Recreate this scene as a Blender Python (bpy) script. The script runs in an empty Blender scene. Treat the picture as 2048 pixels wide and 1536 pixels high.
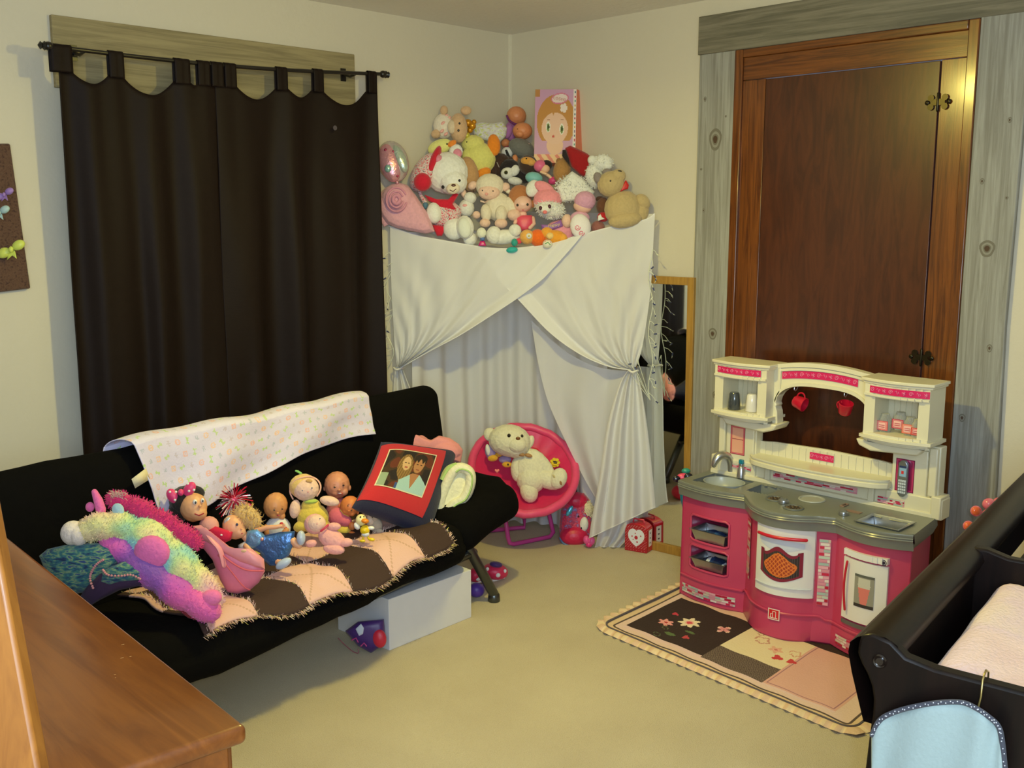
import bpy, bmesh, math, random
import numpy as np
from mathutils import Vector, Matrix, noise
random.seed(7)
PI = math.pi
scn = bpy.context.scene
COL = scn.collection
# ------------------------------------------------------------------ camera
F = 2050.0; PITCH = math.radians(9.36); YAW = math.radians(45.4); EYE = 1.6
XW, YW, CEIL = 3.873, 3.942, 2.52          # right wall, left wall, ceiling height
cam = bpy.data.cameras.new('camera'); cam.sensor_width = 36; cam.lens = F / 2048 * 36; cam.clip_start = .02
cam_o = bpy.data.objects.new('camera', cam); COL.objects.link(cam_o)
cam_o.location = (0, 0, EYE); cam_o.rotation_euler = (PI / 2 - PITCH, 0, YAW - PI / 2)
scn.camera = cam_o
# ------------------------------------------------------------------ world, lamps, exposure
w = bpy.data.worlds.new('world'); scn.world = w; w.use_nodes = True
w.node_tree.nodes['Background'].inputs[0].default_value = (.6, .68, .85, 1)
w.node_tree.nodes['Background'].inputs[1].default_value = .3
def lamp(name, kind, loc, energy, color, size=.1, rot=None, sy=None):
    l = bpy.data.lights.new(name, kind); l.energy = energy; l.color = color
    if kind == 'AREA':
        l.shape = 'RECTANGLE'; l.size = size; l.size_y = sy or size
    else:
        l.shadow_soft_size = size
    o = bpy.data.objects.new(name, l); COL.objects.link(o); o.location = loc
    if rot: o.rotation_euler = rot
    return o
lamp('ceiling_bulb', 'POINT', (2.2, 2.2, 2.25), 15, (1, .85, .20), .03)
lamp('ceiling_shade_glow', 'AREA', (2.2, 2.2, 2.24), 16.5, (1, .85, .20), .09, (0, 0, 0))
lamp('rear_fill', 'AREA', (-.5, -.5, 1.75), 32, (.72, .95, 1.2), 1.0, (math.radians(84), 0, YAW - PI / 2), 1.0)  # cool soft fill added behind the camera; no window is built there
lamp('camera_flash', 'POINT', (.03, -.05, 1.66), 38, (.76, .95, 1.18), .02)
scn.view_settings.view_transform = 'Standard'; scn.view_settings.look = 'None'
scn.view_settings.gamma = 1; scn.view_settings.use_curve_mapping = False
scn.view_settings.exposure = 0.27
scn.cycles.use_denoising = True
scn.cycles.max_bounces = 8; scn.cycles.transparent_max_bounces = 16; scn.cycles.sample_clamp_indirect = 6
# ------------------------------------------------------------------ places seen from the doorway
fw = np.array([math.cos(YAW) * math.cos(PITCH), math.sin(YAW) * math.cos(PITCH), -math.sin(PITCH)])
rt = np.array([math.sin(YAW), -math.cos(YAW), 0.]); up = np.cross(rt, fw); EYEP = np.array([0, 0, EYE])
def ray(px, py): return fw + rt * (px - 1024) / F - up * (py - 768) / F
def onz(px, py, z=0): d = ray(px, py); return EYEP + d * (z - EYE) / d[2]
def onx(px, py, x): d = ray(px, py); return EYEP + d * x / d[0]
def ony(px, py, y): d = ray(px, py); return EYEP + d * y / d[1]
def atZ(px, py, Z): return EYEP + ray(px, py) * Z
def depth(p): return float((np.array(p) - EYEP) @ fw)
def wallZ(px, py):
    d = ray(px, py); return min(XW / d[0], YW / d[1])
# ------------------------------------------------------------------ materials
def lin(c):
    return tuple(((x / 255) / 12.92 if x / 255 <= .04045 else ((x / 255 + .055) / 1.055) ** 2.4) for x in c)
KINDS_ = dict(plush=(.95, 0, 0, .6, 90, .5, .10), cloth=(.85, 0, 0, .25, 160, .3, .04), silk=(.42, 0, 0, .3, 60, .15, .05),
              plastic=(.32, 0, .15, 0, 14, .0, .02), vinyl=(.45, 0, 0, 0, 10, 0, .03), matte=(.8, 0, 0, 0, 30, .1, .03),
              metal=(.3, .9, 0, 0, 30, .05, .05), foil=(.26, .5, .2, 0, 70, .9, .15), card=(.6, 0, 0, 0, 20, .03, .02), gloss=(.12, 0, .5, 0, 9, 0, .02))
_mc = {}
def M(kind, rgb):
    key = (kind, tuple(rgb))
    if key in _mc: return _mc[key]
    rough, met, coat, sheen, bs, bump, var = KINDS_[kind]
    m = bpy.data.materials.new('%s_%d_%d_%d' % (kind, *rgb)); m.use_nodes = True
    nt = m.node_tree; N = nt.nodes; b = N['Principled BSDF']
    b.inputs['Roughness'].default_value = rough; b.inputs['Metallic'].default_value = met
    b.inputs['Coat Weight'].default_value = coat; b.inputs['Coat Roughness'].default_value = .15
    b.inputs['Sheen Weight'].default_value = sheen * .4; b.inputs['Sheen Roughness'].default_value = .5
    if kind == 'vinyl':
        b.inputs['Subsurface Weight'].default_value = .12; b.inputs['Subsurface Radius'].default_value = (.01, .004, .002)
        b.inputs['Subsurface Scale'].default_value = .6
    tc = N.new('ShaderNodeTexCoord'); nz = N.new('ShaderNodeTexNoise'); nz.inputs['Scale'].default_value = bs
    nz.inputs['Detail'].default_value = 4
    nt.links.new(tc.outputs['Object'], nz.inputs['Vector'])
    mx = N.new('ShaderNodeMix'); mx.data_type = 'RGBA'
    L = lin(rgb); mx.inputs[6].default_value = (*[x * (1 - var * 1.6) for x in L], 1); mx.inputs[7].default_value = (*[min(1, x * (1 + var * 1.6)) for x in L], 1)
    nt.links.new(nz.outputs['Fac'], mx.inputs[0]); nt.links.new(mx.outputs[2], b.inputs['Base Color'])
    if bump:
        bp = N.new('ShaderNodeBump'); bp.inputs['Strength'].default_value = bump; bp.inputs['Distance'].default_value = .006 if kind == 'plush' else .003
        nt.links.new(nz.outputs['Fac'], bp.inputs['Height']); nt.links.new(bp.outputs['Normal'], b.inputs['Normal'])
    _mc[key] = m; return m
def paintmat(name, rough=.6, bump=0, bs=150, coat=0, sheen=0, met=0):
    m = bpy.data.materials.new(name); m.use_nodes = True; nt = m.node_tree; N = nt.nodes; b = N['Principled BSDF']
    a = N.new('ShaderNodeAttribute'); a.attribute_name = 'Col'
    nt.links.new(a.outputs['Color'], b.inputs['Base Color']); b.inputs['Roughness'].default_value = rough
    b.inputs['Coat Weight'].default_value = coat; b.inputs['Sheen Weight'].default_value = sheen; b.inputs['Metallic'].default_value = met
    if bump:
        tc = N.new('ShaderNodeTexCoord'); nz = N.new('ShaderNodeTexNoise'); nz.inputs['Scale'].default_value = bs; nz.inputs['Detail'].default_value = 4
        bp = N.new('ShaderNodeBump'); bp.inputs['Strength'].default_value = bump; bp.inputs['Distance'].default_value = .005
        nt.links.new(tc.outputs['Object'], nz.inputs['Vector']); nt.links.new(nz.outputs['Fac'], bp.inputs['Height']); nt.links.new(bp.outputs['Normal'], b.inputs['Normal'])
    return m
PRINT = paintmat('printed_card', .35, coat=.2); PCLOTH = paintmat('printed_cloth', .85, .35, 140); PPLUSH = paintmat('printed_plush', .95, .7, 90, sheen=.25)
PVINYL = paintmat('printed_sticker', .3, coat=.2)
def wood(name, c1, c2, scale=(1, 1, 1), rough=.5, coat=0, ring=6, bump=.15, knots=None, dist=2.5):
    """long grain runs along the local axis with the smallest scale"""
    m = bpy.data.materials.new(name); m.use_nodes = True; nt = m.node_tree; N = nt.nodes; b = N['Principled BSDF']
    tc = N.new('ShaderNodeTexCoord'); mp = N.new('ShaderNodeMapping'); mp.inputs['Scale'].default_value = scale
    nt.links.new(tc.outputs['Object'], mp.inputs[0])
    nz = N.new('ShaderNodeTexNoise'); nz.inputs['Scale'].default_value = ring; nz.inputs['Detail'].default_value = 6; nz.inputs['Roughness'].default_value = .65; nz.inputs['Distortion'].default_value = dist
    nt.links.new(mp.outputs[0], nz.inputs['Vector'])
    cr = N.new('ShaderNodeValToRGB'); cr.color_ramp.elements[0].color = (*lin(c1), 1); cr.color_ramp.elements[1].color = (*lin(c2), 1)
    cr.color_ramp.elements[0].position = .38; cr.color_ramp.elements[1].position = .62
    nt.links.new(nz.outputs['Fac'], cr.inputs[0]); last = cr.outputs[0]
    if knots:
        vo = N.new('ShaderNodeTexVoronoi'); vo.inputs['Scale'].default_value = knots[0]
        mp2 = N.new('ShaderNodeMapping'); mp2.inputs['Scale'].default_value = knots[2]; nt.links.new(tc.outputs['Object'], mp2.inputs[0])
        nt.links.new(mp2.outputs[0], vo.inputs['Vector'])
        k = N.new('ShaderNodeValToRGB'); k.color_ramp.elements[0].position = .05; k.color_ramp.elements[0].color = (1, 1, 1, 1)
        k.color_ramp.elements[1].position = .13; k.color_ramp.elements[1].color = (0, 0, 0, 1)
        nt.links.new(vo.outputs['Distance'], k.inputs[0]); mx = N.new('ShaderNodeMix'); mx.data_type = 'RGBA'
        mx.inputs[7].default_value = (*lin(knots[1]), 1); nt.links.new(k.outputs[0], mx.inputs[0]); nt.links.new(last, mx.inputs[6]); last = mx.outputs[2]
    nt.links.new(last, b.inputs['Base Color']); b.inputs['Roughness'].default_value = rough
    b.inputs['Coat Weight'].default_value = coat; b.inputs['Coat Roughness'].default_value = .16
    if bump:
        bp = N.new('ShaderNodeBump'); bp.inputs['Strength'].default_value = bump; bp.inputs['Distance'].default_value = .003
        nt.links.new(nz.outputs['Fac'], bp.inputs['Height']); nt.links.new(bp.outputs['Normal'], b.inputs['Normal'])
    return m
def sheer(name, rgb, alpha=.3, transl=.45):
    m = bpy.data.materials.new(name); m.use_nodes = True; nt = m.node_tree; N = nt.nodes
    for n in list(N): N.remove(n)
    out = N.new('ShaderNodeOutputMaterial'); d = N.new('ShaderNodeBsdfDiffuse'); t = N.new('ShaderNodeBsdfTranslucent'); tr = N.new('ShaderNodeBsdfTransparent')
    d.inputs[0].default_value = (*lin(rgb), 1); t.inputs[0].default_value = (*lin(rgb), 1)
    m1 = N.new('ShaderNodeMixShader'); m1.inputs[0].default_value = transl; m2 = N.new('ShaderNodeMixShader')
    # thin weave: denser where seen edge-on
    lw = N.new('ShaderNodeLayerWeight'); lw.inputs[0].default_value = .35
    ma = N.new('ShaderNodeMath'); ma.operation = 'MULTIPLY_ADD'; ma.inputs[1].default_value = alpha - 1; ma.inputs[2].default_value = 1 - alpha
    nt.links.new(lw.outputs['Facing'], ma.inputs[0]); nt.links.new(ma.outputs[0], m2.inputs[0])
    nt.links.new(d.outputs[0], m1.inputs[1]); nt.links.new(t.outputs[0], m1.inputs[2]); nt.links.new(m1.outputs[0], m2.inputs[1]); nt.links.new(tr.outputs[0], m2.inputs[2])
    nt.links.new(m2.outputs[0], out.inputs[0]); return m
# ------------------------------------------------------------------ mesh builder
def basis(n, u=None):
    n = np.array(n, float); n /= np.linalg.norm(n)
    u = np.array(u if u is not None else ((0, 0, 1) if abs(n[2]) < .9 else (1, 0, 0)), float)
    u = u - n * (u @ n); u /= np.linalg.norm(u); return np.array([u, np.cross(n, u), n])
I3 = np.eye(3)
class MB:
    def __init__(s): s.v = []; s.f = []; s.m = []; s.c = []
    def add(s, vs, fs, mi=0, cols=None):
        o = len(s.v); s.v.extend([tuple(map(float, p)) for p in vs])
        for k, f in enumerate(fs):
            s.f.append([o + i for i in f]); s.m.append(mi); s.c.append(cols[k] if cols else (255, 255, 255))
        return s
    def box(s, a, b, mi=0, R=None, o=None, col=None):
        a = np.array(a, float); b = np.array(b, float); j_ = np.where(a < b, -1, 1) * (len(s.v) // 8 * 37 % 11) * 2.5e-5; a = a + j_; b = b - j_
        vs = [np.array([(a, b)[i][0], (a, b)[j][1], (a, b)[k][2]]) for i in (0, 1) for j in (0, 1) for k in (0, 1)]
        if R is not None: vs = [np.array(o) + p @ np.array(R) for p in vs]
        fs = [(0, 1, 3, 2), (4, 6, 7, 5), (0, 4, 5, 1), (2, 3, 7, 6), (0, 2, 6, 4), (1, 5, 7, 3)]
        return s.add(vs, fs, mi, [col] * 6 if col else None)
    def ell(s, c, r, R=I3, mi=0, seg=14, col=None, top=None):
        vs = []; fs = []; n = max(6, seg // 2 + 1)
        for i in range(n + 1):
            a = PI * i / n
            for j in range(seg):
                t = 2 * PI * j / seg; p = np.array([r[0] * math.sin(a) * math.cos(t), r[1] * math.sin(a) * math.sin(t), r[2] * math.cos(a)])
                vs.append(np.array(c) + p @ np.array(R))
        for i in range(n):
            for j in range(seg):
                j2 = (j + 1) % seg; fs.append((i * seg + j, (i + 1) * seg + j, (i + 1) * seg + j2, i * seg + j2))
        return s.add(vs, fs, mi, [col] * len(fs) if col else None)
    def tube(s, pts, rad, mi=0, seg=10, caps=True, closed=False, flat=1., col=None):
        pts = [np.array(p, float) for p in pts]; n = len(pts)
        rad = [rad] * n if np.isscalar(rad) else list(rad)
        if caps and not closed:   # rounded ends
            d0 = pts[0] - pts[1]; d0 /= np.linalg.norm(d0) + 1e-9; d1 = pts[-1] - pts[-2]; d1 /= np.linalg.norm(d1) + 1e-9
            pts = [pts[0] + d0 * rad[0] * .95, pts[0] + d0 * rad[0] * .6] + pts + [pts[-1] + d1 * rad[-1] * .6, pts[-1] + d1 * rad[-1] * .95]
            rad = [rad[0] * .25, rad[0] * .8] + rad + [rad[-1] * .8, rad[-1] * .25]; n = len(pts)
        vs = []; fs = []; ref = None
        for i in range(n):
            if closed: t = pts[(i + 1) % n] - pts[i - 1]
            else: t = pts[min(i + 1, n - 1)] - pts[max(i - 1, 0)]
            t = t / (np.linalg.norm(t) + 1e-9)
            if ref is None: ref = np.array([0, 0, 1.]) if abs(t[2]) < .9 else np.array([1., 0, 0])
            a = ref - t * (ref @ t); a /= np.linalg.norm(a) + 1e-9; ref = a; b = np.cross(t, a)
            for j in range(seg):
                q = 2 * PI * j / seg; vs.append(pts[i] + (a * math.cos(q) * flat + b * math.sin(q)) * rad[i])
        for i in range(n if closed else n - 1):
            for j in range(seg):
                j2 = (j + 1) % seg; i2 = (i + 1) % n; fs.append((i * seg + j, i * seg + j2, i2 * seg + j2, i2 * seg + j))
        if caps and not closed:
            fs.append(tuple(range(seg))[::-1]); fs.append(tuple((n - 1) * seg + j for j in range(seg)))
        return s.add(vs, fs, mi, [col] * len(fs) if col else None)
    def lathe(s, prof, c, R=I3, mi=0, seg=20, sx=1, sy=1):
        vs = []; fs = []; n = len(prof)
        for r, z in prof:
            for j in range(seg):
                t = 2 * PI * j / seg; vs.append(np.array(c) + np.array([r * math.cos(t) * sx, r * math.sin(t) * sy, z]) @ np.array(R))
        for i in range(n - 1):
            for j in range(seg):
                j2 = (j + 1) % seg; fs.append((i * seg + j, i * seg + j2, (i + 1) * seg + j2, (i + 1) * seg + j))
        return s.add(vs, fs, mi)
    def prism(s, pts, a, b, fn, mi=0, col=None, side=None):
        """outline pts (p,q) swept from a to b; fn(p,q,t)->xyz"""
        n = len(pts); vs = [fn(p, q, a) for p, q in pts] + [fn(p, q, b) for p, q in pts]
        fs = [tuple(range(n))[::-1], tuple(range(n, 2 * n))] + [(i, (i + 1) % n, n + (i + 1) % n, n + i) for i in range(n)]
        mi_ = mi; s.add(vs, fs[:2], mi_, [col] * 2 if col else None)
        o = len(s.v) - 2 * n
        for f in fs[2:]: s.f.append([o + i for i in f]); s.m.append(mi if side is None else side); s.c.append(col or (255, 255, 255))
        return s
    def grid(s, fn, nu, nv, mi=0, colfn=None, skip=None, closeu=False):
        vs = []; fs = []; cols = []
        for i in range(nu + (0 if closeu else 1)):
            for j in range(nv + 1): vs.append(fn(i / nu, j / nv))
        for i in range(nu):
            for j in range(nv):
                u, v = (i + .5) / nu, (j + .5) / nv
                if skip and skip(u, v): continue
                i2 = (i + 1) % nu if closeu else i + 1
                fs.append((i * (nv + 1) + j, i2 * (nv + 1) + j, i2 * (nv + 1) + j + 1, i * (nv + 1) + j + 1))
                if colfn: cols.append(colfn(u, v))
        return s.add(vs, fs, mi, cols if colfn else None)
    def build(s, name, mats, parent=None, smooth=True, loc=None, bevel=0, solid=0, sub=0, remesh=0, puff=0, weld=False, angle=50, soff=0):
        org = np.array(_org.get(parent.name, (0, 0, 0)) if parent else (loc if loc is not None else s.base()), float)
        me = bpy.data.meshes.new(name); V = np.array(s.v, float) - org
        me.from_pydata([tuple(p) for p in V], [], s.f)
        if not isinstance(mats, (list, tuple)): mats = [mats]
        for m in mats: me.materials.append(m)
        me.polygons.foreach_set('material_index', s.m)
        if any(c != (255, 255, 255) for c in s.c):
            ca = me.color_attributes.new('Col', 'FLOAT_COLOR', 'CORNER'); buf = []
            for f, c in zip(s.f, s.c):
                L = lin(c); buf.extend([*L, 1.] * len(f))
            ca.data.foreach_set('color', buf)
        if remesh or weld:
            bm = bmesh.new(); bm.from_mesh(me)
            if weld: bmesh.ops.remove_doubles(bm, verts=bm.verts, dist=1e-5)
            bmesh.ops.recalc_face_normals(bm, faces=bm.faces); bm.to_mesh(me); bm.free()
        o = bpy.data.objects.new(name, me); COL.objects.link(o)
        if smooth:
            me.polygons.foreach_set('use_smooth', [True] * len(me.polygons))
            if not remesh:
                try: me.set_sharp_from_angle(angle=math.radians(angle))
                except Exception: pass
        if remesh:
            md = o.modifiers.new('r', 'REMESH'); md.mode = 'VOXEL'; md.voxel_size = remesh; md.use_smooth_shade = True
            sm = o.modifiers.new('s', 'SMOOTH'); sm.iterations = 4; sm.factor = .5
        if bevel:
            md = o.modifiers.new('b', 'BEVEL'); md.width = bevel; md.segments = 2; md.limit_method = 'ANGLE'; md.angle_limit = math.radians(40)
        if sub:
            md = o.modifiers.new('u', 'SUBSURF'); md.levels = sub; md.render_levels = sub
        if solid:
            md = o.modifiers.new('t', 'SOLIDIFY'); md.thickness = solid; md.offset = soff
        if puff:
            tx = bpy.data.textures.get('fluff') or bpy.data.textures.new('fluff', 'CLOUDS'); tx.noise_scale = .012
            md = o.modifiers.new('p', 'DISPLACE'); md.texture = tx; md.strength = puff; md.mid_level = .5
        if parent: o.parent = parent; o.location = (0, 0, 0)
        else: o.location = tuple(org)
        _org[o.name] = org; return o
    def base(s):
        V = np.array(s.v); return ((V[:, 0].min() + V[:, 0].max()) / 2, (V[:, 1].min() + V[:, 1].max()) / 2, V[:, 2].min())
_org = {}
def tag(o, label, cat=None, group=None, kind=None):
    o['label'] = label
    if cat: o['category'] = cat
    if group: o['group'] = group
    if kind: o['kind'] = kind
    return o
def struct(o, label=None):
    o['kind'] = 'structure'
    if label: o['label'] = label
    return o
def thing(name, loc, label, cat, group=None):
    o = bpy.data.objects.new(name, None); COL.objects.link(o); o.location = tuple(map(float, loc)); o.empty_display_size = .05
    _org[o.name] = np.array(loc, float); return tag(o, label, cat, group)
def nse(x, y=0., z=0.): return noise.noise(Vector((x, y, z)))

# ------------------------------------------------------------------ the room
def knots(o, mat_i, spots, fn):
    me = o.data; bm = bmesh.new(); bm.from_mesh(me)
    for (p, q, r, s_) in spots:
        for k, (f, m_) in enumerate(((1.0, 1), (.72, 2), (.5, 1), (.34, 3))):
            vs = [bm.verts.new(fn(p + r * f * math.cos(t) * (1 + .1 * math.sin(3 * t)), q + r * f * s_ * math.sin(t), .0006 + k * .0004)) for t in [2 * PI * i / 18 for i in range(18)]]
            f_ = bm.faces.new(vs); f_.material_index = m_
    bm.to_mesh(me); bm.free()
    for c in ((118, 114, 102), (146, 144, 134), (84, 64, 48)): me.materials.append(M('matte', c))
def wallmat(name, rgb, bs=55, st=.10):
    m = bpy.data.materials.new(name); m.use_nodes = True; nt = m.node_tree; N = nt.nodes; b = N['Principled BSDF']
    b.inputs['Base Color'].default_value = (*lin(rgb), 1); b.inputs['Roughness'].default_value = .7
    tc = N.new('ShaderNodeTexCoord'); nz = N.new('ShaderNodeTexNoise'); nz.inputs['Scale'].default_value = bs; nz.inputs['Detail'].default_value = 5
    bp = N.new('ShaderNodeBump'); bp.inputs['Strength'].default_value = st * 2; bp.inputs['Distance'].default_value = .006
    nt.links.new(tc.outputs['Object'], nz.inputs['Vector']); nt.links.new(nz.outputs['Fac'], bp.inputs['Height']); nt.links.new(bp.outputs['Normal'], b.inputs['Normal'])
    return m
WALL = wallmat('cream_paint', (218, 210, 190)); CEILM = wallmat('white_ceiling', (235, 232, 225), 40, .3)
CARP = bpy.data.materials.new('beige_carpet'); CARP.use_nodes = True
nt = CARP.node_tree; N = nt.nodes; b = N['Principled BSDF']; b.inputs['Roughness'].default_value = .98; b.inputs['Sheen Weight'].default_value = .2
tc = N.new('ShaderNodeTexCoord'); n1 = N.new('ShaderNodeTexNoise'); n1.inputs['Scale'].default_value = 3.; n1.inputs['Detail'].default_value = 3
n2 = N.new('ShaderNodeTexNoise'); n2.inputs['Scale'].default_value = 260; n2.inputs['Detail'].default_value = 3
for n in (n1, n2): nt.links.new(tc.outputs['Object'], n.inputs['Vector'])
cr = N.new('ShaderNodeValToRGB'); cr.color_ramp.elements[0].position = .3; cr.color_ramp.elements[1].position = .7
cr.color_ramp.elements[0].color = (*lin((190, 174, 140)), 1); cr.color_ramp.elements[1].color = (*lin((210, 196, 162)), 1)
ad = N.new('ShaderNodeMath'); ad.operation = 'MULTIPLY_ADD'; ad.inputs[1].default_value = .5
h = N.new('ShaderNodeMath'); h.operation = 'MULTIPLY'; h.inputs[1].default_value = .5
nt.links.new(n2.outputs['Fac'], h.inputs[0]); nt.links.new(n1.outputs['Fac'], ad.inputs[0]); nt.links.new(h.outputs[0], ad.inputs[2])
nt.links.new(ad.outputs[0], cr.inputs[0]); nt.links.new(cr.outputs[0], b.inputs['Base Color'])
bp = N.new('ShaderNodeBump'); bp.inputs['Strength'].default_value = .8; bp.inputs['Distance'].default_value = .006
nt.links.new(n2.outputs['Fac'], bp.inputs['Height']); nt.links.new(bp.outputs['Normal'], b.inputs['Normal'])
X0, Y0 = -1.0, -1.0
struct(MB().box((X0 - .1, Y0 - .1, -.1), (XW + .1, YW + .1, 0)).build('floor', CARP, smooth=False, loc=(0, 0, 0)), 'beige cut pile carpet')
struct(MB().box((X0 - .1, Y0 - .1, CEIL), (XW + .1, YW + .1, CEIL + .1)).build('ceiling', CEILM, smooth=False, loc=(0, 0, 0)), 'white ceiling')
struct(MB().box((X0 - .1, YW, 0), (XW + .1, YW + .12, CEIL)).build('wall_left', WALL, smooth=False, loc=(0, 0, 0)), 'cream wall behind the curtain and sofa')
# right wall with the closet opening cut out
wr = MB(); DY0, DY1, DZ = 1.60, 2.50, 2.24
wr.box((XW, Y0 - .1, 0), (XW + .12, DY0, CEIL)).box((XW, DY1, 0), (XW + .12, YW, CEIL)).box((XW, DY0, DZ), (XW + .12, DY1, CEIL))
struct(wr.build('wall_right', WALL, smooth=False, loc=(0, 0, 0)), 'cream wall with the brown door')
struct(MB().box((X0 - .1, Y0, 0), (X0, YW, CEIL)).build('wall_rear', WALL, smooth=False, loc=(0, 0, 0)))
struct(MB().box((X0, Y0 - .1, 0), (XW, Y0, CEIL)).build('wall_front', WALL, smooth=False, loc=(0, 0, 0)))
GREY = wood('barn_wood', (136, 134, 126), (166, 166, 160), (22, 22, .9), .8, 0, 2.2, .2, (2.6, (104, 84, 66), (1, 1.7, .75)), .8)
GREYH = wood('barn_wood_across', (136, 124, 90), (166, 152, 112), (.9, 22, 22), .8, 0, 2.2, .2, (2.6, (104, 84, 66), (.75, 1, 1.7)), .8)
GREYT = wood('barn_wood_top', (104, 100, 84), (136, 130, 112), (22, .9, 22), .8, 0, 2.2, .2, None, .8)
PINE = wood('varnished_pine', (84, 42, 12), (128, 72, 24), (16, 16, .8), .28, .5, 2.4, .1, None, 1.5)
PINEH = wood('varnished_pine_across', (84, 42, 12), (128, 72, 24), (16, .8, 16), .28, .5, 2.4, .1, None, 1.5)
DOORM = wood('brown_door_panel', (64, 28, 10), (84, 40, 16), (10, 10, 1.6), .34, .35, 2.5, .06, None, 1)
# closet door in its pine frame, barn wood casing around it
struct(MB().box((XW - .024, 2.552, 0), (XW + .0, 2.735, 2.29)).build('trim_1', GREY, bevel=.003, loc=(XW, 2.6, 0)), 'weathered grey plank left of the door')
struct(MB().prism([(1.535, 2.40), (1.535, 0), (1.368, 0), (1.36, .6), (1.372, 1.2), (1.366, 1.75), (1.36, 2.40)], XW - .024, XW, lambda p, q, t: (t, p, q)).build('trim_2', GREY, bevel=.003, loc=(XW, 1.4, .35)), 'weathered grey plank right of the door')
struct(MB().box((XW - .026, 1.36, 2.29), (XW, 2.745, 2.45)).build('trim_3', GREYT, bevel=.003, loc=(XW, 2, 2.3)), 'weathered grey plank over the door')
struct(MB().box((XW - .03, 2.512, 0), (XW + .03, 2.552, 2.289)).build('trim_4', PINE, bevel=.004, loc=(XW, 2.5, 0)), 'varnished pine frame side, left')
struct(MB().box((XW - .03, 1.535, 0), (XW + .03, 1.575, 2.289)).build('trim_5', PINE, bevel=.004, loc=(XW, 1.55, 0)), 'varnished pine frame side, right')
struct(MB().box((XW - .03, 1.575, 2.255), (XW + .03, 2.512, 2.289)).build('trim_6', PINEH, bevel=.004, loc=(XW, 2, 2.26)), 'varnished pine frame head')
struct(MB().box((XW - .02, 2.403, 0), (XW + .01, 2.512, 2.16)).build('trim_7', PINE, bevel=.002, loc=(XW + .2, 2.3, .4)), 'pine stile left of the door panel')
struct(MB().box((XW - .02, 1.575, 0), (XW + .01, 1.667, 2.16)).build('trim_8', PINE, bevel=.002, loc=(XW + .3, 1.6, .1)), 'pine stile right of the door panel')
struct(MB().box((XW - .02, 1.575, 2.162), (XW + .01, 2.512, 2.255)).build('trim_9', PINEH, bevel=.002, loc=(XW, 2.1, 2.2)), 'pine rail over the door panel')
door = struct(MB().box((XW - .022, 1.671, .01), (XW + .01, 2.400, 2.158)).build('door_1', DOORM, bevel=.002, loc=(XW, 2, 0)), 'dark brown wooden door panel')
BRASS = M('metal', (58, 52, 38))
for hz_ in (2.01, 1.062):
    hb = MB()
    for sy_ in (-1, 1):
        cy = 1.669 + sy_ * .026
        hb.lathe([(0, 0), (.012, 0), (.012, .006), (0, .006)], (XW - .024, cy, hz_ + .016), basis((-1, 0, 0)), 0, 10)
        hb.lathe([(0, 0), (.012, 0), (.012, .006), (0, .006)], (XW - .024, cy, hz_ - .016), basis((-1, 0, 0)), 0, 10)
        hb.box((XW - .029, min(cy, 1.669), hz_ - .011), (XW - .023, max(cy, 1.669), hz_ + .011))
        hb.ell((XW - .027, cy + sy_ * .014, hz_), (.004, .009, .009), mi=0, seg=8)
    hb.tube([(XW - .028, 1.669, hz_ - .03), (XW - .028, 1.669, hz_ + .03)], .005, 0, 8)
    hb.build('hinge', BRASS, door)
for o_, sp in (('trim_1', [(2.640, 1.925, .032, 1.5), (2.622, 1.075, .022, 1.2), (2.69, 1.62, .006, 1.5), (2.70, 2.10, .007, 1.6), (2.59, 2.02, .005, 1), (2.71, 1.80, .006, 1), (2.60, .8, .012, 1.4)]), ('trim_2', [(1.455, 1.48, .028, 1.1), (1.41, 1.93, .007, 1.5), (1.49, 1.72, .008, 1.4), (1.42, 1.12, .01, 1.5), (1.50, .85, .012, 1.3), (1.40, 1.66, .006, 1)])):
    ob = bpy.data.objects[o_]; lo_ = np.array(ob.location); knots(ob, 0, sp, lambda p, q, h: (XW - .024 - h - lo_[0], p - lo_[1], q - lo_[2]))
# plank casing over the window on the left wall, window behind the curtain
struct(MB().box((1.530, YW - .022, 2.06), (2.868, YW, 2.315)).build('trim_10', GREYH, bevel=.003, loc=(1.6, YW, 2.1)), 'rough plank over the window')
struct(MB().box((2.728, YW - .022, .75), (2.868, YW, 2.058)).build('trim_12', GREY, bevel=.003, loc=(2.5, YW, 2.1)), 'rough plank beside the window, right')
win = struct(MB().box((1.60, YW - .012, .8), (2.728, YW, .85)).box((1.60, YW - .012, 2.01), (2.728, YW, 2.06)).box((1.60, YW - .012, .85), (1.65, YW, 2.01)).box((2.678, YW - .012, .85), (2.728, YW, 2.01)).box((1.61, YW - .012, 1.42), (2.678, YW, 1.46)).build('window_1', M('matte', (190, 196, 198)), bevel=.002), 'window behind the dark curtains')
MB().box((1.61, YW - .006, .85), (2.678, YW - .001, 2.03)).build('pane', M('gloss', (60, 68, 80)), win, smooth=False)
# pale seam of joint tape in the corner
struct(MB().box((XW - .012, YW - .012, 0), (XW, YW, CEIL)).build('trim_13', M('matte', (232, 226, 205)), smooth=False), 'pale corner bead')
# ceiling light
cl = thing('ceiling_light', (2.2, 2.2, CEIL), 'round frosted ceiling light above the middle of the carpet', 'ceiling light')
MB().lathe([(0, 0), (.07, 0), (.07, -.02), (.03, -.035), (.015, -.10), (0, -.10)], (2.2, 2.2, CEIL), mi=0).build('rose', M('metal', (150, 130, 90)), cl)

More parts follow.
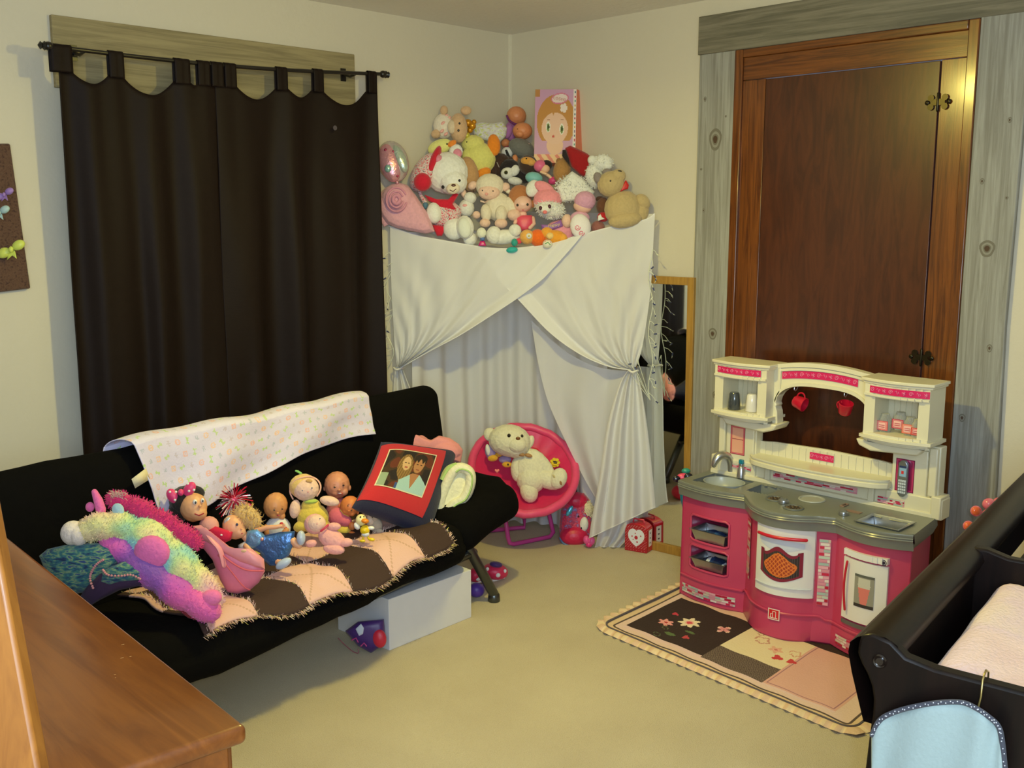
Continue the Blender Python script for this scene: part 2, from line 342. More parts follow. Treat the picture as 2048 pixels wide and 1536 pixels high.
# ------------------------------------------------------------------ toy kitchen: u to the right, w out from the wall, z up
KX, KY = 3.74, 2.47
def KP(u, w, z): return (KX - w, KY - u, z)
PINK = M('plastic', (198, 66, 104)); CREAM = M('plastic', (232, 226, 198)); GREYP = M('plastic', (122, 126, 120)); GREYD = M('plastic', (104, 108, 104))
WHITEP = M('plastic', (235, 235, 232)); SILV = M('metal', (176, 180, 184)); REDP = M('plastic', (196, 20, 50)); BLACKP = M('plastic', (22, 22, 24))
def wf(u, over=0.):
    """plan outline of the front, three shallow bays"""
    if u < .315: w = .292 + .030 * math.sin(PI * max(0, u) / .315)
    elif u < .375: w = .292 + (u - .315) / .06 * .062
    elif u < .650: w = .354 + .070 * math.sin(PI * (u - .375) / .275) ** .8
    elif u < .715: w = .354 - (u - .650) / .065 * .030
    else: w = .324 + .046 * math.sin(PI * min(1, (u - .715) / .285))
    return w + over
kit = thing('toy_kitchen', KP(.5, .2, 0), 'pink, cream and grey plastic play kitchen in front of the brown door', 'play kitchen')
kb = MB()
RU = (.052, .243); RA = (.262, .372); RB = (.142, .242)      # open shelves on the left
us = sorted(set([0, .012] + list(np.linspace(.012, .99, 50)) + [RU[0], RU[1], .315, .375, .65, .715, 1.0])); zs = sorted(set([.0, .012, .06, .10] + [*RB, *RA] + [.42, .445]))
def inrec(u, z): return RU[0] < u < RU[1] and (RA[0] < z < RA[1] or RB[0] < z < RB[1])
for i in range(len(us) - 1):
    for j in range(len(zs) - 1):
        uc, zc = (us[i] + us[i + 1]) / 2, (zs[j] + zs[j + 1]) / 2
        if inrec(uc, zc): continue
        def P_(u, z):
            k = .012 * (1 - min(1, z / .012)) ; t = .006 if z >= .1 else .014
            return KP(u, wf(u) - k + (t - .006) - .004 * (z / .44), z)
        kb.add([P_(us[i], zs[j]), P_(us[i + 1], zs[j]), P_(us[i + 1], zs[j + 1]), P_(us[i], zs[j + 1])], [(0, 1, 2, 3)])
for (za, zb) in (RA, RB):
    for (ua, ub) in (RU,):
        fr = lambda u, z: KP(u, wf(u) - .004 * (z / .44), z); bk = lambda u, z: KP(u, .08, z)
        n = 6
        for i in range(n):
            a, c = ua + (ub - ua) * i / n, ua + (ub - ua) * (i + 1) / n
            kb.add([fr(a, za), fr(c, za), bk(c, za), bk(a, za)], [(0, 1, 2, 3)]); kb.add([fr(a, zb), fr(c, zb), bk(c, zb), bk(a, zb)], [(0, 1, 2, 3)])
        kb.add([fr(ua, za), fr(ua, zb), bk(ua, zb), bk(ua, za)], [(0, 1, 2, 3)]); kb.add([fr(ub, za), fr(ub, zb), bk(ub, zb), bk(ub, za)], [(0, 1, 2, 3)])
        kb.add([bk(ua, za), bk(ub, za), bk(ub, zb), bk(ua, zb)], [(0, 1, 2, 3)])
for u in (0, 1.0):
    ub = u if u < .5 else .928
    kb.add([KP(u, wf(u) + .008, 0), KP(ub, 0, 0), KP(ub, 0, .445), KP(u, wf(u) + .002, .445)], [(0, 1, 2, 3)])
kb.add([KP(0, 0, 0), KP(.928, 0, 0), KP(.928, 0, .445), KP(0, 0, .445)], [(0, 1, 2, 3)])
kb.build('cabinet_body', PINK, kit, weld=True, angle=35)
# raised rims round the open shelves, plinth line
for (za, zb) in (RA, RB):
    pts = [(RU[0], za), (RU[1], za), (RU[1], zb), (RU[0], zb)]; loop = []
    for k in range(4):
        a, c = pts[k], pts[(k + 1) % 4]
        for t in np.linspace(.08, .92, 7): uu = a[0] + (c[0] - a[0]) * t; zz = a[1] + (c[1] - a[1]) * t; loop.append(KP(uu, wf(uu) - .003, zz))
    MB().tube(loop, .0055, 0, 8, closed=True).build('shelf_rim', PINK, kit)
MB().tube([KP(u, wf(u) + .004, .098 + .012 * (abs(u - .5) < .18)) for u in np.linspace(.005, .995, 60)], .005, 0, 6).build('plinth_line', PINK, kit)
# counter
HOLES = [(.035, .235, .115, .275, .055), (.275, .385, .135, .255, .05), (.80, .955, .225, .34, .045)]
ct = MB(); nu, nw = 70, 26
def cf(u, t):
    wfr = wf(u * .998 + .001, .018); return KP(-.012 + u * (1.024 - .034 * (1 - t)), .075 + (wfr - .075) * t, .505)
def csk(u, t):
    uu = -.012 + u * 1.024; ww = .075 + (wf(u * .998 + .001, .018) - .075) * t
    return any(a < uu < b and c < ww < d for a, b, c, d, e in HOLES)
ct.grid(cf, nu, nw, skip=csk)
for i in range(nu):      # banded front edge
    a, c = i / nu, (i + 1) / nu
    prof = [(0, .505), (.004, .503), (.006, .497), (.004, .492), (.007, .488), (.004, .484), (.007, .480), (.003, .476), (.0, .470), (-.004, .444), (-.018, .44)]
    for (p, z0), (q, z1) in zip(prof[:-1], prof[1:]):
        e = lambda u, o, z: tuple(np.array(cf(u, 1)) * (1, 1, 0) + np.array((-o, 0, z)))
        ct.add([e(a, p, z0), e(c, p, z0), e(c, q, z1), e(a, q, z1)], [(0, 1, 2, 3)])
for u in (0., 1.):
    s_ = -1 if u == 0 else 1
    A, B_ = np.array(cf(u, 0)), np.array(cf(u, 1))
    ct.add([A, B_, B_ - (0, s_ * .004, .03), A - (0, s_ * .004, .03)], [(0, 1, 2, 3)]); ct.add([A - (0, s_ * .004, .03), B_ - (0, s_ * .004, .03), B_ - (0, -s_ * .012, .064), A - (0, -s_ * .012, .064)], [(0, 1, 2, 3)])
for a, b_, c, d, e in HOLES:
    g = .5 * 1.024 / nu; g2 = .007; a -= g; b_ += g; c -= g2; d += g2; i_ = .012
    ct.add([KP(a, c, .505), KP(b_, c, .505), KP(b_, d, .505), KP(a, d, .505), KP(a + i_, c + i_, .505 - e), KP(b_ - i_, c + i_, .505 - e), KP(b_ - i_, d - i_, .505 - e), KP(a + i_, d - i_, .505 - e)],
           [(0, 1, 5, 4), (1, 2, 6, 5), (2, 3, 7, 6), (3, 0, 4, 7), (4, 5, 6, 7)])
ct.build('counter', GREYP, kit, weld=True, angle=40)
bn = MB()
bc = {}
def ring(u, w, r, r2=None, z=.506, h=.004, m=0, mb=None): (mb or bn).lathe([(r, z), (r - .002, z + h), (r2 if r2 is not None else r - .008, z + h), (r2 if r2 is not None else r - .010, z)], KP(u, w, 0), mi=m, seg=28)
for (u, w_, r) in ((.432, .285, .040), (.545, .345, .040)):
    b1 = MB(); ring(u, w_, r, mb=b1); b1.build('burner', GREYD, kit)
    k_ = MB(); k_.lathe([(0, .5065), (r - .011, .5065), (r - .011, .5045)], KP(u, w_, 0), seg=24)
    for q in range(14): k_.ell(KP(u + math.cos(q * 2.4) * r * .55 * math.sqrt((q + 1) / 14), w_ + math.sin(q * 2.4) * r * .55 * math.sqrt((q + 1) / 14), .508), (.004, .004, .0025), seg=6, mi=1)
    k_.build('burner_plate', [M('matte', (120, 104, 84)), M('matte', (64, 50, 40))], kit)
b1 = MB(); ring(.535, .19, .052, mb=b1); b1.lathe([(0, .507), (.042, .507), (.042, .505)], KP(.535, .19, 0)); b1.build('round_hotplate', M('plastic', (176, 178, 170)), kit)
MB().lathe([(0, .522), (.019, .521), (.021, .516), (.020, .506), (0, .506)], KP(.487, .318, 0)).box(KP(.475, .322, .52), KP(.50, .314, .527)).build('stove_knob', SILV, kit)
MB().lathe([(0, .520), (.017, .519), (.019, .514), (.018, .506), (0, .506)], KP(.723, .295, 0)).box(KP(.713, .299, .518), KP(.733, .291, .525)).build('stove_knob', SILV, kit)
MB().tube([KP(.66, .16, .508), KP(.672, .16, .508), KP(.672, .20, .508), KP(.66, .20, .508)], .003, 0, 6, closed=True).build('hob_marking', M('plastic', (150, 120, 100)), kit)
MB().box(KP(.70, .22, .5055), KP(.76, .245, .508)).build('hob_marking', M('plastic', (150, 120, 100)), kit)
# wash bowl linings and tap
MB().lathe([(0, .452), (.06, .452), (.075, .462), (.082, .504), (.078, .504), (.071, .465), (.058, .456), (0, .456)], KP(.135, .195, 0), seg=28, sx=.95, sy=1.1).build('sink_bowl', M('plastic', (168, 174, 172)), kit)
tp = MB(); pts = [(.095, .085, .50), (.095, .085, .545), (.092, .09, .575), (.084, .11, .597), (.072, .14, .598), (.062, .158, .575), (.06, .162, .555)]
tp.tube([KP(*p) for p in pts], [.014, .015, .017, .020, .021, .017, .012], 0, 12)
tapo = tp.build('tap', M('metal', (190, 190, 192)), kit, sub=1)
kh = MB(); kh.lathe([(0, .566), (.011, .566), (.012, .560), (.010, .556), (.016, .545), (.019, .508), (0, .508)], KP(.155, .10, 0)); kh.build('tap_handle', M('metal', (190, 190, 192)), kit)
MB().box(KP(.145, .108, .566), KP(.165, .094, .585)).build('tap_cap', M('plastic', (30, 130, 160)), kit, bevel=.003)
# hutch: columns, cabinets, arch, mid shelf
hu = MB()
for s in (0, 1):
    U = (lambda u: u) if s == 0 else (lambda u: 1.0 - u)
    def B(mb, u0, u1, w0, w1, z0, z1): mb.box(KP(U(u0), w1, z0), KP(U(u1), w0, z1))
    c1 = MB(); B(c1, .025, .205, .02, .072, .50, .765); B(c1, .03, .060, .06, .088, .58, .76); B(c1, .066, .20, .06, .084, .57, .745)
    B(c1, .003, .040, .02, .100, .50, .585); B(c1, .0, .215, .02, .092, .498, .575)
    c1.build('hutch_column', CREAM, kit, bevel=.004)
    c2 = MB(); B(c2, .045, .285, .02, .034, .775, .99)          # back
    B(c2, .0445, .085, .03, .1505, .776, .989); B(c2, .250, .2905, .03, .1505, .776, .989)
    for k in range(7): B(c2, .092 + k * .0225, .108 + k * .0225, .03, .039, .785, .945)
    nn = 10
    for k in range(nn):     # bowed header and shelf
        ua, ub = .045 + .245 * k / nn, .045 + .245 * (k + 1) / nn; um = (ua + ub) / 2; bw = .150 + .022 * math.sin(PI * (um - .045) / .245)
        B(c2, ua, ub, .03, bw, .936, .985); B(c2, ua, ub, .03, bw + .006, .940, .948); B(c2, ua, ub, .03, bw, .785, .800)
    c2.build('wall_cabinet', CREAM, kit, smooth=False)
    for nm, z0, z1, o in (('cabinet_cornice', .984, 1.005, .012), ('cabinet_shelf', .760, .790, .010)):
        m = MB(); K_ = 14
        steps = ((0, .45, o * .4), (.45, 1., o)) if nm == 'cabinet_cornice' else ((.6, 1, o), (.3, .6, -.004), (0, .3, -.02))
        for (za, zb, oo) in steps:
            pl = [(.04 - oo * .9, .02), (.04 - oo * .9, .150 + oo * .5)] + [(.045 + .245 * k / K_, .150 + oo + .022 * math.sin(PI * k / K_)) for k in range(K_ + 1)] + [(.295 + oo * .9, .150 + oo * .5), (.295 + oo * .9, .02)]
            m.prism(pl, z0 + (z1 - z0) * za, z0 + (z1 - z0) * zb, lambda p, q, t: KP(U(p), q, t))
        m.build(nm, CREAM, kit, bevel=.002, angle=30)
    B3 = MB(); pl = [(.065, 0), (.29, 0), (.33, .0), (.315, -.025), (.27, -.04), (.09, -.03)]
    B3.prism([(p, .762 + q) for p, q in pl], .02, .13, lambda p, q, t: KP(U(p), t, q)); B3.build('cabinet_corbel', CREAM, kit, bevel=.006)
# arch
def arch_in(u):
    t = (u - .30) / .40; return .845 + .085 * max(0, 1 - abs(2 * t - 1) ** 3.2) ** .5
def arch_out(u): return 1.0 + .022 * max(0, 1 - (2 * (u - .29) / .42 - 1) ** 2)
am = MB(); n = 40
for i in range(n):
    a, b_ = .295 + .41 * i / n, .295 + .41 * (i + 1) / n
    for (w0, w1) in ((.045, .085),):
        za, zb = arch_in(min(max(a, .3), .7)), arch_in(min(max(b_, .3), .7)); oa, ob = arch_out(a), arch_out(b_)
        vs = [KP(a, w1, za), KP(b_, w1, zb), KP(b_, w1, ob), KP(a, w1, oa), KP(a, w0, za), KP(b_, w0, zb), KP(b_, w0, ob), KP(a, w0, oa)]
        am.add(vs, [(0, 1, 2, 3), (4, 7, 6, 5), (0, 4, 5, 1), (3, 2, 6, 7)])
    z1 = lambda u: arch_out(u)
    for (d0, d1, ww) in ((-.014, .003, .096), (-.028, -.018, .092)):
        vs = [KP(a, ww, z1(a) + d0), KP(b_, ww, z1(b_) + d0), KP(b_, ww, z1(b_) + d1), KP(a, ww, z1(a) + d1), KP(a, .06, z1(a) + d0), KP(b_, .06, z1(b_) + d0), KP(b_, .06, z1(b_) + d1), KP(a, .06, z1(a) + d1)]
        am.add(vs, [(0, 1, 2, 3), (4, 7, 6, 5), (0, 4, 5, 1), (3, 2, 6, 7)])
    za, zb = arch_in(min(max(a, .3), .7)), arch_in(min(max(b_, .3), .7))
    vs = [KP(a, .094, za), KP(b_, .094, zb), KP(b_, .094, zb + .014), KP(a, .094, za + .014), KP(a, .06, za), KP(b_, .06, zb), KP(b_, .06, zb + .014), KP(a, .06, za + .014)]
    am.add(vs, [(0, 1, 2, 3), (0, 4, 5, 1), (3, 2, 6, 7)])
am.build('arch', CREAM, kit, weld=True, angle=40)
for s in (0, 1):
    U = (lambda u: u) if s == 0 else (lambda u: 1.0 - u)
    pm = MB(); pm.prism([(.285, 1.0), (.285, .765), (.302, .748), (.312, .765), (.308, .81), (.300, .83), (.306, .836), (.300, .846), (.306, .87), (.318, .89), (.318, 1.0)], .045, .094, lambda p, q, t: KP(U(p), t, q))
    pm.build('arch_bracket', CREAM, kit, bevel=.003)
# mid shelf with its beadboard back
ms = MB()
backp = [(.165, .60), (.165, .658), (.27, .668), (.5, .674), (.73, .668), (.835, .658), (.835, .60)]
ms.prism(backp, .022, .034, lambda p, q, t: KP(p, t, q))
for k in range(20): u = .205 + k * .031; ms.box(KP(u, .038, .605), KP(u + .024, .03, .664))
ms.build('shelf_back', CREAM, kit, smooth=False)
m = MB(); pl = [(.20, .03)] + [(.20 + .60 * t, .105 + .07 * math.sin(PI * t) ** .45) for t in np.linspace(0, 1, 25)] + [(.80, .03)]
m.prism(pl, .603, .612, lambda p, q, t: KP(p, q, t)); m.prism([(p, q + .006 * (q > .05)) for p, q in pl], .583, .604, lambda p, q, t: KP(p, q, t)); m.build('middle_shelf', CREAM, kit, bevel=.003, angle=35)
MB().prism([(p, q + .004) for p, q in pl[1:-1]] + [(p, q - .010) for p, q in pl[1:-1]][::-1], .611, .617, lambda p, q, t: KP(p, q, t)).build('shelf_lip', CREAM, kit)
MB().box(KP(.2, .078, .50), KP(.8, .03, .585)).box(KP(.262, .094, .50), KP(.285, .07, .585)).box(KP(.715, .094, .50), KP(.738, .07, .585)).box(KP(.001, .1015, .4965), KP(.968, .03, .520)).build('splashback', CREAM, kit, bevel=.003)
# decals -------------------------------------------------------------
TILES = [(210, 40, 80), (225, 150, 165), (196, 214, 196), (170, 196, 186), (236, 226, 214), (190, 30, 60), (214, 200, 176), (238, 176, 186)]
def mosaic(u0, u1, z0, z1, rows, wfn, parent, name='tile_sticker', horiz=True, off=.0025, tw=.022):
    mb = MB(); rnd = random.Random(int(u0 * 1000 + z0 * 777))
    mb.grid(lambda a, b: KP(u0 + (u1 - u0) * a, wfn(u0 + (u1 - u0) * a) + off * .5, z0 + (z1 - z0) * b), 12, 1, colfn=lambda a, b: (226, 148, 168))
    rh = (z1 - z0) / rows; g = rh * .10
    for r in range(rows):
        u = u0 + .001 - rnd.random() * tw * .5
        while u < u1 - .001:
            l = tw * rnd.choice((.5, .8, 1., 1.3)); a, b = max(u, u0 + .001), min(u + l - g, u1 - .001)
            if b - a > .002:
                c = rnd.choice(TILES)
                mb.add([KP(a, wfn(a) + off, z0 + r * rh + g), KP(b, wfn(b) + off, z0 + r * rh + g), KP(b, wfn(b) + off, z0 + (r + 1) * rh - g), KP(a, wfn(a) + off, z0 + (r + 1) * rh - g)], [(0, 1, 2, 3)], 0, [c])
            u += l
    return mb.build(name, PVINYL, parent, smooth=False)
wb = lambda u: wf(u) + .010; wb2 = lambda u: wf(u) + .0045 - .001
mosaic(.02, .285, .028, .066, 4, wb, kit); mosaic(.745, .985, .028, .066, 4, wb, kit)
mosaic(.330, .366, .175, .418, 19, lambda u: wf(u) + .001, kit, tw=.03); mosaic(.662, .700, .155, .412, 20, lambda u: wf(u) + .001, kit, tw=.03)
mosaic(.095, .198, .537, .560, 4, lambda u: .092, kit); mosaic(.295, .665, .530, .556, 4, lambda u: .078, kit, tw=.03); mosaic(.755, .860, .522, .546, 4, lambda u: .092, kit)
def flourish(u0, u1, zl, zh, wfn, n, col=(222, 38, 104)):
    """pink strip with pale scrollwork"""
    mb = MB(); K_ = 20
    mb.grid(lambda a, b: KP(u0 + (u1 - u0) * a, wfn(u0 + (u1 - u0) * a) + .002, zl(u0 + (u1 - u0) * a) * (1 - b) + zh(u0 + (u1 - u0) * a) * b), K_, 1, colfn=lambda a, b: col)
    pc = (246, 150, 190)
    for k in range(n):
        u = u0 + (u1 - u0) * (k + .5) / n; zc = (zl(u) + zh(u)) / 2; hh = (zh(u) - zl(u)) * .32; kind = k % 3
        W = wfn(u) + .0032
        def loop(pts, r=.0011): mb.tube([KP(u + p, W, zc + q) for p, q in pts], r, 0, 4, caps=False, col=pc)
        if kind == 0: loop([(hh * (1 - t * .8) * math.cos(t * 9), hh * (1 - t * .8) * math.sin(t * 9)) for t in np.linspace(0, 1, 16)])
        elif kind == 1: loop([(-hh * .9, hh * .2), (-hh * .4, hh * .8), (0, 0), (hh * .4, -hh * .8), (hh * .9, -hh * .1), (hh * .5, hh * .5)])
        else:
            for q in range(3): loop([(0, 0), (hh * math.cos(q * 2.1 + .5), hh * math.sin(q * 2.1 + .5)), (hh * .8 * math.cos(q * 2.1 + 1.4), hh * .8 * math.sin(q * 2.1 + 1.4)), (0, 0)])
    return mb.build('scroll_sticker', PVINYL, kit)
bwf = lambda u: .152 + .022 * math.sin(PI * min(1, max(0, ((u if u < .5 else 1 - u) - .045) / .245)))
C_ = lambda v: (lambda u: v)
flourish(.060, .268, C_(.955), C_(.981), bwf, 9); flourish(.732, .955, C_(.951), C_(.977), bwf, 9)
flourish(.322, .648, lambda u: arch_out(u) - .060, lambda u: arch_out(u) - .030, lambda u: .086, 13)
flourish(.435, .540, C_(.627), C_(.655), lambda u: .036 + .003, 5)
# framed sticker and phone panel on the columns
mb = MB()
for (i0, c) in ((0, (150, 30, 60)), (.003, (232, 120, 130)), (.007, (196, 50, 70)), (.0085, (240, 176, 150))):
    w_ = .0845 + i0 * .12; mb.add([KP(.087 + i0, w_, .598 + i0), KP(.158 - i0, w_, .598 + i0), KP(.158 - i0, w_, .722 - i0), KP(.087 + i0, w_, .722 - i0)], [(0, 1, 2, 3)], 0, [c])
mb.box(KP(.096, .0858, .664), KP(.150, .0853, .666), col=(150, 40, 70))
mb.build('window_sticker', PVINYL, kit, smooth=False)
mb = MB()
for (i0, c) in ((0, (120, 20, 70)), (.003, (200, 60, 110)), (.008, (150, 30, 80))):
    w_ = .0845 + i0 * .12; mb.add([KP(.815 + i0, w_, .578 + i0), KP(.887 - i0, w_, .578 + i0), KP(.887 - i0, w_, .703 - i0), KP(.815 + i0, w_, .703 - i0)], [(0, 1, 2, 3)], 0, [c])
mb.build('phone_panel', PVINYL, kit, smooth=False)
# oven door
od = MB(); OU0, OU1, OZ0, OZ1 = .432, .650, .178, .442
of = lambda u, o=0: wf(u) + .006 + o
od.grid(lambda a, b: KP(OU0 + (OU1 - OU0) * a, of(OU0 + (OU1 - OU0) * a), OZ0 + (OZ1 - OZ0) * b), 20, 10)
for k in range(20):
    a, b_ = OU0 + (OU1 - OU0) * k / 20, OU0 + (OU1 - OU0) * (k + 1) / 20
    for z, s in ((OZ0, 1), (OZ1, -1)): od.add([KP(a, of(a), z), KP(b_, of(b_), z), KP(b_, of(b_, -.014), z), KP(a, of(a, -.014), z)], [(0, 1, 2, 3)])
for u in (OU0, OU1): od.add([KP(u, of(u), OZ0), KP(u, of(u), OZ1), KP(u, of(u, -.02), OZ1), KP(u, of(u, -.02), OZ0)], [(0, 1, 2, 3)])
ovd = od.build('oven_door', WHITEP, kit, weld=True)
MB().tube([KP(u, of(u, .003), .212) for u in np.linspace(OU0 + .004, OU1 - .004, 14)], .003, 0, 6).build('groove', M('plastic', (205, 210, 222)), ovd)
MB().tube([KP(u, of(u, .012), .408) for u in np.linspace(.452, .632, 14)], .0055, 0, 8, flat=1.2).build('oven_handle', M('plastic', (206, 28, 54)), ovd)
gm = MB()
gm.grid(lambda a, b: KP(.460 + .165 * a, of(.46 + .165 * a, -.0 + .0015), .372 + .018 * b + .020 * math.sin(PI * a) * (2 * b - 1) - (.012 * math.sin(PI * a) if b > .5 else 0)), 16, 2)
gm.build('handle_recess', M('plastic', (208, 216, 232)), ovd)
wm = MB()
def wz(a, b):   # wavy window outline
    lo = .262 - .028 * math.sin(PI * a); hi = .352 - .014 * math.sin(2 * PI * (a * 1.5 + .05)) * (1 if .1 < a < .9 else .3) + .004
    return lo + (hi - lo) * b
def wcol(a, b):
    x, y = (a - .5) * .150, (b - .5) * .105
    if a < .08 or a > .93 or b < .09 or b > .88: return (132, 24, 58)
    e = (x / .058) ** 2 + ((y + .003) / .036) ** 2
    if e < 1:
        g = (math.sin((x + y) * 420) > .55) or (math.sin((x - y) * 420) > .55)
        if e > .8: return (222, 120, 50)
        return (226, 126, 58) if g else (168, 60, 34)
    return (70, 62, 66) if math.sin(x * 900) > 0 else (44, 34, 40)
wm.grid(lambda a, b: KP(.462 + .160 * a, of(.462 + .160 * a, .002), wz(a, b)), 90, 56, colfn=wcol); wm.build('oven_window', PRINT, ovd, smooth=False)
# fridge door
FU0, FU1, FZ0, FZ1 = .765, .935, .142, .403
ff = lambda u, o=0: wf(u) + .006 + o
fd = MB()
fd.grid(lambda a, b: KP(FU0 + (FU1 - FU0) * a, ff(FU0 + (FU1 - FU0) * a), FZ0 + (.372 - FZ0) * b), 14, 6)
for z in (FZ0, .372):
    for k in range(14):
        a, b_ = FU0 + (FU1 - FU0) * k / 14, FU0 + (FU1 - FU0) * (k + 1) / 14; fd.add([KP(a, ff(a), z), KP(b_, ff(b_), z), KP(b_, ff(b_, -.014), z), KP(a, ff(a, -.014), z)], [(0, 1, 2, 3)])
for u in (FU0, FU1): fd.add([KP(u, ff(u), FZ0), KP(u, ff(u), .372), KP(u, ff(u, -.02), .372), KP(u, ff(u, -.02), FZ0)], [(0, 1, 2, 3)])
frd = fd.build('fridge_door', WHITEP, kit, weld=True)
m = MB()
for k in range(10):
    a, b_ = FU0 + (FU1 - FU0) * k / 10, FU0 + (FU1 - FU0) * (k + 1) / 10; m.box(KP(a, ff(a, .004), .381), KP(b_, ff(a, -.02), .403))
m.build('fridge_top_panel', WHITEP, kit, smooth=False)
MB().lathe([(0, .003), (.006, .003), (.006, 0)], KP(.922, ff(.922, .004), .388), basis((-1, 0, 0))).lathe([(.011, 0), (.011, .002), (.008, .002), (.008, 0)], KP(.922, ff(.922, .004), .388), basis((-1, 0, 0))).build('dial', M('plastic', (40, 30, 60)), kit)
MB().tube([KP(.787 - .006 * math.sin(PI * t), ff(.787, .010 + .004 * math.sin(PI * t)), .178 + .182 * t) for t in np.linspace(0, 1, 12)], .0045, 0, 8).build('fridge_handle', M('plastic', (206, 28, 54)), frd)
def fcol(a, b):
    if b < .10: return (50, 48, 52)
    if b > .92: return (92, 96, 92)
    hw = .16 + .16 * min(1, (b - .08) / .6) if b < .70 else .30
    x = abs(a - .5)
    if x < hw and b < .60 and b > .05: return (226, 128, 120)
    if x < hw and b < .9: return (206, 206, 192)
    return (150, 150, 138)
m = MB(); m.grid(lambda a, b: KP(.820 + .075 * a, ff(.82 + .075 * a, .002), .204 + .122 * b), 30, 40, colfn=fcol); m.build('dispenser_sticker', PRINT, frd, smooth=False)
m = MB(); m.grid(lambda a, b: KP(.765 + .165 * a, wf(.765 + .165 * a) + .006, .120 + .016 * b), 12, 1); m.build('fridge_grille', M('plastic', (96, 92, 92)), kit)
# maker's badge
m = MB(); bz = .10
def bcol(a, b):
    e = max(abs(a - .5), abs(b - .5))
    if e > .45: return (240, 220, 210)
    return (214, 30, 40)
bf = lambda u: wf(u) + .0105
m.grid(lambda a, b: KP(.509 + .046 * a, bf(.509 + .046 * a), .080 + .044 * b), 12, 12, colfn=bcol)
for pts in ([(.521, .090), (.521, .104), (.529, .104), (.529, .090)], [(.529, .104), (.529, .114), (.541, .114), (.541, .090)], [(.516, .088), (.548, .088)]):
    m.tube([KP(p, bf(p) + .001, q) for p, q in pts], .0016, 0, 5, caps=False, col=(245, 225, 215))
m.build('badge', PVINYL, kit)
# hooks under the arch and cups
for k, (u, lab) in enumerate(((.385, 'red toy mug on the left hook, tilted so its open end faces right'), (.600, 'red toy mug on the right hook under the kitchen arch'))):
    zt = arch_in(u) + .002
    MB().tube([KP(u, .07, zt), KP(u, .075, zt - .012), KP(u, .088, zt - .020), KP(u, .098, zt - .014), KP(u, .098, zt - .006)], .002, 0, 6).build('hook', M('metal', (200, 200, 205)), kit)
    ax = np.array([0, -.9, -.25]) if k == 0 else np.array([-.25, -.25, .95]); ax = ax / np.linalg.norm(ax)
    c0 = np.array(KP(u + (.018 if k == 0 else .0), .085, zt - .066)); B3 = basis(ax)
    t = thing('toy_mug', c0, lab, 'mug', 'red toy mugs under the arch')
    cp = MB(); cp.lathe([(0, -.024), (.019, -.024), (.024, -.018), (.029, .024), (.027, .025), (.022, -.014), (0, -.018)], c0, B3, seg=22); cp.build('cup', REDP, t)
    hd = np.array([0, 0, 1.]) if k == 0 else np.array([.0, .5, .75]); hd = hd - ax * (hd @ ax); hd /= np.linalg.norm(hd)
    MB().tube([c0 + ax * (.017 * math.cos(q)) + hd * (.022 + .020 * math.sin(q)) for q in np.linspace(0, PI, 9)], .0032, 0, 7).build('handle', REDP, t)
# tumblers on the left cabinet shelf
for (u, w_, col, lab) in ((.128, .13, (66, 72, 78), 'dark grey toy tumbler upside down in the left hutch cabinet'), (.203, .115, (236, 232, 226), 'white toy tumbler upside down in the left hutch cabinet')):
    tb = MB().lathe([(0, .873), (.017, .873), (.021, .867), (.027, .803), (.0255, .801), (.018, .861), (0, .867)], KP(u, w_, 0), seg=22).build('toy_tumbler', M('gloss', col)); tag(tb, lab, 'tumbler', 'toy tumblers in the hutch')
# clear spice jars with labels
CLEAR = sheer('clear_plastic', (225, 228, 222), .25, .3)
for k, (u, w_, z, c, lab) in enumerate(((.770, .10, .801, (226, 90, 96), 'leftmost label jar in the right hutch cabinet'), (.822, .085, .812, (196, 60, 90), 'second label jar from the left, standing highest, in right cabinet'), (.868, .10, .802, (232, 110, 84), 'third label jar from the left, orange label, right cabinet'), (.906, .12, .801, (214, 60, 54), 'rightmost, lowest label jar in the right hutch cabinet'))):
    t = thing('spice_jar', KP(u, w_, z), 'clear toy spice jar, ' + lab, 'spice jar', 'toy spice jars in the hutch')
    MB().lathe([(0, z), (.022, z), (.023, z + .045), (.016, z + .058), (.015, z + .066), (0, z + .066)], KP(u, w_, 0), seg=16).build('jar', CLEAR, t)
    m = MB(); cc = KP(u, w_ + .024, z + .024); s = .022 if k < 3 else .017
    for q, (d, col) in enumerate(((0, c), (.004, (250, 190, 180)), (.006, c), (.008, (250, 200, 190)))):
        ss = s - d; m.add([(cc[0] - q * .0005, cc[1] + ss, cc[2] - ss * .8), (cc[0] - q * .0005, cc[1] - ss, cc[2] - ss * .8), (cc[0] - q * .0005, cc[1] - ss, cc[2] + ss * .8), (cc[0] - q * .0005, cc[1] + ss, cc[2] + ss * .8)], [(0, 1, 2, 3)], 0, [col])
    for q in range(2): m.box((cc[0] - .0028, cc[1] + s * .5, cc[2] - .006 + q * .007), (cc[0] - .0022, cc[1] - s * .5, cc[2] - .004 + q * .007), col=(200, 70, 80))
    m.build('jar_label', PRINT, t, smooth=False)
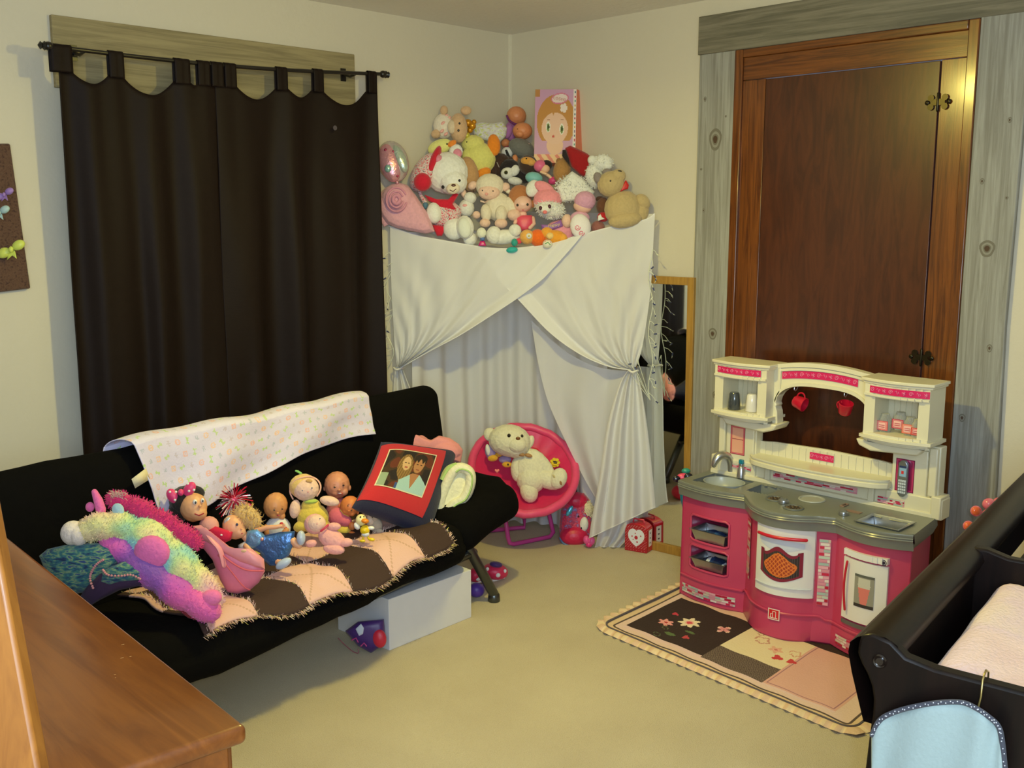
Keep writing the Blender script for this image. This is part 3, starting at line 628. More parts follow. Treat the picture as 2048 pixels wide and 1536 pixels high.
# phone
t = thing('toy_phone', KP(.85, .10, .575), 'silver grey toy flip phone standing on the right hutch column', 'toy phone')
m = MB(); m.prism([(.833 + .034 * a, z) for a, z in ((0, .572), (.3, .562), (.7, .562), (1, .572), (1.06, .63), (1.02, .688), (.75, .700), (.25, .700), (-.02, .688), (-.06, .63))], .087, .103, lambda p, q, t_: KP(p, t_, q)); m.build('phone_body', M('metal', (158, 170, 184)), t, bevel=.003)
m = MB(); m.box(KP(.838, .1045, .640), KP(.864, .103, .672), col=(150, 190, 222)).box(KP(.846, .105, .650), KP(.855, .1045, .662), col=(220, 60, 60)).box(KP(.838, .1045, .674), KP(.864, .103, .680), col=(40, 60, 110)); m.build('phone_screen', PRINT, t, smooth=False)
m = MB()
for i in range(4):
    for j in range(5): m.box(KP(.837 + i * .0075, .1055, .576 + j * .011), KP(.8425 + i * .0075, .103, .583 + j * .011))
kp = m.build('phone_keypad', M('plastic', (216, 226, 236)), t, smooth=False)
# metal pans
def pan(u0, u1, w0, w1, z0, z1, lab, tilt=0, fill=None):
    t = thing('toy_baking_pan', KP((u0 + u1) / 2, (w0 + w1) / 2, z0), lab, 'baking pan', 'ribbed metal toy pans')
    m = MB(); q = .014; N_ = 12
    def rim(k, ins, z):
        per = []
        for a, b_ in (((u0, w1), (u1, w1)), ((u1, w1), (u1, w0)), ((u1, w0), (u0, w0)), ((u0, w0), (u0, w1))):
            for s in range(N_):
                tt = s / N_; x = a[0] + (b_[0] - a[0]) * tt; y = a[1] + (b_[1] - a[1]) * tt
                cx, cy = (u0 + u1) / 2, (w0 + w1) / 2; rib = (.0012 if s % 2 else -.0012) if k else 0
                x = cx + (x - cx) * (1 - (ins + rib) * 2 / (u1 - u0)); y = cy + (y - cy) * (1 - (ins + rib) * 2 / (w1 - w0)); per.append(KP(x, y, z))
        return per
    rows = [rim(0, -.006, z1 - .002), rim(0, -.006, z1), rim(0, 0, z1), rim(1, .002, z1 - .004), rim(1, q, z0 + .004), rim(1, q, z0)]
    n = len(rows[0]); vs = sum(rows, []); fs = []
    for i in range(len(rows) - 1):
        for j in range(n): fs.append((i * n + j, i * n + (j + 1) % n, (i + 1) * n + (j + 1) % n, (i + 1) * n + j))
    fs.append(tuple((len(rows) - 1) * n + j for j in range(n))); m.add(vs, fs); m.build('pan', SILV, t, solid=.0012, angle=60)
    return t
P1_ = pan(.066, .232, .215, .322, .268, .314, 'ribbed silver pan on the upper open shelf, blue cloth in it')
P2_ = pan(.068, .228, .215, .320, .148, .190, 'ribbed silver pan on the lower open shelf, navy striped cloth inside')
P3_ = pan(.80, .955, .218, .348, .47, .512, 'ribbed silver pan let into the right end of the grey counter')
def rag(u0, u1, w0, w1, z, h, cols, lab, nm='folded_cloth'):
    m = MB(); m.grid(lambda a, b: KP(u0 + (u1 - u0) * a, w0 + (w1 - w0) * b, z + h * (math.sin(PI * a) ** .6 if 0 < a < 1 else 0) * (math.sin(PI * b) ** .4 if 0 < b < 1 else 0) + .005 * nse(a * 5, b * 5, u0 * 9)), 16, 12, colfn=lambda a, b: cols[int(a * 9) % len(cols)])
    return tag(m.build(nm, PCLOTH), lab, 'cloth')
rag(.085, .215, .235, .305, .285, .024, [(30, 60, 110), (24, 50, 96), (50, 96, 150)], 'crumpled blue cloth in the upper shelf pan')
rag(.09, .215, .235, .305, .166, .03, [(20, 40, 80), (20, 40, 80), (20, 40, 80), (200, 210, 220), (30, 60, 110)], 'navy cloth with pale stripes in the lower pan')

# ------------------------------------------------------------------ soft-object helpers
def ffur(mb, spots, n, length, rnd, mi=0, width=.0016, lean=.5, clip=None):
    """short fur strands on a set of ellipsoids: spots = [(centre, radii, basis)]"""
    A = [max(1e-9, (r[0] * r[1] + r[1] * r[2] + r[0] * r[2])) for c, r, B in spots]; tot = sum(A)
    def inside(p, k):
        for q, (c, r, B) in enumerate(spots):
            if q == k: continue
            d = np.array(B) @ (p - c)
            if (d[0] / r[0]) ** 2 + (d[1] / r[1]) ** 2 + (d[2] / r[2]) ** 2 < .93: return True
        return False
    for k, (c, r, B) in enumerate(spots):
        for _ in range(int(n * A[k] / tot)):
            d = np.array([rnd.gauss(0, 1) for _ in range(3)]); d /= np.linalg.norm(d)
            p = c + (d * np.array(r)) @ np.array(B); nrm = (d / np.array(r)) @ np.array(B); nrm /= np.linalg.norm(nrm)
            if nrm @ fw > .45 or inside(p, k): continue
            t = np.array([rnd.gauss(0, 1) for _ in range(3)]); t -= nrm * (t @ nrm); t /= np.linalg.norm(t) + 1e-9
            L = length * rnd.uniform(.6, 1.2); s = np.cross(nrm, t) * width
            q = p - nrm * .001; m_ = q + nrm * L * .6 + t * L * lean * .35; e = q + nrm * L * .85 + t * L * lean
            mb.add([q - s, q + s, m_ + s * .7, m_ - s * .7, e], [(0, 1, 2, 3), (3, 2, 4)], mi)
class Toy:
    """a soft toy or doll made of rounded volumes; sizes are given as seen from the doorway and turned into metres at its distance"""
    def __init__(s, name, label, cat, px, py, Z, group=None):
        s.Z = Z; s.k = Z / F; s.o = atZ(px, py, Z); s.parts = {}; s.order = []; s.els = []; s.name = name; s.meta = (label, cat, group); s.opt = {}; s.fu = {}
    def P(s, px, py, d=0): return atZ(px, py, s.Z - d * s.k)
    SPLIT = {'ear', 'eye', 'arm', 'leg', 'foot', 'hand', 'paw', 'wing', 'shoe', 'lens', 'cup', 'cup_mouth', 'beak', 'eye_white', 'nostril', 'inner_ear', 'knob', 'heart', 'candy', 'pupil', 'foot_tag', 'cheek', 'brow', 'dot', 'bow', 'bow_dot', 'skirt_dot', 'horn_tip'}
    def mb(s, part, mat, **o):
        if part in s.SPLIT:
            k = part; q = 0
            while k in s.parts: q += 1; k = part + '#%d' % q
            o.setdefault('nm', part); part = k
        if part not in s.parts: s.parts[part] = (MB(), [mat]); s.opt[part] = o; s.order.append(part)
        m, ms = s.parts[part]
        if mat not in ms: ms.append(mat)
        return m, ms.index(mat)
    def e(s, part, mat, px, py, rx, ry, rot=0, d=0, rz=None, seg=16, yaw=0, surf=True, **o):
        if rz is None: rz = min(rx, ry)
        m, i = s.mb(part, mat, **o); a = math.radians(rot); ax = rt * math.cos(a) + up * math.sin(a); ay = -rt * math.sin(a) + up * math.cos(a); az = -fw
        c = s.P(px, py, d); r = np.array([rx, ry, rz]) * s.k; B = np.array([ax, ay, az])
        m.ell(c, r, B, i, seg); 
        if surf: s.els.append((px, py, rx, ry, a, d, rz))
        s.fu.setdefault(part, []).append((c, r, B)); return s
    def s_(s, px, py):
        best = None
        for x, y, rx, ry, a, d, rz in s.els:
            X, Y = px - x, -(py - y); u = X * math.cos(a) + Y * math.sin(a); v = -X * math.sin(a) + Y * math.cos(a); q = 1 - (u / rx) ** 2 - (v / ry) ** 2
            if q > 0: best = max(best if best is not None else -1e9, d + rz * math.sqrt(q))
        return best if best is not None else 0
    def dot(s, part, mat, px, py, rx, ry=None, rot=0, rz=None, lift=0, **o):
        ry = ry or rx; d = s.s_(px, py); rz = rz or min(rx, ry) * .7
        return s.e(part, mat, px, py, rx, ry, rot, d + lift - rz * .15, rz, 12, surf=False, **o)
    def eye(s, px, py, r=2., col=(24, 18, 16), part='eye', shine=True):
        s.dot(part, M('gloss', col), px, py, r, r * 1.1)
        return s
    def t(s, part, mat, pts, rad, seg=10, surf=True, flat=1., **o):
        m, i = s.mb(part, mat, **o); P3 = [s.P(*p) if len(p) == 3 else s.P(p[0], p[1], s.s_(*p)) for p in pts]; n = len(pts)
        R_ = [rad] * n if np.isscalar(rad) else list(rad)
        m.tube(P3, [r * s.k for r in R_], i, seg, flat=flat)
        if surf and len(pts[0]) == 3:
            for k, p in enumerate(pts): s.els.append((p[0], p[1], R_[k], R_[k], 0, p[2], R_[k]))
            for k in range(n - 1):
                for q in (.33, .66):
                    a, b_ = np.array(pts[k]), np.array(pts[k + 1]); p = a + (b_ - a) * q; r = R_[k] + (R_[k + 1] - R_[k]) * q; s.els.append((p[0], p[1], r, r, 0, p[2], r))
                    s.fu.setdefault(part, []).append((s.P(*p), np.array([r, r, r]) * s.k, I3))
        return s
    def poly(s, part, mat, pts, d0, thick, puff=0, **o):
        """closed outline with a padded front and back"""
        m, i = s.mb(part, mat, **o); c = np.mean(np.array([p[:2] for p in pts]), axis=0); n = len(pts); rings = [(1, 0), (.97, .35), (.85, .75), (.6, .95), (.3, 1.)]
        vs = []; fs = []
        D = [(p[2] if len(p) > 2 else 0) for p in pts]; dm = sum(D) / n
        for sg in (1, -1):
            for f_, h in rings:
                for k, p in enumerate(pts): vs.append(s.P(c[0] + (p[0] - c[0]) * f_, c[1] + (p[1] - c[1]) * f_, d0 + D[k] * f_ + dm * (1 - f_) + sg * h * thick / 2))
        R_ = len(rings)
        for q in range(2):
            o_ = q * R_ * n
            for r in range(R_ - 1):
                for k in range(n):
                    a, b_ = o_ + r * n + k, o_ + r * n + (k + 1) % n; cc, dd = a + n, b_ + n; fs.append((a, b_, dd, cc) if q == 0 else (b_, a, cc, dd))
            fs.append(tuple(o_ + (R_ - 1) * n + k for k in range(n)) if q == 0 else tuple(o_ + (R_ - 1) * n + k for k in range(n))[::-1])
        m.add(vs, fs, i)
        xs = [p[0] for p in pts]; ys = [p[1] for p in pts]; s.els.append(((min(xs) + max(xs)) / 2, (min(ys) + max(ys)) / 2, (max(xs) - min(xs)) / 2, (max(ys) - min(ys)) / 2, 0, d0, thick / 2))
        return s
    def fur(s, part, of, mat, n, length=5, seed=3, width=.8, lean=.6):
        m, i = s.mb(part, mat); ffur(m, sum([s.fu.get(p, []) for p in of], []), n, length * s.k, random.Random(seed), i, width * s.k, lean); s.opt[part]['raw'] = 1; return s
    def done(s, base=None, rm=.0022):
        label, cat, group = s.meta
        V = np.vstack([np.array(m.v) for m, _ in s.parts.values()]); lo = (*((V.min(0) + V.max(0)) / 2)[:2], V[:, 2].min())
        if len(s.order) == 1 and not s.opt[s.order[0]].get('raw'):
            p = s.order[0]; m, ms = s.parts[p]; o = m.build(s.name, ms, loc=lo, remesh=rm if s.opt[p].get('rm') else 0, puff=s.opt[p].get('puff', 0)); return tag(o, label, cat, group)
        root = thing(s.name, lo, label, cat, group); objs = {}
        for p in s.order:
            m, ms = s.parts[p]; op = s.opt[p]
            par = objs.get(op.get('of'), root)
            nm = op.get('nm', p)
            o = m.build(nm, ms, par, remesh=rm if op.get('rm') else 0, puff=op.get('puff', 0), smooth=not op.get('flatsh')); objs[p] = o
            if op.get('label'): o['label'] = op['label']
        return root
def rcube(mb, fn, half, r, n=8, mi=0, colfn=None):
    """rounded block in local x,y,z mapped through fn"""
    half = np.array(half, float); idx = {}; vs = []; fs = []
    segs = [n] * 3 if np.isscalar(n) else n
    def ax(k):
        h, s_ = half[k], segs[k]; rr = min(r, h)
        return [-h, -h + rr * .25, -h + rr * .6] + list(np.linspace(-h + rr, h - rr, s_ + 1)) + [h - rr * .6, h - rr * .25, h]
    A = [ax(k) for k in range(3)]
    def vert(p):
        key = tuple(np.round(p, 6))
        if key in idx: return idx[key]
        core = np.clip(p, -half + np.minimum(r, half), half - np.minimum(r, half)); d = p - core; L = np.linalg.norm(d); q = core + (d / L * np.minimum(r, half.min()) if L > 1e-9 else 0)
        idx[key] = len(vs); vs.append(fn(*q)); return idx[key]
    for k in range(3):
        a, b_ = (k + 1) % 3, (k + 2) % 3
        for sgn in (-1, 1):
            for i in range(len(A[a]) - 1):
                for j in range(len(A[b_]) - 1):
                    q = []
                    for (ii, jj) in ((i, j), (i + 1, j), (i + 1, j + 1), (i, j + 1)):
                        p = np.zeros(3); p[k] = sgn * half[k]; p[a] = A[a][ii]; p[b_] = A[b_][jj]; q.append(vert(p))
                    if len(set(q)) > 2: fs.append(tuple(q) if sgn > 0 else tuple(q[::-1]))
    mb.add(vs, fs, mi); return mb
# ------------------------------------------------------------------ futon sofa: u along it, v towards the wall
FU = np.array([.986, .166]); FV = np.array([-.166, .986]); FA = np.array([1.39, 2.70])
def FP(u, v, z): p = FA + FU * u + FV * v; return np.array([p[0], p[1], z])
def Zv(px, py, v):
    n = np.array([FV[0], FV[1], 0]); d = ray(px, py); return float((np.array([*(FA + FV * v), 0.]) - EYEP) @ n / (d @ n))
BLK = bpy.data.materials.new('black_suede'); BLK.use_nodes = True
b = BLK.node_tree.nodes['Principled BSDF']; b.inputs['Base Color'].default_value = (*lin((13, 12, 11)), 1); b.inputs['Roughness'].default_value = .95; b.inputs['Sheen Weight'].default_value = .0; b.inputs['Specular IOR Level'].default_value = .08
nt = BLK.node_tree; tc = nt.nodes.new('ShaderNodeTexCoord'); nz = nt.nodes.new('ShaderNodeTexNoise'); nz.inputs['Scale'].default_value = 14; nz.inputs['Detail'].default_value = 6
bp = nt.nodes.new('ShaderNodeBump'); bp.inputs['Strength'].default_value = .5; bp.inputs['Distance'].default_value = .02
nt.links.new(tc.outputs['Object'], nz.inputs['Vector']); nt.links.new(nz.outputs['Fac'], bp.inputs['Height']); nt.links.new(bp.outputs['Normal'], b.inputs['Normal'])
fut = thing('futon_sofa', FP(.5, .2, 0), 'black suede futon sofa with raised right arm under the dark curtains', 'sofa')
def soft(u, v, z, s): return .012 * nse(u * 4, v * 4, z * 4 + s) + .006 * nse(u * 11, v * 9, z * 9 + s)
m = MB(); rcube(m, lambda x, y, z: FP(.25 + x, .22 + y - .01 * (z < 0) * 1, .312 + z + soft(x, y, z, 0) - .008 * math.cos(x * 5)) + np.array([*(FV * soft(x, y, z, 5) * 1.5), 0]), (1.0, .235, .088), .075, (26, 8, 3)); m.build('seat_cushion', BLK, fut)
def armfn(side):
    def f(x, y, z):
        a = (x + .20) / .40; bend = .40 * .5 + 0
        ang = math.radians(17 if side > 0 else 24); cu = 1.24 if side > 0 else -.74
        fr = -.04 * max(0, a) ** 2 if y < -.1 else 0
        uu = (x + .20) * math.cos(ang) - z * math.sin(ang); zz = .322 + (x + .20) * math.sin(ang) + z * math.cos(ang) + soft(x, y, z, 9) + (.035 * (y + .235) * a - (.03 * a * a if y < -.16 else 0))
        return FP(cu + side * uu, .22 + y * (1 - .06 * max(0, a) ** 2), zz)
    return f
m = MB(); rcube(m, armfn(1), (.215, .235, .080), .072, (8, 8, 3)); m.build('arm_cushion', BLK, fut)
m = MB(); rcube(m, armfn(-1), (.215, .235, .080), .072, (8, 8, 3)); m.build('arm_cushion', BLK, fut)
def backfn(x, y, z):
    lean = .16 * (z + .25); return FP(.455 + x, .475 + y + lean * .6 + soft(x, y, z, 3), .595 + z + soft(x, y, z, 7) * .6)
m = MB(); rcube(m, backfn, (1.205, .055, .255), .052, (26, 3, 8)); m.build('back_cushion', BLK, fut)
LEG = M('metal', (92, 96, 98))
for (u, v, du, dv) in ((1.33, .06, .13, -.03), (1.33, .40, .13, .03), (-.83, .06, -.10, -.03), (-.83, .40, -.10, .03)):
    m = MB(); m.tube([FP(u, v, .26), FP(u + du, v + dv, .03)], [.021, .021], 0, 14); m.lathe([(0, 0), (.024, 0), (.026, .006), (.024, .03), (.021, .034)], FP(u + du, v + dv, 0), mi=0); m.build('leg', LEG, fut)
m = MB(); 
for v in (.06, .40): m.tube([FP(-.86, v, .235), FP(1.36, v, .235)], .018, 0, 10)
for u in (-.85, .25, 1.35): m.tube([FP(u, .06, .235), FP(u, .40, .235)], .016, 0, 10)
m.build('frame', LEG, fut)
# little heart sticker stuck on the arm
hp = [(0, -.9), (.5, -.35), (.95, .15), (.9, .6), (.55, .8), (.2, .7), (0, .4), (-.2, .7), (-.55, .8), (-.9, .6), (-.95, .15), (-.5, -.35)]
T = Toy('heart_sticker', 'tiny pink heart sticker on the black raised sofa arm', 'sticker', 994, 943, Zv(994, 943, .10))
T.poly('heart_sticker', M('card', (226, 120, 110)), [(994 + p * 5, 942 - q * 5) for p, q in hp], 0, 3); T.done()
# ------------------------------------------------------------------ printed blanket over the back
def blank_uv(a, b_):
    """a along the sofa, b from behind the top down the front"""
    u = .03 + 1.15 * a + .035 * math.sin(b_ * 3) * (1 - a) + (.11 * (1 - a) ** 6 * b_ * b_)
    drop = .28 - .12 * a + .02 * math.sin(a * 7)
    L = b_ * (.14 + drop) - .09; r = .058
    if L < 0: v, z = .475 + .04 + .055 - L * .2, .845 + L * 1.0 + .0
    else: v, z = 0, 0
    top = .862 + .004 * math.sin(a * 9)
    s = b_ * (.15 + drop)
    if s < .05: v, z = .583, top - .05 + s
    elif s < .05 + PI * .052 * .72:
        q = (s - .05) / .052; v, z = .531 + .052 * math.cos(q), top - .004 + .03 * math.sin(q)
    else:
        q = s - .05 - PI * .052 * .72; v, z = .487 - q * .13, top + .012 - q
    wv = .012 * math.sin(a * 15 + b_ * 5) * (b_ > .3) * b_ + .008 * nse(a * 6, b_ * 5, 2)
    lift = .034 + .03 * (1 - a) ** 8 * b_
    return FP(u, v - wv - lift, z - .004 + .004 * math.sin(a * 22))
PASTEL = [(234, 190, 190), (190, 214, 160), (192, 196, 220), (236, 200, 184), (198, 216, 170), (206, 196, 218)]
def bcol2(a, b_):
    x, y = a * 28, b_ * 10; r = int(y); x += .5 * (r % 2); i = int(x); fx, fy = x - i - .5, y - r - .5; k = (i * 7 + r * 5) % 6; rot = (i * 3 + r * 11) % 7 / 7 * PI
    p, q = fx * math.cos(rot) - fy * math.sin(rot), fx * math.sin(rot) + fy * math.cos(rot)
    base = (220, 214, 244)
    if k % 3 == 0: return PASTEL[k] if abs(math.hypot(p, q) - .2) < .07 or math.hypot(p, q) < .06 else base
    if k % 3 == 1: return PASTEL[k] if (abs(q) < .07 and abs(p) < .27) or (abs(abs(p) - .2) < .07 and abs(q) < .17) else base
    return PASTEL[k] if (abs(p) < .2 and abs(q) < .06) or (abs(p) < .05 and abs(q) < .2) or (abs(p - .15) < .05 and abs(q - .1) < .06) else base
m = MB(); m.grid(blank_uv, 300, 110, colfn=bcol2)
bl = thing('receiving_blanket', FP(.6, .5, .55), 'white baby blanket with pastel motifs draped over the sofa back', 'blanket')
m.build('cloth', PCLOTH, bl, solid=.003, angle=80)
T = MB(); q0 = blank_uv(.0, .62)
T.add([q0 + FP(-.035, -.0, 0) * 0 + d for d in (np.array([0, 0, .02]), np.array([.012, 0, -.018]), np.array([-.045, -.012, -.036]), np.array([-.055, -.012, -.004]))], [(0, 1, 2, 3)]); T.build('care_tag', M('cloth', (226, 214, 176)), bl, solid=.001)
# ------------------------------------------------------------------ patchwork quilt on the seat
BRN, PCH = (62, 42, 38), (228, 184, 176)
QU0, QU1, QV0, QV1 = -.03, 1.115, -.022, .40
def qz(u, v):
    x = u - .25; y = v - .22
    e = max(0, (abs(y) - .165) / .07); return .312 + .088 + soft(x, y, .088, 0) - .008 * math.cos(x * 5) - .028 * min(1, e) ** 2 + .008
def qfn(a, b_):
    u = QU0 + (QU1 - QU0) * a; v = QV0 + (QV1 - QV0) * b_; u += .012 * math.sin(v * 26) ; vv = v + .010 * math.sin(u * 17) * (1 - b_) - .045 * max(0, math.sin((u - .2) * 3.0)) * (1 - b_) ** 2
    return FP(u, vv, qz(u, max(vv, -.015)) + .004 * nse(u * 14, v * 14, 3) - max(0, -.02 - vv) * .8)
def qcol(a, b_):
    u = (a * (QU1 - QU0) + QU0 - .365) / .187; v = (b_ * (QV1 - QV0)) / .187; i, j = math.floor(u), math.floor(v)
    fu_, fv_ = u - i, v - j
    if (i + j) % 2 == 0:
        if abs(fu_ - fv_) < .02 or abs(fu_ + fv_ - 1) < .02: return (206, 164, 146)
        return PCH if j < 1 or (i % 4) else (226, 206, 120)
    return BRN
m = MB(); m.grid(qfn, 150, 56, colfn=qcol)
qu = thing('rag_quilt', FP(.45, .2, .40), 'brown and peach patchwork rag quilt with frayed edges on the sofa seat', 'quilt')
m.build('patchwork', PCLOTH, qu, solid=.006, soff=1)
m = MB(); rnd = random.Random(5)
def qfr(p, dr):
    for _ in range(2):
        q = p + np.array([rnd.uniform(-.004, .004) for _ in range(3)]); e = q + dr * rnd.uniform(.008, .022) + np.array([rnd.uniform(-.008, .008), rnd.uniform(-.008, .008), rnd.uniform(-.002, .012)]); s = np.array([rnd.uniform(-1, 1), rnd.uniform(-1, 1), 0]) * .0016
        m.add([q - s, q + s, e + s * .5, e - s * .5], [(0, 1, 2, 3)], 0, [rnd.choice([(232, 190, 168), (244, 216, 206), (236, 206, 196), (150, 110, 104), (240, 224, 214)] if rnd.random() < .88 else [(226, 220, 120)])])
for k in range(520):
    a = k / 520; qfr(qfn(a, 0), np.array([*(-FV), -.4])); 
    if k % 3 == 0: qfr(qfn(1, a), np.array([*FU, -.2]))
for g in range(-2, 5):
    a = (.365 + g * .187 - QU0) / (QU1 - QU0)
    if 0 < a < 1:
        for k in range(120): qfr(qfn(a, k / 120) + np.array([0, 0, .002]), np.array([0, 0, .25]))
for k in range(300): qfr(qfn(k / 300, .187 / (QV1 - QV0)) + np.array([0, 0, .002]), np.array([0, 0, .25]))
m.build('frayed_edge', PCLOTH, qu, smooth=False)
# ------------------------------------------------------------------ photo cushion
NAVY = M('cloth', (22, 26, 62))
pc = [atZ(x, y, Z) for x, y, Z in ((762, 884, Zv(762, 884, .36)), (915, 903, Zv(915, 903, .34)), (858, 1074, Zv(858, 1074, .08)), (703, 1016, Zv(703, 1016, .12)))]   # tl tr br bl
pc = [np.array(p) for p in pc]; pn = np.cross(pc[1] - pc[0], pc[3] - pc[0]); pn /= np.linalg.norm(pn)
if pn @ fw > 0: pn = -pn
def pil(a, b_, h=1, th=.055):
    base = (pc[0] * (1 - a) + pc[1] * a) * (1 - b_) + (pc[3] * (1 - a) + pc[2] * a) * b_
    cx, cy = 2 * a - 1, 2 * b_ - 1; pinch = 1 - .055 * ((1 - cx * cx) * cy * cy + (1 - cy * cy) * cx * cx)
    c = sum(pc) / 4; base = c + (base - c) * pinch
    prof = max(0, (1 - cx ** 4) * (1 - cy ** 4)) ** .5
    return base + pn * h * th * prof
pw = thing('photo_cushion', sum(pc) / 4 - np.array([0, 0, .1]), 'navy and red cushion printed with a couple\'s photo, on sofa', 'cushion')
m = MB(); m.grid(lambda a, b_: pil(a, b_, 1), 60, 60); m.grid(lambda a, b_: pil(a, b_, -1), 60, 60); m.build('cushion_cover', NAVY, pw, weld=True)
def sub(a0, a1, b0, b1, fn): return lambda a, b_: fn(a0 + (a1 - a0) * a, b0 + (b1 - b0) * b_)
RA0, RA1, RB0, RB1 = .005, .80, .085, .93
m = MB(); m.grid(lambda a, b_: pil(RA0 + (RA1 - RA0) * a, RB0 + (RB1 - RB0) * b_) + pn * .0025, 60, 60); m.build('red_panel', M('cloth', (196, 34, 48)), pw)
IA0, IA1, IB0, IB1 = .08, .68, .20, .76
def pcol(a, b_):
    if min(a, b_, 1 - a, 1 - b_) < .022: return (226, 216, 190)
    x, y = a, b_
    def el(cx, cy, rx, ry, t=0):
        X, Y = x - cx, y - cy; return ((X * math.cos(t) + Y * math.sin(t)) / rx) ** 2 + ((-X * math.sin(t) + Y * math.cos(t)) / ry) ** 2
    # man on the right: pale blue shirt, dark hair; woman on the left: light brown hair
    if el(.70, .34, .105, .20, .1) < 1:
        if el(.70, .22, .125, .12) < 1 and y < .24 + .05 * math.sin(x * 60): return (44, 32, 26)
        if abs(y - .33) < .012 and (abs(x - .66) < .02 or abs(x - .74) < .02): return (70, 44, 30)
        if abs(y - .46) < .012 and abs(x - .70) < .035: return (140, 70, 56)
        if el(.70, .34, .105, .20, .1) > .86: return (140, 100, 66)
        return (184, 132, 92)
    if el(.70, .20, .135, .14) < 1: return (42, 30, 26)
    if el(.44, .36, .085, .17, -.1) < 1:
        if abs(y - .34) < .012 and (abs(x - .41) < .016 or abs(x - .475) < .016): return (80, 60, 44)
        if abs(y - .45) < .012 and abs(x - .445) < .03: return (170, 80, 70)
        return (214, 176, 134)
    if y > .56 and abs(x - .70) < .30 * min(1, (y - .48) * 3.4):
        if abs(x - .67) < .10 * (1 - (y - .56) / .35): return (176, 122, 86)
        return (168, 206, 216)
    if el(.43, .45, .15, .33, -.05) < 1: return (150, 118, 70) if math.sin(x * 130 + y * 20) > -.3 else (118, 88, 52)
    if el(.42, .66, .055, .14) < 1: return (206, 168, 128)
    if x < .16 and y > .66: return (150, 170, 150)
    if y > .84 and abs(x - .40) < .05: return (60, 84, 150)
    n = nse(x * 5, y * 4, 1.3)
    return (104, 48, 30) if n > .12 else ((66, 46, 30) if n > -.1 else (36, 28, 30))
m = MB(); m.grid(lambda a, b_: pil(IA0 + (IA1 - IA0) * a, IB0 + (IB1 - IB0) * b_) + pn * .0045, 100, 90, colfn=pcol); m.build('photo_print', PCLOTH, pw, angle=80)
# pink blanket folded behind the cushion, green spa towel rolled beside it
def swatch(name, label, cat, px, py, v): return Toy(name, label, cat, px, py, Zv(px, py, v))
T = swatch('folded_pink_blanket', 'coral pink fleece blanket folded in the sofa corner behind the cushion', 'blanket', 855, 890, .42)
T.poly('folded_pink_blanket', M('cloth', (232, 150, 150)), [(786, 905, 6), (790, 885, 6), (806, 870, 4), (828, 866, 2), (845, 874, 0), (862, 880, 0), (878, 871, -4), (900, 876, -8), (918, 888, -12), (926, 900, -14), (922, 925, -10), (880, 930, 0), (820, 925, 4)], 0, 34, rm=1)
T.e('folded_pink_blanket', M('cloth', (232, 150, 150)), 825, 890, 34, 22, 10, -2); T.e('folded_pink_blanket', M('cloth', (232, 150, 150)), 885, 900, 38, 22, -12, -6); T.done()
GRN = M('plush', (176, 208, 124)); CRM = M('plush', (232, 228, 196))
T = swatch('rolled_towel', 'cream and green terry blanket folded in an S roll against the cushion', 'blanket', 905, 990, .16)
def fold(pts, mat, part, hw, th, d0=0):
    """ribbon of thick cloth seen end-on, following pts"""
    m, i = T.mb(part, mat); P2 = [np.array(p, float) for p in pts]; n = len(P2); vs = []; fs = []
    for k in range(n):
        t = P2[min(k + 1, n - 1)] - P2[max(k - 1, 0)]; t /= np.linalg.norm(t) + 1e-9; nn = np.array([-t[1], t[0]])
        for q in range(10):
            a = 2 * PI * q / 10; p = P2[k] + nn * th * math.cos(a); vs.append(T.P(p[0], p[1], d0 + hw * (abs(math.sin(a)) ** .4) * (1 if math.sin(a) > 0 else -1)))
    for k in range(n - 1):
        for q in range(10): q2 = (q + 1) % 10; fs.append((k * 10 + q, k * 10 + q2, (k + 1) * 10 + q2, (k + 1) * 10 + q))
    fs.append(tuple(range(10))); fs.append(tuple((n - 1) * 10 + q for q in range(10))[::-1]); m.add(vs, fs, i)
def smooth2(pts, n=60):
    P2 = np.array(pts, float); t = np.linspace(0, len(P2) - 1, n); out = []
    for q in t:
        i = int(min(q, len(P2) - 2)); f = q - i; p0, p1, p2, p3 = P2[max(i - 1, 0)], P2[i], P2[i + 1], P2[min(i + 2, len(P2) - 1)]
        out.append(.5 * ((2 * p1) + (p2 - p0) * f + (2 * p0 - 5 * p1 + 4 * p2 - p3) * f * f + (3 * p1 - p0 - 3 * p2 + p3) * f ** 3))
    return out
path = smooth2([(886, 1040), (880, 1015), (886, 985), (902, 950), (918, 936), (938, 944), (940, 968), (928, 996), (908, 1008), (896, 1024), (904, 1042), (918, 1036), (930, 1032), (936, 1046)], 70)
fold(path, CRM, 'towel', 26, 11); 
T.poly('towel', CRM, [(876, 1040), (872, 1010), (884, 970), (903, 940), (918, 934), (936, 948), (934, 988), (916, 1008), (900, 1040)], -4, 40)
fold([p + np.array([3.5, 2.5]) for p in path[18:]], GRN, 'green_lining', 27, 3.2, 1)
fold(smooth2([(884, 960), (896, 938), (914, 930)], 12), GRN, 'green_lining', 24, 6, -2); fold(smooth2([(874, 1046), (882, 1052), (890, 1054)], 8), GRN, 'green_lining', 16, 5, -2); T.done()
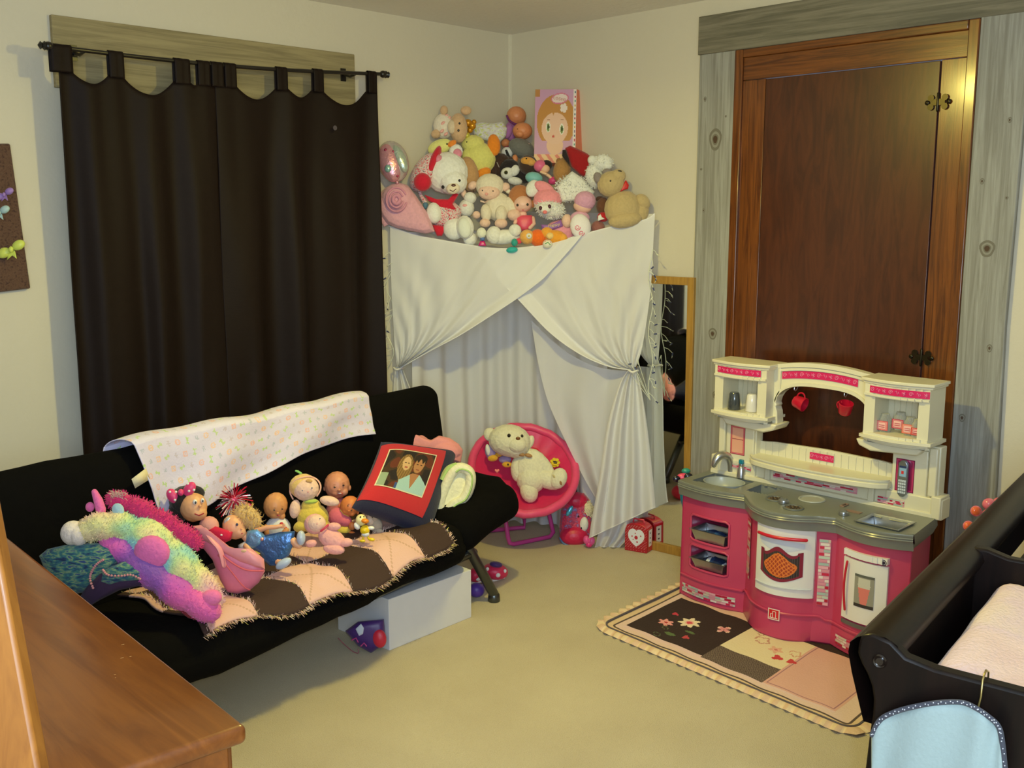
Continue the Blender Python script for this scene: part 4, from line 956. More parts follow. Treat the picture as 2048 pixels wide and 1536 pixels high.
# ------------------------------------------------------------------ toys along the seat
def rampmat(name, cols, scale, stretch=(1, 1, 1), rough=.95):
    m = bpy.data.materials.new(name); m.use_nodes = True; nt = m.node_tree; N = nt.nodes; b = N['Principled BSDF']; b.inputs['Roughness'].default_value = rough; b.inputs['Sheen Weight'].default_value = .25
    tc = N.new('ShaderNodeTexCoord'); mp = N.new('ShaderNodeMapping'); mp.inputs['Scale'].default_value = stretch; nz = N.new('ShaderNodeTexNoise'); nz.inputs['Scale'].default_value = scale; nz.inputs['Detail'].default_value = 1.5
    nt.links.new(tc.outputs['Object'], mp.inputs[0]); nt.links.new(mp.outputs[0], nz.inputs['Vector']); cr = N.new('ShaderNodeValToRGB'); E = cr.color_ramp.elements
    while len(E) < len(cols): E.new(.5)
    for k, c in enumerate(cols): E[k].position = .30 + .40 * k / (len(cols) - 1); E[k].color = (*lin(c), 1)
    nt.links.new(nz.outputs['Fac'], cr.inputs[0]); nt.links.new(cr.outputs[0], b.inputs['Base Color'])
    n2 = N.new('ShaderNodeTexNoise'); n2.inputs['Scale'].default_value = 120; bp = N.new('ShaderNodeBump'); bp.inputs['Strength'].default_value = .6; bp.inputs['Distance'].default_value = .006
    nt.links.new(tc.outputs['Object'], n2.inputs['Vector']); nt.links.new(n2.outputs['Fac'], bp.inputs['Height']); nt.links.new(bp.outputs['Normal'], b.inputs['Normal']); return m
RAIN = rampmat('rainbow_plush', [(170, 206, 226), (146, 208, 206), (196, 222, 160), (234, 228, 160), (240, 208, 176), (238, 186, 186), (214, 180, 214)], 6.5)
BELLY = rampmat('pink_violet_plush', [(140, 90, 180), (176, 96, 190), (214, 96, 190), (236, 104, 180), (236, 120, 190)], 7)
# knitted bags at the left end
BLUK = rampmat('blue_knit', [(24, 50, 92), (40, 90, 120), (60, 120, 120), (130, 160, 120), (40, 70, 130)], 45, (1, 1, 3))
T = swatch('knitted_bag', 'blue green knitted bag under the rainbow unicorn at the sofa end', 'bag', 160, 1130, .30)
T.poly('bag', BLUK, [(78, 1112), (95, 1098), (130, 1090), (190, 1085), (232, 1092), (240, 1120), (215, 1150), (170, 1185), (130, 1190), (98, 1160)], 0, 60); T.done()
T = swatch('purple_knit_purse', 'purple and navy knitted purse with beaded pink handle beside black seat', 'bag', 215, 1150, .22)
T.poly('purse', M('cloth', (56, 34, 70)), [(160, 1195), (172, 1170), (196, 1145), (240, 1128), (290, 1135), (310, 1150), (290, 1170), (240, 1180), (200, 1200), (180, 1212)], 0, 46)
T.poly('flap', BLUK, [(196, 1165), (204, 1140), (250, 1122), (300, 1140), (290, 1160), (240, 1165), (215, 1172)], 6, 46)
for nm, pts in (('beaded_handle', [(186, 1176), (180, 1158), (184, 1142), (194, 1128), (206, 1120)]), ('beaded_trim', [(206, 1140), (216, 1150), (240, 1152), (262, 1150), (280, 1158)])):
    pp = smooth2([(*p, 30 + 0) for p in pts], 16)
    for p in pp: T.e(nm, M('cloth', (206, 140, 150)), p[0], p[1], 2.6, 2.6, 0, p[2], surf=False, seg=8)
T.done()
# rainbow unicorn pillow
Zu = Zv(300, 1110, .16)
T = Toy('unicorn_pillow', 'fluffy rainbow unicorn pillow toy with pink back and horn lying on its side', 'plush toy', 300, 1110, Zu)
for x, y, rx, ry, r, d in ((250, 1062, 52, 34, -20, 6), (300, 1085, 62, 46, -35, 2), (350, 1125, 66, 42, -45, 4), (400, 1170, 52, 32, -52, 2), (420, 1195, 30, 26, -50, 2)): T.e('body', RAIN, x, y, rx, ry, r, d, min(rx, ry) * .8, rm=1)
T.e('head', RAIN, 205, 1052, 40, 28, -2, 22, 26, rm=1); T.e('head', RAIN, 178, 1060, 26, 24, 0, 24, 22, rm=1); T.e('head', RAIN, 240, 1050, 34, 28, -20, 16, 26, rm=1)
for x, y, rx, ry, r, d in ((245, 1098, 50, 28, -26, 14), (300, 1138, 60, 36, -36, 16), (352, 1178, 58, 34, -40, 16), (400, 1208, 48, 30, -36, 14)): T.e('belly', BELLY, x, y, rx, ry, r, d, min(rx, ry) * 1.1, rm=1)
T.e('foot', M('plush', (232, 112, 180)), 304, 1104, 36, 33, -20, 36, 16); T.e('foot', M('plush', (238, 120, 180)), 422, 1196, 22, 17, 10, 26, 14)
T.e('muzzle', M('plush', (236, 222, 214)), 146, 1066, 24, 25, 0, 26, 22, rm=1); T.e('muzzle', M('plush', (236, 222, 214)), 158, 1070, 18, 22, 0, 30, 20, rm=1)
T.dot('nostril', M('matte', (120, 100, 120)), 134, 1066, 1.6, 4)
T.t('horn', M('plush', (232, 108, 170)), [(202, 1020, 14), (196, 1000, 12), (189, 984, 10)], [10, 9, 6]); T.e('ear', M('plush', (232, 108, 170)), 180, 1014, 9, 10, 0, 4, 6); T.e('ear', M('plush', (170, 204, 214)), 236, 1020, 12, 14, 20, 22, 6)
HOT = M('plush', (206, 44, 110))
for x, y, rx, ry, r in ((242, 1004, 30, 20, -22), (285, 1022, 40, 22, -30), (330, 1048, 44, 23, -32), (372, 1072, 38, 20, -34)): T.e('back_pad', HOT, x, y, rx, ry, r, -12, 18, rm=1)
T.fur('mane_fur', ['back_pad'], M('plush', (214, 52, 118)), 2600, 7, 1, .9)
T.fur('fur', ['body', 'head'], RAIN, 5200, 6, 2, .9); T.fur('belly_fur', ['belly'], BELLY, 1500, 3.5, 4, .8)
tm, ti = T.mb('forelock', M('plush', (214, 180, 160)))
rf = random.Random(9)
for _ in range(60):
    x, y = rf.uniform(222, 250), rf.uniform(985, 1000); p = T.P(x, y, 2); e = T.P(x + rf.uniform(-12, 8), y + rf.uniform(-10, 6), 4 + rf.uniform(-4, 4)); tm.tube([p, (p + e) / 2 + np.array([0, 0, .002]), e], [.0012, .001, .0004], ti, 4)
T.done()
T = swatch('red_label_cloth', 'small red cloth pocket peeking out under the unicorn pillow', 'cloth', 390, 1232, -.0)
T.poly('red_label_cloth', M('cloth', (120, 26, 42)), [(358, 1222), (368, 1216), (395, 1222), (408, 1236), (402, 1243), (376, 1236)], 0, 10); T.done()
# pink heart shaped purse
T = swatch('pink_purse', 'shiny pink rounded purse with curved zip, against the unicorn pillow', 'purse', 470, 1130, .13)
PNK = M('silk', (232, 150, 160)); PN2 = M('silk', (222, 120, 150))
T.poly('purse_body', PN2, [(392, 1065), (420, 1062), (455, 1090), (490, 1118), (526, 1130), (530, 1142), (518, 1165), (498, 1182), (475, 1188), (455, 1185), (440, 1160), (425, 1120), (405, 1095)], 2, 40)
T.poly('purse_top', PNK, [(385, 1052), (402, 1050), (425, 1070), (450, 1090), (475, 1098), (505, 1098), (528, 1118), (530, 1138), (515, 1136), (480, 1124), (450, 1108), (420, 1088), (395, 1072)], 14, 34)
T.t('zip', M('cloth', (214, 96, 110)), smooth2([(436, 1102, 31), (462, 1124, 34), (492, 1140, 34), (526, 1142, 24)], 14), 1.6); T.t('zip', M('cloth', (214, 96, 110)), smooth2([(436, 1110, 26), (460, 1140, 28), (486, 1172, 24), (500, 1180, 18)], 12), 1.2)
T.t('strap', PNK, smooth2([(410, 1060, 20), (424, 1080, 30), (440, 1100, 33), (448, 1130, 30)], 12), [6] * 12, flat=.5)
T.dot('emblem', M('silk', (222, 180, 140)), 487, 1102, 7, 4); T.done()
# doll with polka dot bow (plain stand-in for the character doll)
SK = M('vinyl', (226, 168, 120)); SKD = M('vinyl', (206, 132, 86)); HAIRB = M('plush', (30, 24, 24)); BOW = M('silk', (226, 60, 120)); WHD = M('matte', (240, 236, 230))
T = swatch('bow_doll', 'doll with dark hair and pink polka dot bow behind the unicorn', 'doll', 385, 1010, .34)
T.e('hair', HAIRB, 372, 1002, 34, 32, 0, -8, 28, rm=1); T.e('hair', HAIRB, 356, 1022, 18, 26, 10, -6, 18, rm=1); T.e('hair', HAIRB, 384, 986, 26, 16, 0, -8, 18, rm=1)
T.e('head', SK, 387, 1014, 27, 30, 0, 4, 25, rm=1); T.e('head', SK, 394, 1026, 20, 16, 0, 10, 18, rm=1)
T.dot('nose', SK, 400, 1012, 3.4); T.dot('eye_white', WHD, 390, 1004, 4.5, 5.5); T.dot('eye_white', WHD, 405, 1001, 3.6, 5); T.dot('eye', M('gloss', (26, 20, 20)), 391, 1005, 2, 3, lift=1.6); T.dot('eye', M('gloss', (26, 20, 20)), 405.5, 1002, 1.6, 2.6, lift=1.6)
T.t('mouth', M('matte', (160, 40, 50)), [(390, 1028), (398, 1031), (407, 1027)], 1.3, 6, surf=False)
for sx in (-1, 1): T.e('bow', BOW, 362 + sx * 17, 985 - sx * 7, 16, 11, -60 if sx < 0 else -125, 14, 7)
T.e('bow', BOW, 362, 985, 6, 7, 0, 17, 6)
for x, y in ((340, 984), (350, 1000), (352, 984), (376, 968), (388, 980), (378, 982)): T.dot('bow_dot', WHD, x, y, 2.6, 2.6)
T.e('body', M('cloth', (226, 160, 150)), 418, 1052, 20, 20, 0, -4, 16); T.poly('skirt', M('cloth', (214, 26, 70)), [(410, 1060), (430, 1052), (466, 1064), (462, 1080), (440, 1090), (425, 1080)], 2, 26)
for x, y in ((433, 1059), (443, 1070), (459, 1065), (424, 1068)): T.dot('skirt_dot', WHD, x, y, 2.6, 2.)
T.done()
# cheer pom-pom
T = swatch('pom_pom', 'small red and white tinsel pom-pom standing behind the blonde doll', 'pom-pom', 468, 1003, .34)
m, i = T.mb('streamers', M('foil', (206, 24, 60)), raw=1); rp = random.Random(3)
m2, i2 = T.mb('pale_streamers', M('foil', (240, 214, 220)), raw=1)
for k in range(170):
    d = np.array([rp.gauss(0, 1) for _ in range(3)]); d /= np.linalg.norm(d); c = T.P(468, 1000, 0); e = c + d * T.k * rp.uniform(24, 40) - np.array([0, 0, .006]); s = np.cross(d, [rp.gauss(0, 1) for _ in range(3)]); s /= np.linalg.norm(s); s *= T.k * 1.1
    mm = m if k % 5 < 3 else m2; mid = c + (e - c) * .6 + np.array([0, 0, .004]); mm.add([c - s, c + s, mid + s, mid - s, e + s, e - s], [(0, 1, 2, 3), (3, 2, 4, 5)])
T.e('ball', M('foil', (226, 90, 120)), 468, 1000, 10, 10, surf=False); T.t('handle', WHD, [(463, 1020, -2), (458, 1040, -2)], 5); T.done()
# blonde doll lying in a metallic blue dress
BLUF = M('foil', (70, 112, 170)); BLON = M('plush', (214, 180, 120)); SKL = M('vinyl', (232, 172, 132))
T = swatch('blonde_doll', 'blonde doll in shiny blue dress lying on its back on the quilt', 'doll', 500, 1060, .22)
T.e('hair', BLON, 492, 1032, 26, 22, -30, -6, 18, rm=1); T.e('hair', BLON, 505, 1040, 18, 22, 20, -6, 14, rm=1); T.fur('curls', ['hair'], M('plush', (206, 168, 96)), 500, 9, 6, .9, 1.0)
T.e('head', SKL, 468, 1054, 22, 26, 30, 6, 20, rm=1); T.e('head', SKL, 478, 1064, 14, 13, 0, 10, 13, rm=1)
T.eye(474, 1049, 2.6, (36, 50, 90)); T.dot('mouth', M('matte', (200, 80, 90)), 484, 1067, 2.2, 1.2, 30); T.dot('nose', SKL, 483, 1058, 2); T.e('headband', M('foil', (200, 216, 226)), 455, 1042, 9, 6, 50, 16, 5)
T.t('body', SKL, [(488, 1070, 2), (500, 1080, 2)], [8, 10], surf=False)
T.poly('dress', BLUF, [(496, 1062), (515, 1056), (530, 1070), (560, 1064), (590, 1062), (586, 1090), (578, 1112), (566, 1118), (558, 1130), (540, 1132), (528, 1122), (520, 1106), (508, 1100), (492, 1094)], 4, 15)
T.poly('bodice', M('foil', (120, 170, 214)), [(494, 1062), (516, 1056), (530, 1072), (520, 1090), (505, 1098), (490, 1092)], 9, 14); T.dot('rosette', M('foil', (236, 170, 160)), 524, 1078, 4)
T.t('arm', SKL, [(512, 1062, 8), (534, 1055, 10), (552, 1054, 10), (562, 1052, 9)], [6, 5, 4.4, 4]); 
for q in range(4): T.t('arm', SKL, [(562, 1051 + q * 1.5, 9), (568 + (q % 2) * 2, 1048 + q * 2.3, 10)], 1.4, 6, surf=False)
T.t('arm', SKL, [(492, 1092, 12), (504, 1106, 15), (520, 1118, 15)], [6, 5, 4]); 
for q in range(4): T.t('arm', SKL, [(520, 1117 + q * 1.2, 15), (526, 1118 + q * 2.2, 14)], 1.3, 6, surf=False)
T.t('leg', SKL, [(584, 1080, 2), (593, 1090, 4), (598, 1092, 4)], [8, 6.5, 6]); T.t('leg', SKL, [(556, 1122, 4), (564, 1128, 8)], [8, 7])
T.e('shoe', M('plastic', (186, 196, 214)), 602, 1076, 9, 15, 0, 10, 8); T.e('shoe', M('plastic', (190, 204, 224)), 567, 1127, 18, 9, 32, 14, 7)
T.poly('sleeve', M('foil', (226, 232, 236)), [(476, 1090), (490, 1082), (500, 1092), (490, 1104), (476, 1100)], 4, 14); T.done()
# bald baby doll in a white shirt
def baby(T, cx, cy, rx, ry, skin, rot=0, eyes=((-.35, .15), (.45, -.05)), mouth=(.12, .55), smile=False, er=1.6):
    T.e('head', skin, cx, cy, rx, ry, rot, 0, rx * .95, rm=1); a = math.radians(-rot)
    def q(x, y): return cx + (x * math.cos(a) - y * math.sin(a)) * rx, cy + (x * math.sin(a) + y * math.cos(a)) * ry
    ex = (eyes[0][0] + eyes[1][0]) / 2; ey = (eyes[0][1] + eyes[1][1]) / 2
    x, y = q(ex - .30, ey + .42); T.e('head', skin, x, y, rx * .34, ry * .30, 0, T.s_(x, y) - rx * .22, rx * .28, rm=1)
    x, y = q(ex + .38, ey + .40); T.e('head', skin, x, y, rx * .32, ry * .28, 0, T.s_(x, y) - rx * .22, rx * .28, rm=1)
    x, y = q(-.96 if ex < .3 else -.6, ey + .15); T.e('ear', skin, x, y, rx * .14, ry * .2, rot, -2, rx * .12)
    if ex < .3: x, y = q(.97, ey + .12); T.e('ear', skin, x, y, rx * .12, ry * .2, rot, -2, rx * .12)
    x, y = q(ex, ey + .28); T.dot('nose', skin, x, y, rx * .14, rx * .12, rz=rx * .12)
    for (ex_, ey_) in eyes:
        x, y = q(ex_, ey_); T.dot('eye', M('gloss', (60, 44, 36)), x, y, er * 1.25, er, lift=.3); x2, y2 = q(ex_, ey_ - .16); T.dot('brow', M('matte', (150, 100, 66)), x2, y2, er * 1.6, .5)
    x, y = q(*mouth); T.dot('mouth', M('matte', (196, 86, 80)), x, y, rx * (.24 if smile else .16), rx * (.11 if smile else .07), rot)
    if smile: T.dot('teeth', WHD, x, y - .6, rx * .14, rx * .04, rot, lift=1)
BD1 = M('vinyl', (214, 150, 96)); BD2 = M('vinyl', (222, 150, 118)); BD3 = M('vinyl', (226, 134, 74))
T = swatch('baby_doll', 'bald tan baby doll in white printed shirt, left of the yellow doll', 'doll', 551, 1015, .36)
baby(T, 551, 1011, 24, 27, BD1, -14, ((-.02, .35), (.62, .12)), (.36, .66))
T.e('shirt', M('cloth', (226, 228, 232)), 556, 1056, 26, 24, 0, -6, 20, rm=1)
T.dot('print', M('matte', (206, 60, 70)), 563, 1048, 4); T.dot('print', M('matte', (206, 60, 70)), 553, 1052, 2.6); T.dot('print', M('matte', (206, 60, 70)), 571, 1056, 3)
T.e('arm', BD1, 533, 1060, 6, 12, 10, 8); T.e('arm', BD1, 570, 1064, 6, 10, -40, 12); T.e('leg', BD1, 548, 1080, 8, 12, 20, 8); T.e('leg', BD1, 566, 1082, 8, 12, -20, 8); T.done()
# soft doll in yellow bodysuit
YEL = M('plush', (222, 196, 84)); SKP = M('plush', (240, 200, 180))
T = swatch('soft_doll', 'soft cloth doll in a yellow hooded suit with green stem', 'doll', 625, 1030, .26)
T.e('hood', M('plush', (226, 190, 116)), 606, 972, 28, 25, 12, -3, 24, rm=1); T.e('head', SKP, 612, 978, 26, 24, 14, 4, 22, rm=1)
T.t('hood_trim', M('cloth', (240, 190, 170)), smooth2([(586, 998), (580, 985), (582, 972), (590, 961), (604, 955), (620, 953), (634, 959), (641, 970), (640, 982), (634, 992)], 24), 1.6, 6, surf=False)
T.dot('hair', M('plush', (206, 160, 100)), 618, 962, 7, 4); T.t('stem', M('plush', (140, 200, 110)), [(602, 947, 0), (596, 943, 0), (592, 942, 0)], [2.4, 2.4, 2])
T.eye(605, 981, 1.6, (110, 120, 140)); T.eye(624, 976, 1.6, (110, 120, 140)); T.dot('mouth', M('matte', (220, 130, 130)), 616, 984, 2, .9)
T.e('suit', YEL, 626, 1036, 32, 30, 5, 0, 24, rm=1); T.e('suit', YEL, 622, 1012, 20, 16, 0, 2, 16, rm=1); T.e('suit', YEL, 604, 1052, 18, 12, 20, 8, 14, rm=1); T.e('suit', YEL, 650, 1058, 18, 12, -10, 8, 14, rm=1)
T.e('arm', SKP, 659, 1002, 20, 10, -12, 10, 9); T.e('arm', SKP, 590, 1018, 11, 19, -8, 10, 10); T.e('collar', M('plush', (176, 200, 90)), 622, 1003, 14, 5, 5, 8, 12); T.done()
# small pink cloth doll in front
T = swatch('pink_cloth_doll', 'small pink cloth doll lying in front of the yellow doll', 'doll', 650, 1065, .10)
PKP = M('plush', (238, 172, 168))
T.e('hood', PKP, 630, 1048, 22, 21, 0, -2, 18, rm=1); T.e('head', SKP, 633, 1047, 19, 18, 0, 4, 16, rm=1); T.eye(624, 1049, 1.2, (90, 90, 110)); T.eye(640, 1037, 1.2, (90, 90, 110)); T.dot('mouth', M('matte', (220, 120, 130)), 634, 1048, 1.4, .8)
T.e('body', PKP, 664, 1078, 30, 20, -28, 2, 17, rm=1); T.e('arm', PKP, 668, 1053, 14, 8, 0, 6); T.e('arm', PKP, 622, 1087, 12, 8, 10, 8)
T.e('leg', PKP, 692, 1085, 14, 9, 5, 8); T.e('leg', PKP, 668, 1098, 22, 11, -8, 10); T.t('collar', M('silk', (206, 50, 80)), [(642, 1062, 16), (650, 1056, 17), (656, 1050, 14)], 2.2, 6); T.done()
# large smiling baby doll
T = swatch('baby_doll', 'large bald smiling baby doll behind the others, near the cushion', 'doll', 675, 975, .40)
baby(T, 674, 970, 26, 28, BD2, 0, ((-.18, .15), (.50, .02)), (.22, .62), True, 1.8); T.e('body', M('cloth', (214, 120, 130)), 678, 1020, 26, 26, 0, -8, 20, rm=1); T.done()
T = swatch('baby_doll', 'orange toned baby doll in pink shirt beside the photo cushion', 'doll', 695, 1015, .26)
baby(T, 700, 1012, 20, 21, BD3, -20, ((-.2, .05), (.30, .35)), (.02, .62), False, 1.2); T.e('shirt', M('cloth', (226, 110, 130)), 677, 1035, 22, 20, -30, -4, 16, rm=1); T.e('shirt', M('cloth', (226, 110, 130)), 690, 1042, 14, 12, 0, 0, 12, rm=1)
T.e('arm', BD3, 704, 1052, 7, 9, 0, 4); T.t('collar', M('cloth', (226, 206, 90)), [(681, 1020), (688, 1028), (697, 1032)], 1.4, 6, surf=False); T.e('diaper', YEL, 686, 1062, 16, 12, 0, 0); T.e('leg', BD3, 703, 1070, 9, 8, 0, 4); T.done()
# little yellow figurine, pup and grey bear
T = swatch('yellow_figurine', 'tiny white and yellow plastic bird figurine standing on brown patch', 'figurine', 722, 1060, .10)
YP = M('plastic', (240, 206, 30)); OR = M('plastic', (240, 140, 30))
T.e('head', M('plastic', (244, 232, 170)), 722, 1040, 11, 12, 0, 0); T.e('beak', OR, 730, 1042, 8, 5, -8, 9, 6); T.eye(721, 1034, 1.8); T.eye(728, 1033, 1.4); T.e('body', YP, 730, 1060, 10, 10, 0, 0); T.e('wing', M('plastic', (240, 240, 240)), 714, 1052, 6, 8, 30, 2); T.e('wing', M('plastic', (240, 240, 240)), 742, 1056, 7, 4, 0, 2)
T.e('tail', M('plastic', (236, 236, 236)), 731, 1068, 8, 6, 0, 2); T.t('leg', YP, [(727, 1072, 0), (726, 1080, 0)], 2); T.t('leg', YP, [(735, 1071, 0), (737, 1077, 0)], 2); T.e('foot', YP, 725, 1082, 6, 3, 0, 3); T.e('foot', YP, 743, 1079, 7, 3.5, -5, 3); T.done()
T = swatch('squeaky_toy', 'small cream toy puppy figure with open mouth, behind the bird', 'toy', 735, 1022, .20)
T.e('head', M('plastic', (238, 220, 196)), 735, 1021, 12, 13, 25, 0); T.e('cap', M('plastic', (206, 120, 96)), 726, 1016, 7, 6, 0, 6); T.e('snout', M('plastic', (244, 232, 210)), 738, 1026, 8, 7, 0, 8); T.t('mouth', M('matte', (60, 30, 30)), [(730, 1029), (735, 1030), (739, 1022)], 1.2, 6, surf=False); T.eye(733, 1010, 1.2); T.e('body', M('plastic', (230, 210, 190)), 740, 1042, 9, 12, 0, -2); T.done()
T = swatch('grey_bear', 'tiny grey plush bear leaning on the navy cushion corner', 'plush toy', 752, 1045, .18)
GB = M('plush', (190, 176, 156)); T.e('body', GB, 752, 1050, 13, 17, 10, 0, 12); T.e('head', GB, 748, 1036, 9, 9, 0, 4); T.e('ear', GB, 757, 1030, 8, 5, 0, 0); T.e('leg', GB, 757, 1062, 9, 6, 0, 8); T.e('arm', GB, 743, 1052, 5, 9, 20, 8); T.eye(745, 1035, 1); T.done()

# ------------------------------------------------------------------ curtains on their rod
CUR = bpy.data.materials.new('dark_brown_curtain'); CUR.use_nodes = True
nt = CUR.node_tree; N = nt.nodes; b = N['Principled BSDF']; b.inputs['Roughness'].default_value = .6; b.inputs['Specular IOR Level'].default_value = .16
tc = N.new('ShaderNodeTexCoord'); mp = N.new('ShaderNodeMapping'); mp.inputs['Scale'].default_value = (1, 1, 14); nz = N.new('ShaderNodeTexNoise'); nz.inputs['Scale'].default_value = 40; nz.inputs['Detail'].default_value = 5
cr = N.new('ShaderNodeValToRGB'); cr.color_ramp.elements[0].color = (*lin((22, 14, 11)), 1); cr.color_ramp.elements[1].color = (*lin((32, 21, 17)), 1)
nt.links.new(tc.outputs['Object'], mp.inputs[0]); nt.links.new(mp.outputs[0], nz.inputs[0]); nt.links.new(nz.outputs['Fac'], cr.inputs[0]); nt.links.new(cr.outputs[0], b.inputs['Base Color'])
bp = N.new('ShaderNodeBump'); bp.inputs['Strength'].default_value = .25; bp.inputs['Distance'].default_value = .002; nt.links.new(nz.outputs['Fac'], bp.inputs['Height']); nt.links.new(bp.outputs['Normal'], b.inputs['Normal'])
ROD = M('plastic', (26, 22, 20)); RY = 3.812
RL, RR = ony(104, 93, RY), ony(762, 148, RY)
def rodz(x):
    t = (x - RL[0]) / (RR[0] - RL[0]); return RL[2] + (RR[2] - RL[2]) * t - .018 * math.sin(PI * t)
rod = thing('curtain_rod', (2.2, RY, 2.2), 'thin dark curtain rod with ball finials over the window', 'curtain rod')
m = MB(); m.tube([(x, RY, rodz(x)) for x in np.linspace(RL[0], RR[0], 14)], .008, 0, 10); m.build('rod', ROD, rod)
for x, s in ((RL[0], -1), (RR[0], 1)):
    m = MB(); m.ell((x + s * .012, RY, rodz(x)), (.018, .016, .016)); m.lathe([(0, 0), (.012, 0), (.016, .006), (.009, .014), (.014, .02), (0, .03)], (x + s * .02, RY, rodz(x)), basis((s, 0, 0))); m.build('finial', ROD, rod)
for x in (1.60, 2.80):
    m = MB(); m.tube([(x, RY, rodz(x)), (x, RY + .05, rodz(x) - .01), (x, YW - .024, rodz(x) + .005)], .006, 0, 8); m.box((x - .012, YW - .03, rodz(x) - .025), (x + .012, YW - .0225, rodz(x) + .03)); m.build('bracket', ROD, rod)
def panel(x0, x1, tabs, lab, seedv, topdip):
    t = thing('tab_curtain', ((x0 + x1) / 2, RY, .62), lab, 'curtain', 'dark tab-top curtains')
    zt = lambda x: min((rodz(tx) - .062 + 0 * x) if abs(x - tx) < tw / 2 else 9 for tx, tw in tabs)
    txs = sorted(tabs)
    def top(x):
        prev = [q for q in txs if q[0] <= x]; nxt = [q for q in txs if q[0] > x]
        if not prev or not nxt: return rodz(x) - .07
        a, b_ = prev[-1][0] + prev[-1][1] / 2, nxt[0][0] - nxt[0][1] / 2
        if x <= a or x >= b_: return rodz(x) - .075
        q = (x - a) / (b_ - a); return rodz(x) - .075 - topdip * (b_ - a) * (1 - (2 * q - 1) ** 2)
    def f(a, b_):
        x = x0 + (x1 - x0) * a; z1 = top(x); z = z1 + (.56 - z1) * b_
        amp = .010 + .020 * min(1, b_ * 2)
        y = RY + amp * math.sin(a * 6.5 * 2 * PI / 2 + seedv) * (.7 + .5 * nse(a * 3, seedv)) + .012 * math.sin(a * 31 + seedv * 2 + b_ * .5) * (.3 + b_ * .7) + .008 * nse(a * 9, b_ * 3, seedv)
        # cloth sways in at the foot, as hung
        return (x + .012 * math.sin(a * 20) * b_ + (.0 if a > .1 else .0), y, z)
    m = MB(); m.grid(f, 150, 70); m.build('curtain_panel', CUR, t, solid=.003, angle=80)
    for tx, tw in txs:
        m = MB(); zr = rodz(tx); pts = []
        def g(a, b_):
            q = a * 2 - 1; ang = PI * b_
            x = tx + (q * tw / 2) * (1 if .3 < b_ < .7 else 1)
            if b_ < .42: yy, zz = RY - .011, zr - .085 + (.085) * (b_ / .42)
            elif b_ > .58: yy, zz = RY + .011, zr - .085 * ((b_ - .58) / .42)
            else: k = (b_ - .42) / .16 * PI; yy, zz = RY - .011 * math.cos(k), zr + .011 * math.sin(k)
            return (x, yy + .002 * math.sin(q * 6), zz)
        m.grid(g, 6, 26); m.build('tab_loop', CUR, t, solid=.002)
    return t
def rx(px): return float(ony(px, 130, RY)[0])
lt = [(rx(122), .075), (rx(231), .055), (rx(362), .062), (rx(405), .05), (rx(432), .05)]
rtb = [(rx(458), .05), (rx(561), .05), (rx(634), .048), (rx(742), .045)]
c1 = panel(rx(118), rx(440), lt, 'left dark brown tab-top curtain panel on the window rod', .4, .30)
c2 = panel(rx(428), rx(752), rtb, 'right dark brown tab-top curtain panel with a small grey dot', 2.1, .26)
p = ony(669, 256, RY - .04); MB().lathe([(0, 0), (.010, 0), (.010, .003), (0, .003)], (p[0], p[1] - .002, p[2]), basis((0, -1, 0))).build('snap_disc', M('plastic', (84, 78, 86)), c2)
# ------------------------------------------------------------------ bow board on the left wall
t = thing('bow_board', (1.31, YW, 1.33), 'brown quilted hair-bow board hanging on the wall left of the curtains', 'wall hanging')
bx = MB(); C4 = [ony(20, 287, YW - .018), ony(61, 577, YW - .018)]
bx.prism([(C4[0][0], C4[0][2]), (C4[1][0], C4[1][2]), (C4[1][0] - .40, C4[1][2] - .03), (C4[0][0] - .42, C4[0][2] - .02)], YW - .022, YW - .002, lambda p, q, t_: (p, t_, q))
QT = rampmat('quilted_brown', [(66, 42, 34), (100, 72, 56), (80, 54, 42)], 90, (1, 1, 1), .9); bx.build('board', QT, t, bevel=.006)
def bow(name, px, py, s, col, lab, rot=0):
    T = Toy(name, lab, 'hair bow', px, py, depth(ony(px, py, YW - .05)), 'hair bows on the board')
    mt = M('silk', col)
    T.e('bow_loop', mt, px + s * .58, py - s * .30, s * .52, s * .38, 30, 3, s * .28, nm='bow_loop'); T.e('bow_loop_', mt, px - s * .56, py + s * .30, s * .54, s * .40, 24, 3, s * .28, nm='bow_loop')
    T.poly('bow_tail', mt, [(px - s * .2, py + s * .1), (px + s * .3, py + s * .1), (px + s * .45, py + s * .75), (px + s * .1, py + s * .5), (px - s * .3, py + s * .85)], 1, s * .14)
    T.e('knot', mt, px, py + 1, s * .18, s * .25, 0, 8); T.done()
bow('hair_bow', 22, 498, 26, (214, 226, 100), 'pale yellow-green hair bow at the bottom of the board'); bow('hair_bow', 8, 388, 18, (160, 124, 196), 'purple hair bow on the brown board'); bow('hair_bow', -2, 425, 20, (176, 206, 206), 'pale aqua hair bow under the purple one')
